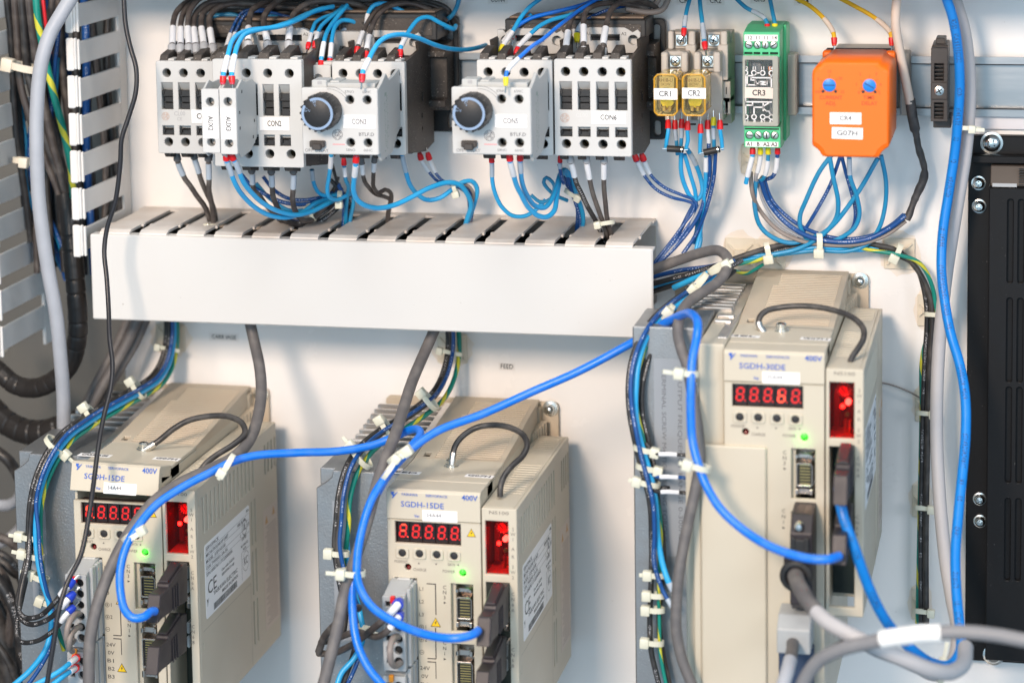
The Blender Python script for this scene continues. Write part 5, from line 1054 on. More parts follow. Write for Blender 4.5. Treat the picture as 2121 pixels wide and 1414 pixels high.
    for k in range(2):
        M_ = Matrix.Translation((ex, -ed, ZT+4.95)) @ Matrix.Rotation(.5+k*math.pi/2, 4, 'Z'); g.box(-1.8, 1.8, -.3, .3, -.05, .03, 0, M_)
    g.build('screw_recess', DARK, es_)
    for (px, py, s_, w_) in ((835 if not big else 850, 978, opts['name'], 17), (993, 986, 'G07H', 13.5)):
        q = UZ(px, py, -46.1); M_ = topm(q[0]+ox, -q[1], ZT+.12, -4)
        g = G(); g.add([M_ @ Vector(v) for v in ((-w_*.62, -3, 0), (w_*.62, -3, 0), (w_*.62, 3, 0), (-w_*.62, 3, 0), (-w_*.62, -3, -.2), (w_*.62, -3, -.2), (w_*.62, 3, -.2), (-w_*.62, 3, -.2))], [(0, 1, 2, 3), (7, 6, 5, 4), (0, 4, 5, 1), (1, 5, 6, 2), (2, 6, 7, 3), (3, 7, 4, 0)]); lb = g.build('name_label', LABELW, t)
        g = G(); g.text(s_, 3.0, Matrix.Translation((0, 0, .1)) @ M_, wid=w_, bold=.08); g.build('label_lettering', INK, lb)
    # ---- pluggable terminal connector (its wires are things of their own)
    if not big:
        def term(px0, px1, py0, py1, n, dF=202):
            a = U(px0, py0, dF); b2 = U(px1, py1, dF); x0, x1, z1, z0 = a[0]+ox, b2[0]+ox, a[2]+oz, b2[2]+oz
            hs = []; p_ = (z1-z0-4)/n
            g = G()
            for k in range(n): zc = z1-2-p_*(k+.5)+.6; hs.append(rect(x0+2, x0+4.6, zc-1.5, zc+1.5)); hs.append(circ(x1-4.2, zc-.2, 2.5, 14))
            g.plate(rrect(x0, x1, z0, z1, 1), hs, dF, 3, .4); g.build('terminal_plug_face', CONG, t)
            g = G(); g.prism([(dF-3.1, z1), (184, z1+3.4), (160, z1+3.4), (160, z0), (184, z0), (dF-3.1, z0)], 'x', x0+.3, x1-.5, .3); g.build('terminal_plug', CONG, t)
            for k in range(4):
                g = G(); g.box(x1-.6, x1+1.6, 166+k*8, 171.6+k*8, z0+1, z1+2.4, .4); g.build('plug_rib', CONG, t)
            for k in range(n):
                zc = z1-2-p_*(k+.5)+.6; g = G(); g.box(x0+2, x0+4.6, dF-3, dF-2.8, zc-1.5, zc+1.5, 0); g.build('release_slot', DARK, t)
                g = G(); g.cyl((x1-4.2, -dF+2.95, zc-.2), (0, -1, 0), 2.5, .1, seg=12); g.build('wire_hole', DARK, t)
            g = G(); g.box(x0+4, x1-2, 168, 182, z1+3.3, z1+4.0, .1); g.build('plug_cap', WPL, t)
            return x0, x1, z0, z1
        t['plug'] = term(791, 841, 1233, 1391, 6); term(793, 843, 1398, 1560, 5)
    else:
        # wide unit: extra housing to the left, smooth hinged cover
        xl = U(1446, 760, 176)[0]; xl3 = U(1420, 1000, 176)[0]; zc = U(1500, 921, 180)[2]; g = G(); g.box(xl, XL-.2, 14, 176, -262+oz, 43.4, .8); g.build('side_housing', BEIGE, t)
        g = G(); g.box(xl3, xl-.1, 120, 176, -262+oz, zc+1, .8); g.build('side_skirt', BEIGE, t)
        cv0, cv1 = U(1452, 930, 180)[0], U(1588, 930, 180)[0]; zc = U(1500, 921, 180)[2]
        g = G(); g.box(cv0, cv1, 178, 182.5, -258+oz, zc, .8); g.build('terminal_cover', BEIGE, t)
        g = G(); g.prism([(xl3+1, zc+2), (cv0-.2, zc+2), (cv0-.2, -258+oz), (cv0-4, -258+oz), (cv0-4.5, zc-34)], 'd', 176, 180.4, .5); g.build('cover_edge', BEIGE, t)
        gx = U(1310, 705, 150)[0]; g = G(); g.box(gx, xl-.4, 100, 150, -262+oz, 46, .8); g.build('heat_sink_block', HEAT, t)
        for k in range(9):
            g = G(); g.box(gx+14, XL-6, 18+k*8.6, 21.6+k*8.6, 0, 45.5, .6); g.build('cooling_fin', FIN, t)
        g = G(); g.box(gx+16, XL-6, 12, 98, 0, 34, 0); g.build('fin_gap_shade', MATS['fin_shade'], t)  # same dark block, shade between the fins put into its colour
        g = G(); g.box(XL-6.2, XL-.6, 12, 160, 35, 43.8, .4); g.box(xl+4, XL-6.4, 98, 165, 36, 43.2, .5); g.build('metal_edge_strip', FIN, t)
        for k in range(2):
            g = G(); g.box(xl+2, xl+12, 104+k*14, 109+k*14, 43, 45, .6); g.build('metal_bar', FIN, t)
        g = G(); q = U(1372, 930, 150.3); g.box(gx+12, gx+31, 150, 150.2, q[2]-62, q[2]+52, 0); s1 = g.build('strip_label', MATS['grey_clear_label'], t)
        g = G()
        for k, (s_, w_) in enumerate((('OUTPUT FREQUENCY RANGE 0-300Hz', 96), ('TERMINAL SCREW M4 TIGHTENING TORQUE', 100))): g.text(s_, 2.4, front(gx+26.5-k*9, q[2]-4, 150.3, -90), wid=w_)
        g.build('strip_lettering', MATS['slate_ink'], s1)
    return t
D1 = (-190.8, 1.1); D2 = (0, 0); D3 = (192.4, 87.6)
dr1 = drive('beige servo drive at the lower left marked CARR IAGE, its front cap popped open', D1, dict(tilt=-13, model='SGDH-15DE', ver='34A44', name='CARR IAGE', lit=['f.', '', '', '', '']))
dr2 = drive('beige servo drive in the middle with the FEED label on its top', D2, dict(model='SGDH-15DE', ver='34A44', name='FEED', lit=['ag.', '', '', '', '']))
dr3 = drive('widest beige servo drive at the right with blank lower cover', D3, dict(big=True, model='SGDH-30DE', ver='35A44', name='MEL', lit=['', '', '', 'cdefg', '']))
# ================================================================== wires and cables
LB = wmat('sky_blue_jacket', (.02, .36, .72), .28, wear=.25, dust=.06)
TB = wmat('teal_blue_jacket', (.012, .25, .48), .3, wear=.25, dust=.1)
DB = wmat('dark_blue_printed', (.005, .065, .25), .3, ink=(.55, .62, .75), band=.065, density=.45)
BK = wmat('black_jacket', (.03, .028, .028), .33, dust=.22)
BKP = wmat('black_printed', (.022, .022, .024), .33, ink=(.60, .60, .62), band=.075, dust=.1, density=.46)
BR_ = wmat('brown_black_jacket', (.06, .05, .047), .4, dust=.35)
RB = wmat('royal_blue_jacket', (.001, .15, .66), .3, dust=.10, wear=.5)
RB2 = wmat('deep_blue_printed', (.0, .18, .58), .32, ink=(.02, .05, .15), band=.09, density=.5)
GC = wmat('grey_cable_jacket', (.115, .108, .108), .5, dust=.3)
GL = wmat('pale_grey_jacket', (.42, .41, .42), .42, dust=.12)
GB = wmat('blue_grey_jacket', (.36, .38, .42), .38)
BG = wmat('beige_jacket', (.62, .53, .45), .42)
GT = wmat('taupe_jacket', (.26, .22, .20), .42, dust=.2)
TG = wmat('green_yellow_jacket', (.004, .22, .17), .32, stripe=(.62, .60, .05))
YW = wmat('yellow_jacket', (.72, .42, .01), .35)
RW_ = wmat('red_jacket', (.55, .01, .02), .35)
WS = wmat('white_marker_sleeve', (.74, .76, .80), .3, ink=(.12, .12, .14), band=.16, density=.42)
WC = wmat('clear_marker_sleeve', (.40, .47, .55), .22, ink=(.06, .06, .08), band=.16, density=.42)
WP = wmat('plain_white_tube', (.80, .80, .78), .35)
HS = wmat('heat_shrink', (.045, .043, .045), .5, dust=.25)
def route(d, pts, step=1.8):
    """pixels with depths -> mm points; missing depths are filled in between the given ones"""
    n = len(pts); D = [p[2] if len(p) > 2 else None for p in pts]
    if D[0] is None: D[0] = d
    if D[-1] is None: D[-1] = next(x for x in reversed(D) if x is not None)
    i = 0
    while i < n:
        if D[i] is None:
            j = i
            while D[j] is None: j += 1
            for k in range(i, j): D[k] = D[i-1]+(D[j]-D[i-1])*(k-i+1)/(j-i+1)
            i = j
        i += 1
    return smooth([U(p[0], p[1], q) for p, q in zip(pts, D)], step)
def cut(path, s0, s1):
    L = [0]
    for a, b in zip(path, path[1:]): L.append(L[-1]+(b-a).length)
    if s0 < 0: s0 += L[-1]
    if s1 <= 0: s1 += L[-1]
    def at(s):
        s = max(0, min(L[-1], s))
        for i in range(1, len(L)):
            if L[i] >= s: return path[i-1].lerp(path[i], (s-L[i-1])/max(1e-6, L[i]-L[i-1]))
        return path[-1]
    return [at(s0)]+[p for p, l in zip(path, L) if s0+.2 < l < s1-.2]+[at(s1)]
def W(label, d, w, m, pts, fer=None, sl=(), name='wire', cat='wire', group=None, fere=None, seg=10, step=1.8):
    """one wire: fer=(material,length mm) ferrule at its start, fere at its end, sl=[(from,to,material or None)] marker sleeves in mm"""
    path = smooth(pts, step) if isinstance(pts[0], Vector) else route(d, pts, step); r = mm(w, path[len(path)//2])/2
    g = G(); g.tube(path, r, seg); o = g.build(name, m, loc=path[0], label=label, cat=cat, group=group, angle=60)
    for F, st in ((fer, 1), (fere, 0)):
        if F:
            fm, fl = F[0], F[1]; fr = F[2] if len(F) > 2 else 1.25
            p = cut(path, 0, fl) if st else cut(path, -fl, 0)
            if not st: p = p[::-1]
            T = (p[1]-p[0]).normalized() if len(p) > 1 else Vector((0, 0, 1))
            T = (p[-1]-p[0]).normalized(); g = G()
            g.lathe(p[0]-T*.4, T, [(0, .01), (0, r*fr*.72), (fl*.2, r*fr*.85), (fl*.42, r*fr), (fl, r*fr*1.06), (fl, r*1.0)], 14); g.build('ferrule', fm, o)
            g = G(); g.cyl(p[0]-T*4.5, T, r*.42, 4.6, seg=8); g.build('ferrule_pin', CHROME, o)
    for q in sl:
        p = cut(path, q[0], q[1]); g = G(); g.tube(p, r*(q[3] if len(q) > 3 else 1.2), 12); g.build('marker_sleeve', (q[2] if len(q) > 2 and q[2] else WS), o, angle=60)
    return o
def tie(px, py, d, w, ang, label, head=1, hang=90, dep=.85, m=None, hs=1, group='cable ties', tail=0):
    """cable tie: w is the bundle width in pixels, ang the bundle direction in the picture (degrees), head on side +1/-1"""
    c = U(px, py, d); r = mm(w, c)/2; a = math.radians(ang)
    t = Vector((math.cos(a), 0, math.sin(a))); n = Vector((-math.sin(a), 0, math.cos(a))); y = Vector((0, -1, 0))
    g = G(); N_ = 28; vs = []; hw = 1.25*hs
    for i in range(N_):
        an = 2*math.pi*i/N_; u = n*math.cos(an); v = y*math.sin(an)*dep
        for rr, tt in ((r, -hw), (r+.75, -hw), (r+.75, hw), (r, hw)): vs.append(c+(u+v)*rr+t*(tt+.6*math.sin(an)))
    fs = [(i*4+k, ((i+1) % N_)*4+k, ((i+1) % N_)*4+(k+1) % 4, i*4+(k+1) % 4) for i in range(N_) for k in range(4)]
    g.add(vs, fs); o = g.build('cable_tie', m or TIE, loc=c, label=label, cat='cable tie', group=group)
    hc = c+n*head*(r+1.2)*math.cos(math.radians(90-hang))+y*(r*dep+.9)*math.sin(math.radians(90-hang))
    Mx = Matrix.Translation(hc) @ Matrix.Rotation(-a, 4, 'Y')
    g = G(); g.rbox(-2.3*hs, 2.3*hs, -2.0*hs, 2.0*hs, -1.9*hs, 2.3*hs, .7, 2, Mx); g.build('tie_head', m or TIE, o)
    if tail:
        g = G(); Mt = Matrix.Translation(hc) @ Matrix.Rotation(-a-math.radians(90 if head > 0 else -90), 4, 'Y'); g.box(0, tail, -.5, .5, -1.1, 1.1, .2, Mt); g.build('tie_tail', m or TIE, o)
    return o
GF = (GRYF, 5.6, 1.42); RF = (RED, 4.8, 1.26); YF = (YEL, 5.0, 1.3); RG = (RED, 5.4, 1.45)
# ---- supply wires standing on contactor CON1
top1 = 'black wires on top of contactor CON1'
for k, (nm, pts) in enumerate([
    ('first', [(356, 110, 70), (357, 92, 66), (359, 47, 55), (366, 25, 46), (385, 6, 36), (410, -8, 30)]),
    ('second', [(373, 110, 70), (374, 92, 66), (375, 48, 54), (383, 22, 44), (405, 2, 34), (425, -8, 28)]),
    ('third', [(392, 110, 70), (391, 92, 66), (389, 48, 56), (394, 22, 50), (412, -2, 44), (420, -10, 40)]),
    ('fourth', [(406, 110, 68), (405, 92, 64), (401, 48, 52), (408, 24, 42), (432, 6, 34), (480, 2, 28), (560, 6, 22), (640, 14, 20)]),
    ('fifth', [(424, 106, 66), (421, 85, 60), (417, 42, 48), (426, 22, 38), (455, 10, 30), (520, 11, 24), (610, 17, 20), (700, 33, 20)]),
    ('sixth', [(442, 110, 66), (440, 95, 62), (434, 50, 50), (435, 34, 44), (452, 16, 36), (485, 8, 30), (560, 12, 26), (680, 26, 22), (760, 40, 20)])]):
    W('%s black wire from the left on top of contactor CON1' % nm, 70, 12.5, BR_, pts, fer=GF, sl=[(6.6, 19.5, None, 1.1)], group=top1, name='power_wire')
top2 = 'black wires on top of contactor CON2'
for nm, pts in [('left', [(514, 104, 86), (514, 80, 80), (517, 38, 60), (524, 20, 50), (548, 6, 40), (590, -6, 30)]),
                ('middle', [(555, 104, 86), (553, 84, 80), (546, 44, 62), (552, 25, 52), (574, 4, 42), (600, -8, 34)]),
                ('right', [(597, 104, 86), (598, 82, 80), (604, 40, 62), (613, 25, 54), (642, 6, 44), (700, 3, 34), (752, 14, 26), (790, 32, 20)])]:
    W('%s black wire with grey ferrule on top of contactor CON2' % nm, 86, 13, BR_, pts, fer=GF, sl=[(7.0, 20.5, None, 1.1)], group=top2, name='power_wire')
bun = 'black cables running along the top behind the contactors'
for k, (a, pts) in enumerate([('upper', [(448, 2, 22), (560, -3, 20), (680, 4, 18), (770, 20, 14)]), ('middle', [(440, 22, 18), (530, 24, 16), (640, 28, 14), (740, 38, 12)]), ('lower', [(470, 36, 14), (560, 30, 12), (650, 36, 12), (700, 42, 10)]), ('far upper', [(640, -2, 26), (740, 2, 22), (850, -2, 18), (925, 18, 14), (940, 50, 10)])]):
    W('%s black cable running along the top edge behind the wires' % a, 20, 12, BK, pts, group=bun, name='power_wire')
W('short cyan wire lying behind the sleeves of contactor CON1', 24, 10, TB, [(440, 34, 26), (480, 31, 24), (512, 42, 22), (538, 52, 20)], group='blue wires at the top')
W('cyan wire arcing low across the black block left of CON2 wires', 24, 10, TB, [(548, 36, 26), (570, 30, 24), (585, 40, 22), (560, 52, 20), (530, 52, 18)], group='blue wires at the top')
for nm, pts in [('left', [(466, 106, 60), (482, 58, 46), (500, 28, 36), (522, 20, 30), (560, 22, 24)]), ('right', [(476, 104, 60), (492, 57, 46), (512, 28, 36), (545, 24, 30), (600, 36, 24)])]:
    W('%s of two thin dark blue wires behind the AUX wires' % nm, 60, 6.5, DB, pts, sl=[(.5, 14, None, 1.35)], group='thin dark blue wires behind AUX2')
W('sky blue wire rising from block AUX2 with a white sleeve', 148, 10.5, LB, [(461.5, 174, 150), (463, 153, 148), (473, 111, 138), (480, 87, 128), (495, 71, 116), (523, 62, 102), (560, 58, 90), (600, 46, 74), (640, 28, 56), (672, 18, 44)], fer=RF, sl=[(6.5, 18, None, 1.15)], group='blue wires on the AUX blocks')
W('sky blue wire rising from block AUX3 with a white sleeve', 148, 10.5, LB, [(481, 174, 150), (480, 153, 148), (488, 107, 138), (494, 90, 130), (508, 71, 118), (540, 61, 104), (580, 55, 90), (620, 40, 72), (655, 22, 54), (690, 14, 40)], fer=RF, sl=[(6.5, 18.5, None, 1.15)], group='blue wires on the AUX blocks')
g3 = 'blue wires with red ferrules left of CON3'
W('first small blue wire left of CON3, behind', 60, 8.6, LB, [(637, 101, 78), (640, 90, 74), (648, 60, 62), (655, 46, 54), (670, 37, 46), (692, 29, 38), (712, 12, 30)], fer=RF, sl=[(5, 13.5)], group=g3)
W('second small blue wire left of CON3, behind', 60, 8.6, LB, [(651, 99, 78), (654, 85, 74), (663, 58, 62), (676, 44, 54), (697, 28, 44), (719, 11, 34)], fer=RF, sl=[(5.5, 13)], group=g3)
W('front left blue wire with long white sleeve on the side block', 84, 9.4, LB, [(664, 141, 88), (666, 118, 84), (674, 76, 70), (684, 55, 60), (700, 34, 50), (719, 12, 40)], fer=RF, sl=[(7, 19)], group=g3)
W('front right blue wire with long white sleeve looping back', 78, 9.4, LB, [(682, 136, 80), (684, 118, 76), (688, 79, 66), (694, 56, 58), (708, 43, 50), (728, 44, 44), (742, 52, 38), (752, 62, 30)], fer=RF, sl=[(5.5, 16)], group=g3)
W('blue wire with slanting sleeve and low red ferrule behind CON3', 50, 9, LB, [(706, 88, 48), (707, 70, 44), (722, 56, 40), (742, 40, 36), (760, 30, 34), (780, 22, 30)], fer=RF, sl=[(6.5, 16, WC, 1.15)], group=g3)
g3t = 'wires on top of contactor CON3'
W('left black wire with sleeve and red ferrule on CON3', 70, 10, BR_, [(738, 112, 68), (742, 96, 66), (756, 58, 54), (772, 32, 46), (796, 12, 38), (830, 6, 32), (878, 14, 26), (918, 36, 20)], fer=RF, sl=[(5.5, 16.5)], group=g3t, name='power_wire')
W('right black wire with sleeve and red ferrule on CON3', 72, 10, BR_, [(757, 122, 78), (760, 101, 74), (770, 58, 58), (785, 30, 50), (812, 12, 42), (850, 8, 34), (895, 24, 28), (925, 44, 22)], fer=RF, sl=[(6.5, 18.5)], group=g3t, name='power_wire')
W('blue wire with sleeve at the right end of CON3', 74, 9.5, LB, [(829, 118, 78), (830, 99, 74), (836, 86, 70), (853, 56, 60), (868, 40, 54), (888, 36, 48), (912, 48, 42), (940, 60, 32), (944, 54, 26)], fer=RF, sl=[(7.5, 15.5)], group=g3t)
W('long blue wire arching from the CON3 timer towards the right', 150, 10.5, LB, [(749.5, 170, 152), (751, 152, 150), (754, 144, 147), (770, 111, 136), (775, 102, 132), (786, 87, 126), (804, 76, 118), (833, 72, 106), (865, 79, 92), (897, 92, 76), (930, 101, 60), (965, 103, 42), (990, 99, 28), (1006, 94, 16)], fer=RF, sl=[(6.8, 17, None, 1.15)], group=g3t)
W('blue wire arching over the black block above CON3', 40, 10, LB, [(760, 52, 44), (764, 26, 40), (776, 11, 38), (799, 8, 36), (824, 19, 34), (862, 38, 30), (905, 52, 24), (941, 61, 18)], sl=[(0, 7)], group=g3t)
W('dark teal cable curving down at the top right of CON3', 16, 10, TB, [(951, -6, 18), (948, 10, 18), (938, 30, 16), (922, 44, 14)], group=g3t)
# ---- CON5 and CON6 top
g5 = 'wires on top of contactors CON5 and CON6'
W('cyan wire with yellow ferrule at the left top of CON5', 56, 9.5, LB, [(1036, 108, 60), (1041, 97, 58), (1064, 62, 50), (1078, 38, 44), (1096, 16, 38), (1122, -4, 30)], fer=YF, sl=[(4, 15.5)], group=g5)
W('deep blue wire crossing above CON5', 48, 9, RB, [(1042, 88, 52), (1060, 66, 50), (1075, 52, 46), (1100, 38, 42), (1150, 25, 36), (1202, 12, 30), (1245, -4, 26)], sl=[(0, 8)], group=g5)
W('cyan wire with red ferrule in the middle of CON5', 66, 9.5, LB, [(1068, 112, 72), (1075, 97, 68), (1106, 64, 58), (1120, 53, 54), (1142, 42, 48), (1182, 31, 40), (1232, 8, 30), (1250, -6, 28)], fer=RF, sl=[(5, 17)], group=g5)
W('blue wire with yellow ferrule going into the CON5 timer', 150, 8.5, RB, [(1047.5, 177, 152), (1048, 158, 150), (1052, 145, 147), (1085, 111, 134), (1104, 95, 124), (1124, 82, 112), (1150, 60, 92), (1178, 38, 70), (1208, 16, 50), (1248, -8, 34)], fer=YF, sl=[(8.5, 20.5)], group=g5)
W('first grey ferruled wire on CON6', 74, 11.5, BR_, [(1172, 121, 76), (1173, 92, 70), (1181, 48, 56), (1192, 28, 48), (1216, 12, 40), (1262, 6, 32), (1310, 4, 26), (1345, 10, 20)], fer=GF, sl=[(8, 20)], group=g5, name='power_wire')
W('second grey ferruled wire on CON6', 74, 11.5, BR_, [(1209, 116, 76), (1209, 86, 70), (1210, 36, 56), (1218, 20, 48), (1242, 9, 40), (1290, 8, 30), (1340, 18, 20)], fer=GF, sl=[(9, 22)], group=g5, name='power_wire')
W('third grey ferruled wire on CON6', 74, 12, BR_, [(1249, 118, 76), (1250, 88, 70), (1260, 36, 54), (1267, 20, 48), (1288, 4, 40), (1325, 0, 30), (1352, 12, 20), (1366, 24, 14)], fer=GF, sl=[(8.5, 21.5)], group=g5, name='power_wire')
W('dark blue wire with yellow ferrule between the CON6 wires', 46, 7, DB, [(1195, 86, 48), (1196, 66, 44), (1204, 52, 42), (1228, 34, 36), (1262, 20, 28), (1300, 12, 20)], fer=(YEL, 5.5, 1.9), sl=[(6.5, 15, WC, 1.6)], group=g5)
W('short sleeved wire with red ferrule behind CON5', 40, 8.5, LB, [(1063, 82, 42), (1067, 66, 40), (1082, 48, 38), (1100, 30, 34)], fer=RF, group=g5)
for nm, pts in [('outer', [(1296, 18, 26), (1340, 26, 22), (1372, 20, 18), (1386, -6, 16)]), ('inner', [(1290, 6, 24), (1330, 14, 20), (1358, 8, 16), (1366, -8, 14)])]:
    W('%s taupe cable bending up at the top right of CON6' % nm, 24, 13, GT, pts, group='taupe cables at the top', name='cable', cat='cable')
# ---- under CON1 and CON2
gb1 = 'black wires under contactor CON1 going into the duct'
DF = (mat('dark_grey_ferrule', (.12, .12, .125), .45), 5, 1.35)
W('left black wire under CON1 with sleeve', 70, 11.5, BR_, [(366, 318, 72), (368, 334, 70), (372, 346, 68), (384, 372, 64), (392, 382, 62), (408, 406, 58), (424, 428, 54), (433, 452, 50), (438, 492, 46)], fer=DF, sl=[(6.5, 16, WC, 1.1)], group=gb1, name='power_wire')
W('middle black wire under CON1 with sleeve', 66, 11, BR_, [(401, 314, 70), (403, 329, 68), (408, 344, 66), (415, 368, 62), (420, 382, 60), (430, 404, 56), (442, 430, 50), (447, 460, 46), (447, 494, 42)], fer=DF, sl=[(5.5, 15.5, WC, 1.1)], group=gb1, name='power_wire')
W('right black wire under CON1 with sleeve', 72, 11.5, BR_, [(431, 318, 74), (432, 334, 72), (433, 375, 68), (433, 395, 64), (438, 420, 60), (442, 452, 54), (440, 494, 48)], fer=DF, sl=[(7, 17.5, WC, 1.1)], group=gb1, name='power_wire')
tie(439, 468, 56, 27, 90, 'cable tie round the three black wires under CON1 at the duct', head=1, hang=20)
gba = 'blue wires under the AUX blocks'
W('left sky blue wire leaving AUX2 downwards', 146, 10.5, LB, [(468, 318, 148), (469, 332, 146), (473, 342, 144), (483, 371, 138), (490, 386, 134), (502, 404, 126), (530, 431, 112), (562, 447, 98), (597, 450, 84), (628, 439, 70), (652, 422, 56), (685, 412, 40)], fer=RF, sl=[(6, 16, WC, 1.15)], group=gba)
W('right sky blue wire leaving AUX3 downwards', 146, 10.5, LB, [(479, 318, 148), (482, 328, 146), (488, 337, 144), (500, 368, 136), (506, 380, 132), (521, 399, 124), (545, 421, 112), (578, 438, 98), (612, 445, 84), (646, 438, 68), (678, 422, 52), (705, 408, 38)], fer=RF, sl=[(6, 15.5, WC, 1.15)], group=gba)
gb2 = 'black wires under contactor CON2'
W('left black wire under CON2', 80, 11, BR_, [(520, 344, 92), (522, 360, 88), (526, 394, 80), (536, 404, 76), (556, 430, 66), (590, 458, 54), (625, 466, 44), (660, 452, 34)], fer=DF, sl=[(6, 15, WC, 1.1)], group=gb2, name='power_wire')
W('middle black wire under CON2', 84, 11.5, BR_, [(561, 344, 94), (562, 358, 92), (564, 390, 86), (566, 408, 82), (576, 432, 74), (592, 456, 64), (616, 466, 54), (645, 456, 44), (668, 430, 34)], fer=DF, sl=[(6, 15, WC, 1.1)], group=gb2, name='power_wire')
W('right black wire under CON2', 88, 11.5, BR_, [(607, 344, 96), (608, 356, 94), (607, 395, 88), (606, 412, 84), (612, 438, 76), (626, 455, 68), (644, 455, 60), (664, 438, 48), (690, 410, 36)], fer=DF, sl=[(6, 16.5, WC, 1.1)], group=gb2, name='power_wire')
for k, (nm, m, w, pts) in enumerate([('upper dark blue', DB, 9, [(500, 362, 60), (520, 384, 58), (552, 404, 54), (590, 420, 50), (640, 422, 44), (690, 400, 34)]), ('lower printed black', BKP, 10, [(560, 440, 60), (590, 456, 56), (625, 462, 52), (665, 444, 44), (700, 414, 34)]), ('rear teal', TB, 9, [(530, 380, 54), (560, 412, 50), (600, 436, 48), (640, 432, 42), (700, 396, 30)]), ('thin printed', DB, 8, [(545, 366, 50), (566, 392, 48), (600, 412, 46), (650, 412, 40), (710, 392, 28)])]):
    W('%s wire in the hanging bundle under CON2' % nm, 50, w, m, pts, group='bundle hanging under CON2')
tie(645, 440, 56, 34, 20, 'round pale tie loop on the bundle under CON2', head=1, hang=30)
# ---- under CON3
g3b = 'blue wires under contactor CON3'
W('first blue wire under CON3, at the left', 50, 8.6, LB, [(646, 352, 60), (649, 376, 56), (655, 392, 52), (664, 402, 48), (680, 406, 44), (705, 402, 38)], sl=[(0, 7.5, WC, 1.15)], group=g3b)
W('second blue wire under CON3, looping at its foot', 74, 9.2, LB, [(686, 322, 92), (685, 340, 88), (682, 362, 82), (678, 392, 74), (682, 408, 68), (697, 414, 60), (720, 404, 48), (734, 398, 40)], sl=[(.5, 10.5)], group=g3b)
W('third wire under CON3 with red ferrule', 66, 8.6, TB, [(712, 328, 70), (713, 345, 68), (716, 372, 64), (722, 386, 58), (720, 404, 50), (717, 430, 44), (716, 462, 38), (716, 482, 34)], fer=RF, sl=[(6, 12.5)], group=g3b)
W('long sky blue wire swinging from under the CON3 timer to the right', 136, 11, LB, [(738, 322, 138), (737, 338, 136), (733, 376, 126), (732, 392, 122), (738, 411, 116), (753, 424, 110), (784, 431, 98), (819, 424, 86), (855, 407, 76), (890, 389, 66), (929, 378, 56), (952, 383, 50), (968, 402, 44), (976, 426, 38), (968, 452, 34), (962, 476, 30)], fer=RF, sl=[(7, 16.5, None, 1.15)], group=g3b)
W('black wire with sleeve under CON3, left of two', 64, 9, BR_, [(748, 326, 72), (750, 340, 70), (754, 372, 62), (762, 386, 56), (778, 402, 48), (798, 408, 42), (808, 414, 38), (804, 436, 34), (802, 470, 30)], fer=DF, sl=[(4.5, 13)], group=g3b, name='power_wire')
W('black wire with sleeve under CON3, right of two', 64, 9, BR_, [(776, 324, 76), (775, 340, 72), (773, 372, 62), (774, 388, 56), (784, 400, 50), (797, 393, 46), (808, 398, 42), (811, 410, 38), (806, 434, 34), (803, 472, 30)], fer=DF, sl=[(4.5, 13.5)], group=g3b, name='power_wire')
W('blue wire under the right end of CON3 joining the tied loop', 74, 10, LB, [(833, 320, 78), (836, 336, 76), (844, 368, 70), (849, 382, 66), (862, 400, 60), (884, 414, 54), (911, 410, 50), (937, 392, 46), (955, 379, 42), (976, 375, 38), (988, 390, 34), (982, 424, 32), (970, 456, 30), (966, 480, 28)], sl=[(.5, 12.5, WC, 1.1)], group=g3b)
W('thin dark blue wire with white sleeve and red ferrule, left under CON3 side wall', 40, 6.5, DB, [(869, 318, 44), (873, 332, 42), (893, 362, 38), (908, 376, 36), (940, 384, 34), (965, 400, 32), (972, 430, 30), (966, 470, 28)], fer=(RED, 4.5, 1.9), sl=[(4.5, 14, None, 1.5)], group=g3b)
W('thin dark blue wire with white sleeve and red ferrule, right under CON3 side wall', 40, 6.5, DB, [(886, 318, 44), (890, 332, 42), (905, 362, 38), (920, 376, 36), (948, 380, 34), (972, 396, 32), (979, 430, 30), (972, 474, 28)], fer=(RED, 4.5, 1.9), sl=[(4.5, 14, None, 1.5)], group=g3b)
tie(941, 388, 48, 26, 15, 'cable tie on the blue loop between CON3 and CON5', head=-1, hang=70)
for k, (nm, m, pts) in enumerate([('left', DB, [(700, 380, 44), (712, 410, 42), (713, 440, 38), (710, 482, 34)]), ('right', TB, [(730, 392, 44), (732, 420, 42), (726, 450, 38), (720, 486, 34)]), ('middle', BKP, [(684, 372, 44), (706, 396, 42), (722, 416, 40), (722, 484, 34)])]):
    W('%s dark wire dropping into the duct under CON3' % nm, 40, 9, m, pts, group='dark wires dropping into the duct under CON3')
tie(704, 410, 52, 26, 0, 'cable tie half hidden under CON3', head=-1, hang=60)
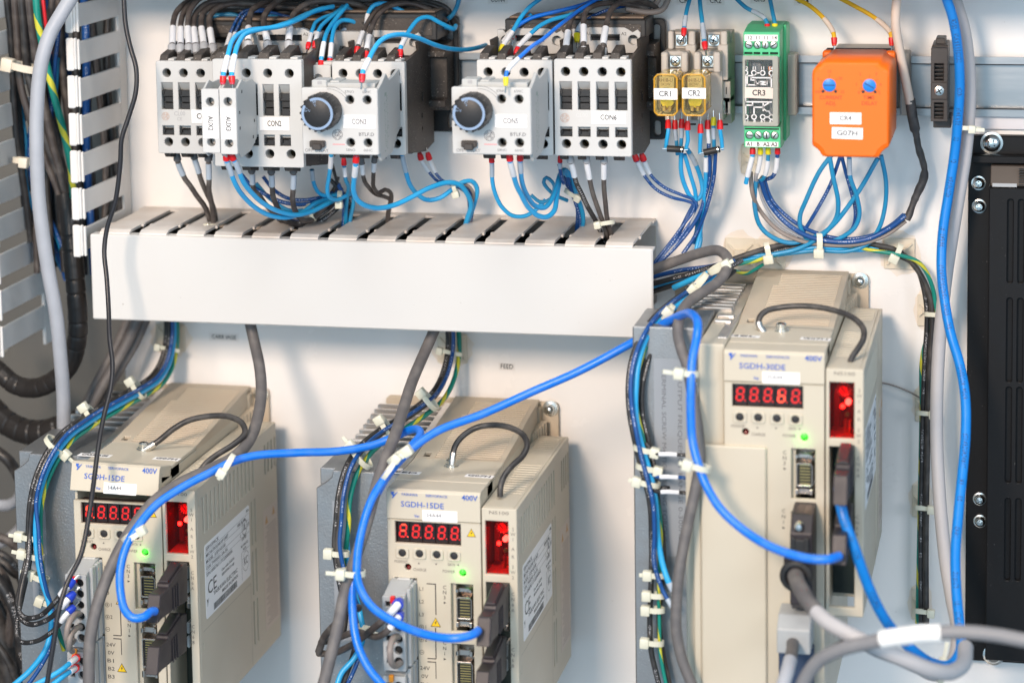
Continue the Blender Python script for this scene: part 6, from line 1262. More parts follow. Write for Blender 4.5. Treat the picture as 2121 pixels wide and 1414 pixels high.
# ---- under CON5 and CON6
g5b = 'blue wires looping under contactor CON5'
W('left blue wire looping wide under CON5', 72, 9, LB, [(1018, 322, 76), (1019, 345, 74), (1020, 376, 70), (1026, 402, 66), (1039, 428, 62), (1060, 446, 58), (1085, 448, 54), (1108, 436, 50), (1130, 414, 46)], fer=RF, sl=[(5, 14, WC, 1.1)], group=g5b)
W('middle bright blue wire looping lowest under CON5', 132, 11, LB, [(1055, 318, 134), (1057, 336, 132), (1061, 352, 128), (1070, 384, 118), (1079, 402, 112), (1095, 430, 102), (1115, 447, 94), (1134, 449, 86), (1148, 436, 78), (1153, 410, 68), (1158, 380, 58), (1167, 356, 48), (1178, 366, 42)], fer=RF, sl=[(5.5, 17, None, 1.15)], group=g5b)
W('right blue wire looping under CON5', 126, 10.5, LB, [(1077, 318, 128), (1078, 345, 124), (1082, 380, 112), (1092, 405, 102), (1108, 426, 92), (1127, 430, 84), (1142, 414, 74), (1152, 388, 64), (1160, 362, 54), (1170, 352, 46), (1186, 372, 40), (1192, 400, 36)], fer=RF, sl=[(5.5, 14, WC, 1.15)], group=g5b)
W('dark teal wire in a small loop left of the tie under CON6', 44, 8, TB, [(1100, 404, 52), (1118, 418, 50), (1140, 412, 46), (1148, 384, 44), (1132, 368, 44), (1126, 378, 42), (1146, 402, 40), (1176, 416, 36)], group=g5b)
for nm, m, w, pts in [('left', DB, 9, [(1158, 340, 40), (1170, 372, 38), (1184, 400, 36), (1196, 430, 34), (1194, 490, 30)]), ('right', TB, 10, [(1186, 352, 42), (1188, 386, 40), (1200, 418, 38), (1208, 452, 34), (1200, 498, 30)]), ('middle', DB, 8, [(1172, 350, 44), (1180, 384, 42), (1192, 420, 38), (1202, 456, 34), (1198, 492, 30)])]:
    W('%s dark blue wire of the tied bundle under CON6' % nm, 40, w, m, pts, group='dark blue bundle under CON6')
tie(1184, 402, 44, 30, 60, 'cable tie holding the dark blue bundle under CON6', head=-1, hang=60)
W('sleeved wire with red ferrule under the left end of CON6', 70, 8, DB, [(1160, 322, 72), (1160, 338, 70), (1161, 356, 66), (1168, 380, 58)], fer=RF, sl=[(5, 9, WC, 1.2)], group=g5b)
gb6 = 'black wires under contactor CON6 going into the duct'
W('left black wire under CON6', 74, 10.5, BKP, [(1180, 320, 80), (1182, 336, 78), (1186, 348, 76), (1194, 380, 70), (1202, 396, 66), (1216, 426, 60), (1234, 458, 54), (1252, 500, 48)], fer=GF, sl=[(6, 16)], group=gb6, name='power_wire')
W('middle black wire under CON6', 74, 10.5, BR_, [(1214, 320, 80), (1215, 336, 78), (1218, 352, 76), (1224, 384, 70), (1229, 404, 66), (1240, 436, 60), (1252, 470, 54), (1262, 506, 48)], fer=GF, sl=[(6, 17)], group=gb6, name='power_wire')
W('right black wire under CON6', 74, 10.5, BR_, [(1251, 320, 80), (1251, 340, 78), (1251, 386, 70), (1254, 420, 64), (1258, 455, 58), (1272, 505, 48)], fer=GF, sl=[(6, 17)], group=gb6, name='power_wire')
tie(1255, 462, 60, 32, 100, 'cable tie round the black wires under CON6', head=1, hang=50)
gs6 = 'dark blue wires from under CON6 to the duct end'
W('left dark blue wire with white sleeve from the CON6 side wall', 40, 7, DB, [(1314, 320, 46), (1322, 340, 44), (1339, 370, 40), (1360, 393, 36), (1392, 409, 32), (1424, 417, 30), (1438, 424, 30), (1434, 440, 30), (1418, 462, 32), (1390, 500, 34), (1352, 548, 38)], fer=(RED, 4.5, 1.9), sl=[(5, 14.5, None, 1.5)], group=gs6)
W('right dark blue wire with white sleeve from the CON6 side wall', 40, 7, DB, [(1329, 320, 46), (1335, 336, 44), (1349, 364, 40), (1376, 388, 36), (1412, 404, 32), (1436, 414, 30), (1444, 426, 30), (1440, 446, 30), (1424, 470, 32), (1398, 506, 34), (1360, 556, 38)], fer=(RED, 4.5, 1.9), sl=[(5, 14, None, 1.5)], group=gs6)
# ---- wires above and below the relays
gr = 'wires of the relays CR1 and CR2'
W('blue wire with red ferrule entering the CR1 socket from above', 44, 9, TB, [(1416, 74, 46), (1418, 50, 42), (1422, 24, 36), (1430, -6, 30)], fer=RF, sl=[(5.5, 13, WC, 1.15)], group=gr)
W('blue wire with red ferrule entering the CR2 socket from above', 58, 9.5, TB, [(1461, 102, 62), (1458, 80, 58), (1454, 42, 48), (1451, 18, 40), (1449, -6, 34)], fer=RF, sl=[(6, 18, WC, 1.15)], group=gr)
lowr = [('outer left', 'CR1', LB, [(1384, 250, 50), (1384, 272, 52), (1381, 290, 52), (1379, 308, 50)], RG, []), ('second', 'CR1', TB, [(1398, 250, 46), (1398, 270, 46), (1401, 292, 44), (1403, 320, 40)], RG, [(5, 12, WC, 1.15)]),
        ('third', 'CR1', TB, [(1412, 248, 50), (1412, 268, 50), (1411, 292, 48), (1410, 306, 46)], RG, [(5, 11, WC, 1.15)]), ('outer right', 'CR1', LB, [(1424, 252, 54), (1424, 276, 54), (1425, 290, 52), (1421, 308, 50)], RG, []),
        ('outer left', 'CR2', LB, [(1451, 258, 56), (1451, 282, 56), (1450, 300, 54), (1450, 318, 52)], RG, []), ('second', 'CR2', DB, [(1466, 250, 50), (1466, 274, 50), (1468, 292, 48), (1468, 308, 46)], RG, [(5, 14, None, 1.15)]),
        ('third', 'CR2', TB, [(1478, 244, 52), (1478, 268, 52), (1479, 290, 50), (1479, 306, 48)], YF, [(6, 13, WC, 1.15)]), ('outer right', 'CR2', LB, [(1491, 250, 56), (1492, 274, 56), (1495, 292, 54), (1496, 309, 52)], RG, [])]
for nm, rl, m, pts, f_, s_ in lowr: W('%s short ferruled wire hanging from the %s socket' % (nm, rl), 50, 8.6, m, pts, fer=f_, sl=s_, group=gr)
for nm, a, b in (('CR1', (1382, 308, 52), (1416, 310, 52)), ('CR2', (1458, 316, 54), (1491, 309, 54))):
    A = U(*a); B = U(*b); ax = (B-A).normalized(); L_ = (B-A).length; g = G(); g.cyl(A, ax, 2.0, L_, seg=18, bev=.4); o = g.build('diode', BLACK, loc=A, label='black cylindrical diode wired across the %s socket' % nm, cat='diode', group='diodes under the relays')
    g = G(); g.cyl(A+ax*(L_*.86), ax, 2.06, L_*.07, seg=18); g.build('diode_band', CHROME, o)
    g = G(); g.cyl(A-ax*3, ax, .4, 3.2, seg=6); g.cyl(B, ax, .4, 2.5, seg=6); g.build('lead', CHROME, o)
gd = 'wires falling from the relays to the duct end'
for nm, m, w, pts, s_ in [
    ('first light blue', LB, 10, [(1411, 312, 40), (1411, 356, 34), (1419, 386, 30), (1433, 410, 28), (1447, 412, 28), (1455, 398, 28), (1452, 372, 28), (1440, 338, 34), (1424, 310, 42)], [(-14, -3, WC, 1.1)]),
    ('second light blue', LB, 9, [(1418, 320, 40), (1430, 362, 34), (1440, 398, 30), (1442, 432, 28), (1444, 470, 26), (1436, 505, 26)], []),
    ('third light blue', LB, 9, [(1462, 325, 46), (1462, 356, 42), (1460, 396, 36), (1455, 450, 30), (1449, 486, 28), (1440, 524, 30)], [(0, 10, None, 1.15)]),
    ('dark printed', DB, 8.5, [(1470, 322, 46), (1470, 366, 40), (1459, 412, 34), (1447, 447, 32), (1405, 505, 34), (1352, 556, 40)], []),
    ('second dark printed', DB, 8.5, [(1482, 318, 48), (1479, 364, 42), (1470, 408, 36), (1458, 447, 32), (1439, 490, 30), (1414, 526, 32)], []),
    ('pale grey', GB, 6.5, [(1475, 316, 46), (1466, 380, 38), (1450, 428, 32), (1420, 480, 32), (1370, 540, 38)], []),
    ('teal', TB, 9, [(1446, 430, 26), (1450, 468, 26), (1450, 505, 28), (1438, 530, 30)], []),
    ('lower dark', DB, 9, [(1440, 418, 28), (1428, 440, 28), (1404, 486, 32), (1366, 540, 38), (1344, 572, 42)], [])]:
    W('%s wire in the fan between the relays and the duct end' % nm, 40, w, m, pts, sl=s_, group=gd)
# ---- CR3
gc3 = 'wires of the green module CR3'
W('blue wire with red ferrule entering the green module from above', 34, 9, TB, [(1590, 66, 36), (1589, 50, 34), (1583, 38, 32), (1564, 26, 28), (1545, 16, 26), (1522, -5, 22)], fer=RF, sl=[(8, 19, WC, 1.15)], group=gc3)
W('blue wire with yellow ferrule entering the green module from above', 34, 9, TB, [(1605, 66, 36), (1605, 50, 34), (1601, 30, 30), (1594, -5, 24)], fer=YF, group=gc3)
W('first wire under the green module with long white sleeve', 44, 9.5, LB, [(1559, 304, 46), (1559, 320, 46), (1554, 342, 46), (1549, 362, 44), (1545, 380, 42)], fer=RF, sl=[(6, 19)], group=gc3)
W('second wire under the green module curling behind', 42, 8.5, GL, [(1575, 304, 44), (1575, 325, 42), (1570, 352, 40), (1565, 370, 36), (1572, 376, 30), (1580, 366, 26)], fer=YF, sl=[(6, 17)], group=gc3)
W('third wire under the green module marked 80', 42, 8.5, TB, [(1591, 304, 44), (1591, 325, 42), (1588, 352, 40), (1581, 370, 36), (1572, 376, 32)], fer=YF, sl=[(9, 19)], group=gc3)
W('fourth wire under the green module with white sleeve', 42, 9, DB, [(1611, 304, 44), (1610, 326, 42), (1607, 352, 40), (1600, 366, 36), (1589, 371, 32)], fer=RF, sl=[(7, 17)], group=gc3)
gsw = 'wires swinging in a wide curve under CR3 and CR4'
big_ = [(1555, 356), (1558, 398), (1577, 440), (1612, 477), (1656, 498), (1698, 506), (1776, 506), (1835, 487), (1876, 458)]
W('grey wire in the wide curve from CR3 to the taped cable', 30, 9, GT, [(x, y, 34 if i < 2 else 22) for i, (x, y) in enumerate(big_)], group=gsw)
W('printed dark blue wire in the wide curve from CR3 to the taped cable', 32, 10.5, DB, [(1576, 372, 34), (1592, 418, 28), (1630, 463, 26), (1676, 490, 24), (1736, 501, 24), (1796, 495, 24), (1843, 472, 24), (1877, 446, 26)], group=gsw)
W('second dark blue wire beside it in the wide curve', 30, 8, DB, [(1582, 368, 32), (1600, 416, 26), (1640, 456, 22), (1684, 480, 20), (1740, 494, 20), (1800, 489, 20), (1846, 466, 22), (1872, 444, 24)], group=gsw)
W('pale wire lying between the blue ones in the wide curve', 26, 7, GB, [(1570, 376, 30), (1582, 420, 26), (1616, 466, 22), (1664, 492, 20), (1720, 500, 20), (1780, 501, 20), (1836, 480, 20), (1870, 454, 22)], group=gsw)
W('blue wire from CR3 rising again to the right corner of CR4', 30, 10, TB, [(1566, 372, 34), (1563, 424, 28), (1574, 467, 24), (1599, 491, 22), (1638, 503, 20), (1678, 494, 20), (1717, 474, 24), (1776, 400, 30), (1818, 328, 36)], group=gsw)
g4 = 'blue wires hanging in loops under the orange unit'
W('left loop of blue wire under the orange unit', 34, 10, TB, [(1722, 322, 36), (1697, 356, 34), (1669, 416, 28), (1657, 448, 24), (1659, 474, 22), (1672, 494, 20), (1700, 508, 20)], group=g4)
W('blue wire bowing right from the left of the orange unit', 34, 10, TB, [(1718, 322, 36), (1726, 368, 34), (1736, 418, 30), (1732, 451, 26), (1709, 482, 24), (1656, 514, 22), (1600, 527, 22), (1530, 534, 22), (1440, 572, 30)], group=g4)
W('dark blue printed wire under the orange unit going left', 30, 8, DB, [(1741, 322, 32), (1721, 380, 28), (1696, 428, 24), (1668, 474, 20), (1650, 500, 18)], group=g4)
W('dark blue printed wire under the orange unit going right', 30, 8, DB, [(1743, 322, 32), (1752, 358, 30), (1764, 400, 26), (1772, 442, 22), (1765, 474, 20), (1738, 494, 18)], group=g4)
W('middle blue wire under the orange unit in a long drop', 34, 9.5, TB, [(1759, 322, 36), (1761, 366, 34), (1775, 408, 30), (1780, 446, 26), (1768, 474, 24), (1736, 495, 22), (1690, 512, 20)], sl=[(2, 12, WC, 1.1)], group=g4)
W('right blue wire under the orange unit running down the far side', 34, 9.5, TB, [(1825, 322, 36), (1835, 376, 32), (1833, 428, 26), (1820, 474, 22), (1795, 506, 20), (1755, 520, 20), (1696, 519, 20), (1640, 524, 20), (1560, 536, 22), (1470, 556, 28)], group=g4)
W('blue wire in the lower part of the horizontal bundle', 20, 10, LB, [(1820, 512, 16), (1770, 518, 18), (1700, 512, 20), (1640, 520, 20), (1580, 534, 22), (1500, 548, 26), (1420, 574, 34), (1352, 596, 42)], group=g4)
g4t = 'yellow wires above the orange unit'
W('left yellow wire with red ferrule above the orange unit', 40, 9.5, YW, [(1728, 94, 42), (1727, 72, 40), (1717, 52, 36), (1700, 32, 32), (1676, 12, 28), (1644, -5, 24)], fer=RF, sl=[(7.5, 19, BG, 1.18)], group=g4t)
W('right yellow wire with red ferrule above the orange unit', 40, 9.5, YW, [(1847, 94, 42), (1845, 70, 40), (1828, 50, 36), (1802, 31, 32), (1768, 12, 28), (1736, -5, 24)], fer=RF, sl=[(7.5, 20, BG, 1.18)], group=g4t)
o = W('beige cable ending in black heat shrink right of the orange unit', 40, 19, BG, [(1858, -8, 50), (1855, 50, 48), (1866, 118, 44), (1877, 172, 40), (1885, 214, 38)], name='taped_cable', cat='cable', seg=16)
p = route(38, [(1885, 206, 38), (1889, 236, 36), (1894, 262, 34), (1898, 280, 32), (1902, 304, 30), (1910, 330, 28), (1915, 352, 26), (1912, 374, 24), (1902, 396, 24), (1895, 412, 24), (1889, 428, 24), (1884, 442, 25), (1879, 456, 26)], 1.5)
random.seed(4); ph = [random.random()*6 for _ in range(3)]
g = G(); g.tube(p, mm(20, p[0])/2, 16, rfun=lambda L, s: (1.06 if s < .27 else (.72 if s < .31 else .70+.10*math.sin(L*.55+ph[0])*math.sin(L*.23)+(.16 if .62 < s < .86 else 0)))); g.build('heat_shrink', HS, o)
# ---- long cables at the right
W('thick bright blue cable running down the right side and looping at the bottom', 60, 21, RB2, [(1958, -10, 62), (1974, 40, 60), (1985, 110, 58), (1988, 180, 56), (1984, 250, 54), (1977, 320, 52), (1965, 400, 52), (1953, 480, 54), (1950, 560, 58), (1957, 625, 62), (1969, 690, 68), (1988, 755, 76), (1999, 820, 84), (2000, 900, 94), (1993, 985, 106), (1985, 1065, 118), (1979, 1145, 130), (1981, 1225, 142), (1988, 1300, 154), (1990, 1345, 164), (1968, 1376, 176), (1930, 1372, 188), (1890, 1345, 198), (1848, 1302, 206), (1827, 1272, 212), (1800, 1217, 216), (1771, 1137, 220), (1747, 1070, 218), (1739, 1030, 212), (1736, 1012, 200)], name='network_cable', cat='cable', seg=18)
W('long grey cable running down the right side beside the blue one', 40, 27, GL, [(1975, -10, 42), (1998, 70, 40), (2008, 170, 38), (2006, 250, 38), (1998, 330, 38), (1985, 410, 38), (1972, 490, 36), (1960, 570, 34), (1952, 640, 34), (1945, 720, 34), (1941, 800, 36), (1940, 900, 40), (1944, 1000, 50), (1951, 1090, 66), (1960, 1170, 84), (1972, 1240, 104), (1984, 1310, 130), (1975, 1366, 150), (1940, 1395, 168), (1900, 1380, 184), (1860, 1362, 196), (1815, 1345, 206), (1775, 1322, 214)], name='grey_cable', cat='cable', seg=18)
tie(2004, 266, 50, 50, 88, 'cable tie holding the blue and grey cables below the black rail clamp', head=-1, hang=20, dep=.5, tail=7)
tie(1950, 1392, 172, 40, -10, 'pale tie round the looped cables at the bottom right', head=1, hang=70, hs=1.2, tail=12)
gv = 'black wires down the right side held by tie mounts'
hp = lambda off, dd: [(1500+off*.2, 546+off*.4, 24+dd), (1560, 528+off, 20+dd), (1610, 514+off, 16+dd), (1680, 503+off*.6, 14+dd), (1745, 499+off*.5, 14+dd), (1810, 510+off*.7, 14+dd), (1860, 524+off*.8, 12+dd), (1896, 552-off*.2, 10+dd), (1918-off*.7, 600, 10+dd), (1926-off, 650, 10+dd), (1922-off, 740, 10+dd), (1918-off, 840, 10+dd), (1916-off, 940, 10+dd), (1914-off, 1040, 10+dd), (1913-off, 1150, 10+dd), (1914-off, 1290, 10+dd)]
W('outer black wire of the vertical bundle at the right', 14, 12, BK, hp(-5, 3), group=gv, step=3)
W('inner printed black wire of the vertical bundle at the right', 14, 11, BKP, hp(6, 1), group=gv, step=3)
W('green and yellow wire of the vertical bundle at the right', 14, 9, TG, hp(13, 5)[:6]+[(1862, 528, 20), (1905, 545, 16), (1930, 590, 14), (1936, 640, 12), (1910, 740, 8), (1909, 840, 8), (1907, 940, 8), (1905, 1040, 8), (1903, 1150, 10), (1900, 1290, 8)], group=gv, step=3)
tie(1697, 505, 24, 40, 0, 'milky tie head in the middle of the bundle under the orange unit', head=-1, hang=55, dep=.5, hs=1.35)
tie(1590, 521, 22, 34, 10, 'milky tie on the twin mount under the green module', head=-1, hang=50, dep=.5, hs=1.3)
tie(1858, 522, 18, 34, -25, 'milky tie on the mount where the bundle turns down', head=-1, hang=45, dep=.5, hs=1.3)
for y, x in ((652, 1935), (856, 1917), (1052, 1913), (1266, 1913)):
    tie(x, y, 16, 34, 88, 'cable tie on the vertical bundle, %s' % {652: 'topmost beside the grey cable', 856: 'second from the top', 1052: 'third from the top', 1266: 'lowest, near the blurred cables'}[y], head=-1, hang=50, dep=.5, hs=1.1)
tie(350, 722, 18, 44, 80, 'cable tie on the mount under the left end of the duct', head=1, hang=60, dep=.4)
tie(934, 730, 22, 44, 80, 'cable tie on the stained mount under the middle of the duct', head=1, hang=60, dep=.4)
# ---- bundle leaving the duct end and falling along the widest drive
W('thick grey brown cable leaving the duct end and curving down past the widest drive', 60, 23, GC, [(1344, 562, 62), (1400, 541, 66), (1455, 523, 74), (1488, 519, 82), (1507, 536, 92), (1504, 560, 100), (1486, 585, 110), (1457, 604, 122), (1426, 626, 136), (1409, 654, 148), (1404, 688, 158), (1411, 722, 166), (1424, 760, 172), (1436, 830, 180), (1446, 890, 184), (1450, 950, 186), (1440, 1015, 188), (1428, 1070, 190), (1416, 1130, 192), (1406, 1190, 194), (1401, 1250, 194), (1401, 1305, 194), (1412, 1362, 194), (1436, 1424, 196)], name='grey_cable', cat='cable', seg=16)
fall = [(1500, 553, 60), (1468, 578, 74), (1430, 606, 92), (1392, 634, 112), (1358, 662, 130), (1332, 700, 146), (1316, 748, 154), (1308, 800, 158), (1308, 855, 160), (1318, 905, 162), (1330, 950, 162), (1342, 1000, 162), (1351, 1050, 162), (1356, 1110, 162), (1357, 1170, 162), (1353, 1230, 162), (1351, 1290, 162), (1356, 1350, 162), (1372, 1422, 162)]
gf = 'wires falling along the left side of the widest drive'
def sh(pts, dx, dy=0, dd=0, wob=0): return [(x+dx+wob*math.sin(i*1.7+dx), y+dy, d+dd) for i, (x, y, d) in enumerate(pts)]
W('left printed black wire falling along the widest drive', 60, 12, BKP, [(1350, 588, 46), (1420, 570, 50)]+sh(fall, -6, -4, 0, 1.5), group=gf)
W('bright blue wire falling along the widest drive', 60, 13, LB, [(1395, 596, 50), (1450, 572, 56)]+sh(fall[:14], 8, 0, 4, 1.5)+[(1372, 1166, 168), (1383, 1200, 170), (1394, 1222, 170)], group=gf, sl=[(-5, 0, WC, 1.1)])
W('dark blue wire falling along the widest drive', 60, 10, DB, sh(fall[:15], 0, -6, 8, 2)+[(1372, 1220, 168), (1392, 1256, 170)], group=gf, sl=[(-5, 0, WC, 1.15)])
W('right black wire falling along the widest drive', 60, 12, BK, [(1352, 604, 44), (1430, 580, 50)]+sh(fall, 16, 6, -4, 2), group=gf)
W('green and yellow wire falling along the widest drive', 60, 8, TG, [(1580, 548, 20), (1548, 566, 30), (1520, 560, 44)]+sh(fall, 12, 2, 0, 3), group=gf)
W('thin black wire falling along the widest drive', 60, 9, BKP, sh(fall[:12], 24, 8, -2, 2)+[(1385, 1010, 164)], group=gf)
W('dark blue wire entering the bundle from the duct end', 44, 10, DB, [(1350, 574, 44), (1410, 560, 46), (1470, 552, 44), (1520, 540, 30)], group=gf)
W('loose printed black wire end with frayed tip above the widest drive', 50, 10, BKP, [(1440, 585, 84), (1480, 566, 76), (1515, 552, 66), (1536, 540, 56)], group=gf, sl=[(-4, 0, GL, .8)])
for k, (y, x1_) in enumerate(((940, 1420), (987, 1420), (1018, 1420))):
    W('%s sleeved wire turning right into the widest drive' % ('upper', 'middle', 'lower')[k], 166, 8, BKP if k != 1 else DB, [(1338+4*k, y-22, 164), (1356, y-2, 168), (1385, y, 170), (x1_, y+2, 168), (1432, y+2, 160)], sl=[(11, 21)], group='sleeved wires turning into the widest drive')
for k, (x, y, w, an, hd) in enumerate([(1380, 650, 44, -38, 1), (1336, 930, 44, 80, -1), (1342, 968, 46, 80, -1), (1344, 1000, 44, 80, 1), (1362, 1190, 34, 90, 1), (1360, 1232, 34, 90, 1), (1358, 1262, 34, 90, 1), (1356, 1330, 34, 88, 1)]):
    lab = ['large round tie at the top of the bundle beside the duct end', 'upper of three close ties beside the widest drive', 'middle of three close ties beside the widest drive', 'lower of three close ties beside the widest drive', 'tie beside the ends of the blue wire, left of the widest drive', 'second of the lower close ties beside the widest drive', 'third of the lower close ties beside the widest drive', 'lowest tie on the wires beside the widest drive'][k]
    q_ = 130 if k == 0 else 164
    tie(x, y, q_, w, an, lab, head=hd, hang=62 if k else 20, hs=1.25, tail=5 if k in (1, 3, 4) else 0)
tie(1492, 552, 94, 52, -60, 'tie round the thick cable at its bend, right one', head=1, hang=30, hs=1.2, dep=.6, tail=5)
tie(1448, 585, 98, 46, -40, 'tie on the blue wires just below the cable bend', head=-1, hang=40, hs=1.3, dep=.7)
# ---- blue network cables with their black plugs
PLG = mat('plug_black', (.032, .026, .030), .42, var=.25, vs=90, bump=.12, bs=900)
def plug(anchor, lab=None, parent=None, flag=None, dx=0, dz=0, grp=None):
    """right face outline measured on the first drive, then moved"""
    X_ = U(327.8, 1290, 235)[0]
    C5 = lambda a: (140+a[0]/4.979, 1130+a[1]/4.979)
    pts = [(935, 800), (960, 505), (1045, 430), (1050, 390), (1135, 270), (1185, 200), (1240, 170), (1240, 560), (1200, 600), (1130, 625), (1060, 690), (985, 745)]
    pr = []
    for a in pts: q = UX(*C5(a), X_); pr.append((-q[1], q[2]+dz))
    w_ = 7.6; x1 = X_+dx; x0 = x1-w_
    loc = (x0+w_/2, -pr[0][0], pr[0][1]+5)
    if parent is None: parent = thing('connector_plug', lab, 'plug', loc, grp)
    g = G(); g.prism(pr, 'x', x0, x1, .5); g.build('plug_body', PLG, parent)
    a, b = pr[1], pr[6]
    tp = [(pr[3][0], pr[3][1]+.2), (pr[3][0], pr[3][1]+1.4), (pr[4][0]-2, pr[4][1]+3), (pr[5][0]+1, pr[5][1]+2.4), (pr[5][0], pr[5][1])]
    g = G(); g.prism(tp, 'x', x0+.9, x1-.9, .4); g.build('finger_grip', PLG, parent)
    mid = ((pr[1][0]+pr[6][0])/2, (pr[0][1]+pr[1][1])/2)
    for k in range(3):
        g = G(); dd = pr[2][0]-7-k*4; g.box(x1-.1, x1+.5, dd-1, dd+.6, pr[2][1]-16, pr[2][1]-2, .2); g.build('side_rib', PLG, parent)
    return parent, Vector((x0+w_/2, -pr[0][0], pr[0][1]+5))
o2 = Vector((190.8, 0, -1.1))
c1 = W('blue network cable running from the left drive plug to the middle drive plug', 236, 17, RB, [(321, 1265, 236), (312, 1266, 240), (298, 1277, 246), (276, 1279, 248), (259, 1263, 246), (250, 1228, 242), (249, 1180, 238), (262, 1130, 232), (287, 1088, 226), (325, 1044, 216), (377, 1009, 206), (430, 981, 196), (484, 955, 186), (529, 943, 178), (620, 937, 164), (700, 934, 152), (770, 922, 144), (820, 903, 140), (850, 890, 142), (867, 890, 148), (870, 902, 156), (853, 922, 166), (831, 946, 176), (817, 966, 184), (797, 990, 192), (770, 1034, 200), (750, 1095, 208), (740, 1158, 216), (742, 1205, 222), (768, 1253, 228), (822, 1290, 234), (889, 1315, 242), (943, 1321, 246), (978, 1314, 242), (990, 1305, 236)], name='network_cable', cat='cable', seg=18)
plug(None, parent=c1); plug(None, parent=c1, dx=190.8, dz=-1.1)
plug(None, lab='black plug without cable in the lower socket of the left drive', dz=-30.6, dx=-1.5, grp='black plugs without cable'); plug(None, lab='black plug without cable in the lower socket of the middle drive', dx=189.3, dz=-31.7, grp='black plugs without cable')
c2 = W('blue network cable from the middle drive to the lower socket of the widest drive', 226, 17.5, RB, [(798, 1424, 232), (765, 1385, 230), (741, 1335, 226), (731, 1275, 220), (731, 1205, 214), (741, 1135, 206), (760, 1070, 198), (786, 1012, 190), (812, 972, 182), (848, 934, 172), (905, 893, 160), (1000, 857, 150), (1100, 812, 142), (1200, 768, 138), (1310, 709, 134), (1372, 672, 140), (1412, 652, 156), (1432, 650, 172), (1445, 668, 186), (1443, 700, 194), (1434, 745, 200), (1431, 800, 204), (1431, 860, 206), (1434, 910, 208), (1445, 957, 212), (1462, 1003, 216), (1490, 1050, 222), (1536, 1094, 228), (1593, 1130, 236), (1664, 1154, 244), (1712, 1158, 246), (1738, 1151, 238)], name='network_cable', cat='cable', seg=18)
o3 = (192.4+190.8, 86.5)
plug(None, parent=c2, dx=o3[0]-.6, dz=o3[1]-30.6)
for ch in [x for x in bpy.data.objects if x.name.startswith('network_cable') and x.get('label', '').startswith('thick bright')]: plug(None, parent=ch, dx=o3[0], dz=o3[1]+1.5)
for k, (x, y, d, w, an, hd, hg, lab, hs_, tl) in enumerate([(472, 962, 196, 46, -30, -1, 40, 'pale tie joining the blue and grey cables above the left drive', 1.2, 4), (275, 1108, 226, 46, -60, 1, 70, 'pale tie on the blue cable in front of the left drive display', 1.2, 0),
    (826, 944, 184, 50, -55, 1, 60, 'upper of two ties at the knot above the middle drive', 1.3, 0), (806, 972, 190, 50, -35, 1, 80, 'lower of two ties at the knot above the middle drive', 1.1, 0), (730, 1185, 216, 50, 88, 1, 40, 'tie joining the blue and grey cables left of the middle drive', 1.3, 9),
    (1425, 772, 200, 40, 85, 1, 40, 'upper tie on the blue cable in front of the widest drive', 1.3, 9), (1447, 966, 212, 46, 75, 1, 50, 'lower tie on the blue cable in front of the widest drive', 1.3, 5)]):
    tie(x, y, d, w, an, lab, head=hd, hang=hg, hs=hs_, tail=tl)
# ---- thick grey motor cables
gm = 'thick grey cables coming out from under the duct'
W('thick grey cable falling from the duct over the left drive', 70, 25, GC, [(516, 660, 64), (526, 705, 68), (538, 762, 78), (541, 815, 92), (533, 868, 112), (515, 914, 134), (482, 948, 156), (430, 974, 176), (375, 1000, 190), (322, 1036, 204), (281, 1084, 214), (249, 1136, 222), (222, 1195, 228), (198, 1265, 234), (186, 1330, 238), (184, 1424, 242)], name='motor_cable', cat='cable', seg=18, group=gm)
W('thick grey cable falling from the duct past the middle drive', 70, 25, GC, [(905, 672, 64), (882, 724, 72), (856, 784, 92), (838, 838, 120), (822, 890, 150), (803, 940, 172), (786, 985, 184), (771, 1040, 196), (753, 1105, 206), (733, 1165, 212), (713, 1232, 216), (699, 1300, 220), (684, 1362, 224), (668, 1424, 228)], name='motor_cable', cat='cable', seg=18, group=gm)
for nm, dx, dd in (('left', -12, 2), ('middle', 6, 8), ('right', 22, 0)):
    W('%s of three dark cables slanting down from the duct at the left' % nm, 30, 22, GC, [(282+dx, 655, 26+dd), (262+dx, 700, 28+dd), (232+dx*.9, 756, 32+dd), (204+dx*.8, 806, 36+dd), (182+dx*.7, 850, 40+dd), (168+dx*.5, 900, 40+dd), (164+dx*.4, 950, 30+dd)], name='motor_cable', cat='cable', seg=14, group='dark cables slanting down at the left')
# ---- bundle with ties on the left drive
gl = 'bundle running from the duct down the left drive'
bl = [(352, 655, 14), (352, 700, 14), (343, 748, 22), (322, 784, 36), (288, 808, 54), (248, 830, 76), (205, 854, 96), (168, 878, 116), (134, 904, 136), (104, 944, 150), (82, 992, 156), (70, 1045, 158)]
W('printed black wire of the left bundle, outer', 14, 11, BKP, sh(bl, -8, -6, 0)+[(58, 1100, 160), (56, 1150, 164), (44, 1205, 170), (36, 1252, 178), (48, 1276, 188), (80, 1276, 198), (114, 1246, 208), (136, 1218, 212), (152, 1202, 208)], fere=(BLUEF, 5, 1.7), sl=[(-12, -4.5, None, 1.2)], group=gl)
W('printed black wire of the left bundle, middle', 16, 11, BKP, sh(bl, -2, -2, 5)+[(62, 1100, 164), (58, 1160, 170), (44, 1222, 176), (40, 1272, 184), (62, 1292, 194), (96, 1284, 202), (124, 1260, 210), (138, 1244, 212), (153, 1228, 208)], fere=(BLUEF, 5, 1.7), sl=[(-12, -4.5, None, 1.2)], group=gl)
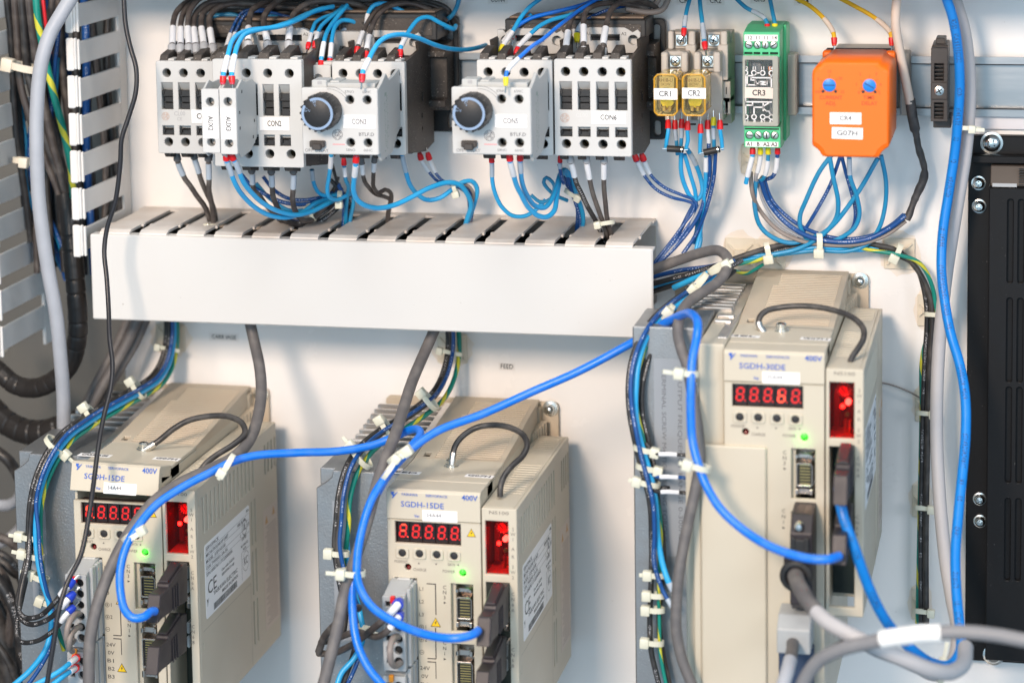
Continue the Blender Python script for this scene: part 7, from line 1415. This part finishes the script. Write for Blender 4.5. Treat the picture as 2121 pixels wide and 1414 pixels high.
W('printed black wire of the left bundle, lowest loop', 12, 10, BKP, sh(bl, 2, 6, -2)+[(66, 1100, 158), (62, 1160, 164), (46, 1236, 172), (34, 1296, 182), (40, 1326, 192), (78, 1326, 202), (116, 1300, 208), (136, 1274, 212), (153, 1256, 208)], fere=(BLUEF, 5, 1.7), sl=[(-12, -4.5, None, 1.2)], group=gl)
W('sky blue wire of the left bundle', 18, 12, LB, sh(bl, 8, 2, 4)+[(74, 1100, 164), (78, 1155, 166), (88, 1205, 168), (102, 1250, 170), (106, 1300, 172), (94, 1345, 176), (62, 1388, 180), (26, 1420, 184)], group=gl)
W('green and yellow wire of the left bundle', 14, 10, TG, sh(bl, 15, 10, 0)+[(84, 1100, 158), (86, 1160, 160), (94, 1215, 160), (108, 1262, 162), (124, 1316, 164), (132, 1345, 160)], group=gl)
W('second blue wire of the left bundle', 16, 9, DB, sh(bl, 5, -5, 8)+[(80, 1100, 168), (84, 1160, 170), (96, 1220, 170), (112, 1275, 170), (110, 1325, 174), (84, 1380, 178), (56, 1420, 182)], group=gl)
gp = 'short wires of the grey terminal plugs'
W('upper brown jumper loop on the left drive plug', 205, 13, GT, [(166, 1270, 200), (154, 1274, 214), (142, 1292, 222), (138, 1318, 222), (144, 1332, 214), (152, 1326, 204)], group=gp)
W('lower brown jumper on the left drive plug', 205, 13, GT, [(167, 1297, 200), (156, 1302, 214), (146, 1318, 222), (144, 1338, 222), (150, 1348, 212)], group=gp)
W('blue wire with red ferrule at the bottom of the left drive plug', 206, 11, LB, [(160, 1360, 202), (150, 1368, 212), (128, 1386, 220), (98, 1404, 226), (60, 1424, 232)], fer=(RED, 5, 1.6), sl=[(4.5, 13)], group=gp)
W('blue wire with red ferrule, lowest on the left drive plug', 206, 11, LB, [(159, 1380, 202), (148, 1388, 212), (128, 1402, 220), (100, 1424, 226)], fer=(RED, 5, 1.6), sl=[(4.5, 12)], group=gp)
for k, (x, y, d, w, an, hd, hg, lab) in enumerate([(286, 806, 60, 42, 35, 1, 60, 'uppermost tie on the left bundle below the duct'), (190, 860, 104, 44, 36, 1, 60, 'second tie on the left bundle over the drive'), (116, 922, 146, 52, 50, -1, 80, 'large tie where the left bundle turns down'), (64, 1112, 160, 40, 85, 1, 70, 'tie on the left bundle beside the strip label'), (70, 1150, 162, 40, 80, 1, 70, 'next tie on the left bundle below the strip label top'), (84, 1196, 164, 34, 72, 1, 70, 'third close tie on the left bundle'), (100, 1248, 166, 30, 70, 1, 50, 'lowest tie on the left bundle')]):
    tie(x, y, d, w, an, lab, head=hd, hang=hg, hs=1.3, tail=7 if k in (2, 3, 4, 5) else 0)
# ---- bundle at the middle drive
gmid = 'bundle running from the duct down the middle drive'
bm_ = [(934, 672, 16), (935, 722, 16), (926, 772, 26), (904, 816, 44), (868, 848, 66), (826, 876, 88), (784, 902, 110), (748, 934, 132), (722, 976, 148), (708, 1030, 156), (703, 1085, 158), (700, 1140, 160)]
W('outer printed black wire of the middle bundle', 16, 12, BKP, sh(bm_, -7, -5, 0)+[(704, 1210, 164), (716, 1262, 166), (712, 1310, 170)], group=gmid)
W('inner black wire of the middle bundle', 16, 12, BK, sh(bm_, 0, 0, 5)+[(714, 1210, 166), (730, 1262, 166), (740, 1310, 168), (730, 1360, 172), (706, 1424, 178)], group=gmid)
W('blue wire of the middle bundle', 16, 9, DB, sh(bm_, 4, -6, 8)+[(722, 1210, 168), (744, 1264, 168), (752, 1310, 170), (740, 1370, 174), (716, 1424, 178)], group=gmid)
W('green and yellow wire of the middle bundle', 14, 11, TG, sh(bm_, 16, 9, 0)[:10]+[(722, 1085, 158), (716, 1140, 156), (712, 1200, 150)], group=gmid)
W('sky blue wire of the middle bundle reappearing at the bottom', 150, 12, LB, [(718, 1120, 150), (728, 1200, 160), (746, 1270, 168), (752, 1320, 172), (734, 1362, 176), (708, 1392, 180), (696, 1424, 184)], group=gmid)
W('thick dark wire curving up to the grey plug of the middle drive', 180, 15, BR_, [(660, 1352, 170), (690, 1352, 180), (730, 1334, 192), (768, 1305, 204), (795, 1282, 212), (822, 1254, 212), (828, 1244, 206)], fere=(BLUEF, 5.5, 1.5), sl=[(-14, -5, None, 1.1)], group=gmid, name='power_wire')
W('second dark wire curving up to the grey plug of the middle drive', 180, 14, BR_, [(664, 1330, 168), (696, 1322, 178), (738, 1308, 190), (780, 1318, 206), (806, 1302, 214), (823, 1280, 212), (830, 1270, 206)], fere=(BLUEF, 5.5, 1.5), sl=[(-13, -5, None, 1.1)], group=gmid, name='power_wire')
W('thick dark wire standing at the left of the middle bundle', 190, 16, BR_, [(660, 1348, 176), (672, 1318, 184), (698, 1288, 196), (718, 1262, 204), (744, 1258, 196)], group=gmid, name='power_wire')
W('brown jumper loop on the middle drive plug', 205, 14, GT, [(826, 1318, 200), (814, 1322, 214), (808, 1344, 222), (810, 1368, 220), (820, 1378, 208), (830, 1372, 202)], group=gp)
for k, (x, y, d, w, an, hd, hg, lab) in enumerate([(890, 830, 66, 44, 40, 1, 60, 'uppermost tie on the middle bundle'), (800, 884, 104, 44, 32, 1, 50, 'second tie on the middle bundle behind the grey cable'), (748, 946, 140, 56, 42, 1, 80, 'large pale tie where the middle bundle turns down'), (703, 1145, 162, 38, 88, 1, 60, 'tie on the middle bundle beside the blue cable'), (744, 1300, 172, 34, 80, -1, 60, 'lowest tie on the middle bundle')]):
    tie(x, y, d, w, an, lab, head=hd, hang=hg, hs=1.3, tail=7 if k in (2, 4) else 0)
# red and orange marks beside the blue ferrules of the plugs
for (x, y, m_, lab) in ((812, 1243, RED, 'small red marker on the grey plug of the middle drive'), (809, 1406, mat('orange_tab', (.85, .30, .02), .4), 'small orange marker tab low on the middle drive plug'), (152, 1202, RED, 'small red marker on the grey plug of the left drive'), (152, 1352, MATS['orange_tab'], 'small orange marker tab low on the left drive plug')):
    q = U(x, y, 205); g = G(); g.box(q[0]-1.3, q[0]+1.3, 202, 204.6, q[2]-2, q[2]+2, .3); g.build('marker_tab', m_, loc=q, label=lab, cat='marker', group='small coloured marker tabs')
# ---- thin black cord in front of everything at the left
W('thin flat black cord hanging in front from the top left corner to the bottom', 120, 10.5, mat('cord_black', (.022, .022, .026), .35, bump=.05), [(256, -12, 116), (260, 50, 118), (270, 98, 120), (282, 142, 122), (281, 192, 124), (266, 244, 126), (252, 288, 128), (249, 339, 128), (239, 417, 128), (222, 472, 128), (216, 520, 130), (221, 575, 134), (225, 640, 140), (227, 700, 148), (233, 752, 158), (230, 800, 168), (215, 862, 182), (203, 930, 198), (194, 1000, 212), (184, 1070, 222), (167, 1150, 232), (140, 1205, 240), (122, 1262, 246), (112, 1325, 250), (96, 1424, 254)], name='black_cord', cat='cable', step=3, group=None)
# ---- plugs and blurred cables at the widest drive
t = thing('multipin_plug', 'black screw-on plug with grey cable in the widest drive', 'plug', U(1660, 1170, 185))
a, b, q, tt = RP(206, 1634, 1082, 1684, 1274)
g = G(); g.prism([(178, tt+4), (196, tt+2), (206, tt-6), (206, q+6), (196, q), (178, q)], 'x', a+.6, b-.4, .6); g.box(a-3, b-6, 190, 204, q+14, q+32, .8); g.build('plug_shell', PLG, t)
g = G(); g.box(a+2, b-2.4, 206, 208, tt-16, tt-9, .4); g.box(a+1, a+3.6, 206, 208.6, tt-18, tt-8, .3); g.box(b-4.6, b-2, 206, 208.6, tt-18, tt-8, .3); g.build('shell_clip', BLACK, t)
p = U(1654, 1094, 209); g = G(); g.lathe((p[0], -203, p[2]), (0, -1, 0), [(0, 2.5), (3.4, 2.5), (4.8, 1.6), (5.0, .01)], 16); g.build('thumb_screw', CHROME, t)
p = U(1650, 1192, 206); g = G(); g.lathe((p[0], -204, p[2]), (-.1, -1, 0), [(0, 9), (3.4, 8.8), (4.2, 7.4), (4.2, 6)], 24); g.build('cable_boss', BLACK, t)
pp = route(214, [(1648, 1192, 208), (1656, 1214, 226), (1674, 1244, 238), (1694, 1270, 246)]); g = G(); g.tube(pp, mm(33, pp[1])/2, 16); g.build('cable_boot', GC, t)
pp = route(246, [(1690, 1266, 245), (1712, 1286, 252), (1746, 1306, 258), (1790, 1328, 262), (1830, 1346, 264), (1878, 1366, 262), (1926, 1386, 254), (1966, 1392, 240), (1994, 1376, 220), (2000, 1340, 190)]); g = G(); g.tube(pp, mm(33, pp[0])/2, 16); g.build('grey_sleeve', GL, t)
t = thing('grey_connector', 'pale grey connector with a dark cable under the black plug at the bottom', 'connector', U(1644, 1330, 190))
a, b, q, tt = RP(204, 1609, 1304, 1678, 1354); g = G(); g.prism([(180, tt+7), (196, tt+6), (204, tt), (204, q), (180, q)], 'x', a, b, .6); g.build('connector_hood', CONG, t)
g = G(); g.box(a-.5, b+.5, 182, 190, q-40, q-1, .5); g.build('lower_block', mat('navy_block', (.03, .05, .10), .4), t)
p = U(1642, 1332, 205); pp = route(205, [(1642, 1330, 202), (1641, 1346, 216), (1636, 1370, 228)]); g = G(); g.tube(pp, mm(26, pp[0])/2, 14); g.build('cable_boot', GC, t)
pp = route(228, [(1637, 1366, 226), (1630, 1392, 236), (1618, 1428, 246)]); g = G(); g.tube(pp, mm(29, pp[0])/2, 14); g.build('white_sleeve', GB, t)
FG = wmat('foreground_grey', (.20, .20, .21), .5, dust=.1)
o = W('blurred dark cable with a long white sleeve crossing the bottom right corner', 270, 30, FG, [(1656, 1434, 268), (1672, 1398, 270), (1698, 1366, 274), (1742, 1344, 280), (1800, 1330, 286), (1850, 1320, 290), (1920, 1312, 294), (1990, 1308, 296), (2060, 1314, 298), (2135, 1328, 300)], name='foreground_cable', cat='cable', seg=18)
pp = route(288, [(1826, 1323, 289), (1860, 1318, 291), (1910, 1312, 294), (1950, 1311, 295)]); g = G(); g.tube(pp, mm(38, pp[0])/2, 18); g.build('white_sleeve', WP, o)
W('blurred brown black cable below the white sleeve', 262, 26, BR_, [(1690, 1372, 262), (1720, 1352, 262), (1748, 1336, 258), (1776, 1320, 250)], name='foreground_cable', cat='cable', seg=16)
# ---- inside the vertical duct
gi_ = 'black cables inside the vertical duct'
for k, (nm, m, w, pts) in enumerate([
    ('leftmost', BK, 15, [(12, -8, 60), (22, 66, 58), (26, 136, 56), (28, 210, 54), (36, 300, 50), (52, 400, 46), (64, 500, 40)]),
    ('second', BR_, 16, [(30, -8, 64), (36, 84, 62), (42, 170, 60), (60, 238, 58), (84, 305, 56), (112, 373, 54), (134, 430, 52)]),
    ('third', BK, 17, [(44, -8, 70), (50, 60, 68), (56, 140, 64), (74, 220, 62), (98, 300, 60), (124, 370, 56), (140, 430, 52)]),
    ('fourth', BR_, 18, [(60, -8, 74), (66, 50, 72), (74, 110, 68), (86, 190, 66), (108, 290, 62), (132, 380, 58), (146, 430, 52)]),
    ('fifth', BK, 14, [(20, -8, 50), (30, 100, 50), (38, 220, 46), (46, 330, 42), (50, 420, 38), (70, 500, 36)]),
    ('sixth', BR_, 14, [(110, -8, 70), (98, 50, 68), (84, 90, 66), (78, 136, 62), (90, 200, 58), (116, 290, 54), (140, 380, 50), (150, 430, 50)]),
    ('seventh', BK, 12, [(54, -8, 46), (60, 120, 46), (92, 260, 46), (130, 340, 46), (146, 420, 46)])]):
    W('%s black cable inside the vertical duct' % nm, 60, w, m, pts, name='cable', cat='cable', group=gi_, step=3)
W('green and yellow earth cable inside the vertical duct', 80, 16, TG, [(74, -8, 80), (80, 51, 80), (92, 112, 78), (109, 187, 76), (127, 255, 74), (146, 339, 70), (150, 378, 66), (152, 420, 56)], name='cable', cat='cable', step=3)
W('thin red wire at the top of the vertical duct', 76, 8, RW_, [(88, -8, 78), (92, 24, 78), (97, 68, 76), (104, 110, 70)], step=3)
for k, (nm, pts) in enumerate([('left', [(36, 150, 44), (42, 210, 42), (54, 300, 40), (52, 370, 40), (72, 440, 38), (104, 500, 34), (128, 560, 28)]), ('right', [(134, -8, 50), (122, 60, 46), (112, 160, 44), (104, 240, 42), (78, 330, 40), (92, 420, 38), (124, 500, 34), (142, 560, 28)]), ('middle', [(120, 120, 40), (110, 220, 38), (72, 300, 38), (62, 350, 38), (84, 430, 36), (116, 490, 34), (134, 540, 28)]), ('lowest', [(64, 260, 42), (60, 330, 40), (76, 420, 38), (96, 470, 36), (120, 530, 32), (136, 580, 28)])]):
    W('%s of the dark blue wires at the back of the vertical duct' % nm, 44, 9, DB if k % 2 else TB, pts, group='dark blue wires at the back of the vertical duct', step=3)
W('long pale grey cable hanging in front of the vertical duct', 110, 30, GB, [(150, -8, 104), (126, 31, 106), (104, 70, 108), (88, 120, 110), (80, 172, 110), (76, 240, 110), (76, 310, 110), (80, 407, 108), (88, 480, 106), (101, 566, 102), (116, 649, 98), (126, 749, 92), (131, 816, 86), (132, 880, 80), (132, 950, 70)], name='grey_cable', cat='cable', seg=18, step=3)
tie(53, 140, 70, 66, 78, 'broad yellowed tie round the black cables high in the vertical duct', head=1, hang=60, hs=1.8, m=PADM)
tie(50, 333, 66, 44, 84, 'yellowed tie lower in the vertical duct', head=-1, hang=20, hs=1.4, m=PADM)
# spiral wrapped hoses
SPW = mat('spiral_wrap_black', (.028, .025, .024), .3, var=.3, vs=60, bump=.08, bs=500)
def spiral(label, d, w, pts, pitch=10, grp='black spiral wrapped hoses'):
    p = route(d, pts, 1.2); r = mm(w, p[len(p)//2])/2; g = G()
    g.tube(p, r, 22, rfun=lambda L, s: 1+.035*((L/pitch) % 1)-.10*(1 if (L/pitch) % 1 > .93 else 0)); o = g.build('wrapped_hose', SPW, loc=p[0], label=label, cat='hose', group=grp, angle=25); return o
spiral('upright black wrapped hose left of the long duct, curving away at its foot', 70, 41, [(136, 404, 56), (143, 450, 60), (150, 516, 64), (156, 583, 66), (161, 649, 66), (160, 700, 64), (146, 750, 60), (117, 784, 54), (74, 803, 48), (33, 797, 44), (-10, 762, 40)], pitch=9)
spiral('second black wrapped hose curving across the lower left', 40, 52, [(-20, 842, 30), (10, 872, 34), (50, 892, 38), (90, 895, 42), (130, 884, 44), (165, 872, 40)], pitch=10)
gx = 'black cables in the lower left corner'
for k, (nm, m, w, pts) in enumerate([('hindmost', BK, 24, [(-12, 930, 20), (16, 952, 20), (40, 990, 14), (60, 1060, 8)]), ('looping', BR_, 22, [(-14, 1168, 76), (10, 1200, 76), (24, 1250, 74), (20, 1320, 72), (4, 1424, 70)]), ('slanting', BK, 16, [(-10, 1328, 96), (14, 1362, 96), (30, 1400, 94), (40, 1430, 92)]), ('crossing', BKP, 18, [(-12, 1140, 46), (20, 1160, 46), (44, 1200, 44), (58, 1290, 40), (56, 1424, 36)]), ('upper', BK, 18, [(-12, 1150, 60), (14, 1172, 62), (34, 1190, 60), (50, 1180, 50)]), ('printed', BKP, 26, [(-14, 1190, 90), (14, 1226, 90), (34, 1275, 88), (44, 1340, 84), (50, 1424, 80)]), ('thick', BK, 44, [(-22, 1250, 70), (0, 1300, 70), (16, 1360, 70), (22, 1430, 70)]), ('rear', BR_, 20, [(-12, 1110, 40), (20, 1120, 40), (48, 1150, 36)]), ('lower', BK, 30, [(-18, 1212, 60), (12, 1262, 60), (34, 1330, 56), (36, 1424, 56)])]):
    W('%s black cable in the lower left corner' % nm, 60, w, m, pts, name='cable', cat='cable', group=gx, step=3)
W('upper whitish hose bending behind the left drive', 20, 24, GB, [(-14, 1044, 30), (14, 1046, 26), (36, 1034, 16), (46, 1010, 4)], name='hose', cat='hose', group='whitish hoses at the left edge', step=3)
W('lower whitish hose bending behind the left drive', 20, 24, GB, [(-14, 1126, 30), (14, 1118, 26), (36, 1100, 16), (50, 1080, 4)], name='hose', cat='hose', group='whitish hoses at the left edge', step=3)
W('thin wire on the panel right of the widest drive', 4, 3.5, GT, [(1824, 792, 2), (1850, 798, 3), (1885, 812, 3), (1916, 830, 3)], group=None)
# yellowed rivet head at the far left edge, seen below the duct
p = U(3, 716, 20); g = G(); g.lathe(p, (0, -1, 0), [(0, 5), (2, 5), (4.5, 3), (5, .01)], 14); g.build('plastic_rivet', PADM, loc=p, label='cream plastic knob at the left edge above the wrapped hose', cat='knob')

# ---- earth wires looping over the drives
ge = 'short black earth wires looping over the drives'
LUG = mat('tinned_lug', (.70, .68, .64), .3, 1)
for lab, pts, dz, dx in (('short black earth wire looping over the left drive', [(300, 931, 131), (315, 922, 130), (332, 910, 128), (359, 888, 126), (392, 870, 124), (439, 861, 124), (476, 863, 126), (501, 876, 130), (507, 897, 136), (485, 919, 144), (450, 941, 152), (428, 958, 158), (415, 974, 160)], 0, 0),
        ('short black earth wire looping over the middle drive', [(936, 962, 131), (938, 945, 130), (942, 925, 128), (957, 904, 124), (985, 886, 120), (1020, 880, 120), (1056, 885, 124), (1083, 900, 130), (1092, 921, 136), (1083, 943, 142), (1060, 965, 150), (1044, 986, 156), (1037, 1006, 160), (1036, 1028, 161)], 0, 0),
        ('short black earth wire looping over the widest drive', [(1583, 690, 131), (1572, 672, 130), (1574, 656, 128), (1587, 644, 126), (1609, 638, 124), (1646, 634, 124), (1694, 636, 126), (1739, 646, 130), (1770, 660, 136), (1788, 680, 142), (1788, 702, 150), (1777, 722, 156), (1766, 738, 160), (1761, 750, 162)], 0, 0)):
    o = W(lab, 130, 12.5, BK, pts, name='earth_wire', group=ge, seg=14)
    p = route(130, pts); q = cut(p, 0, 7); g = G(); g.tube(q, mm(15, q[0])/2, 12); g.tube(cut(p, 2, 3), mm(18, q[0])/2, 12); g.build('crimp_lug', LUG, o)
# ---- extra cables added at the back of the vertical duct to darken its gaps
random.seed(12)
zt_ = 232
for k in range(20):
    x = XW-5-k*2.55; dd = 14+(k*7 % 11)*2.6; ph_ = random.random()*6
    pts = [Vector((x+2.2*math.sin(ph_+i*.9), -(dd+3*math.sin(ph_*2+i*.7)), zt_-i*27)) for i in range(8)]
    W('extra cable packed deep in the vertical duct, added to darken its slots', 20, 13+4*(k % 3 == 0), (BK, BR_, BK, DB)[k % 4 if k % 7 else 0], pts, name='cable', cat='cable', group='extra cables added to darken the vertical duct', step=5, seg=8)
# ---- more wires behind the contactors along the top
for k, (lab, m, w, pts) in enumerate([
    ('dark blue printed wire crossing behind the CON2 sleeves', DB, 7, [(500, 48, 26), (560, 36, 22), (620, 52, 20), (700, 60, 18)]),
    ('dark blue printed wire from the black block to the top edge', DB, 7, [(690, 60, 20), (740, 40, 18), (790, 44, 16), (850, 20, 14), (900, -8, 12)]),
    ('black wire bowing over the black block right of CON2', BR_, 11, [(640, 26, 30), (680, 14, 28), (730, 20, 24), (770, 46, 20), (800, 62, 16)]),
    ('second black wire bowing over the black block right of CON2', BK, 11, [(660, 8, 26), (720, 6, 24), (762, 28, 20), (790, 60, 16)]),
    ('black wire arching high across the top above CON3', BK, 12, [(770, -6, 26), (820, 12, 22), (880, 8, 20), (930, 30, 14), (948, 52, 8)]),
    ('printed black wire lying on the block behind CON6', BKP, 9, [(1215, 30, 30), (1260, 36, 26), (1310, 30, 22), (1350, 14, 18)]),
    ('cyan wire ducking behind the black block above CON3', TB, 9, [(716, 14, 34), (752, 40, 28), (780, 62, 22), (790, 80, 16)])]):
    W(lab, 24, w, m, pts, group='loose wires along the top edge')
for k, (lab, m, w, pts) in enumerate([
    ('black wire sagging lowest under CON2', BKP, 10, [(575, 452, 48), (598, 468, 46), (630, 470, 44), (662, 460, 40), (700, 430, 34), (724, 404, 30)]),
    ('thin dark blue wire under the blue loop of CON2', DB, 7, [(560, 436, 56), (590, 454, 52), (640, 456, 46), (690, 426, 36), (716, 400, 30)]),
    ('black wire rising behind the tie under CON3', BK, 9, [(640, 446, 40), (668, 420, 36), (692, 392, 32), (700, 366, 30)]),
    ('grey printed wire among the wires under CON3', BKP, 7, [(688, 340, 50), (696, 370, 46), (706, 396, 42), (722, 410, 40)]),
    ('taupe wire in the tied loop between CON3 and CON5', GT, 7, [(940, 384, 40), (968, 384, 38), (980, 400, 36), (976, 430, 32), (972, 474, 28)])]):
    W(lab, 44, w, m, pts, group='loose wires hanging under the contactors')
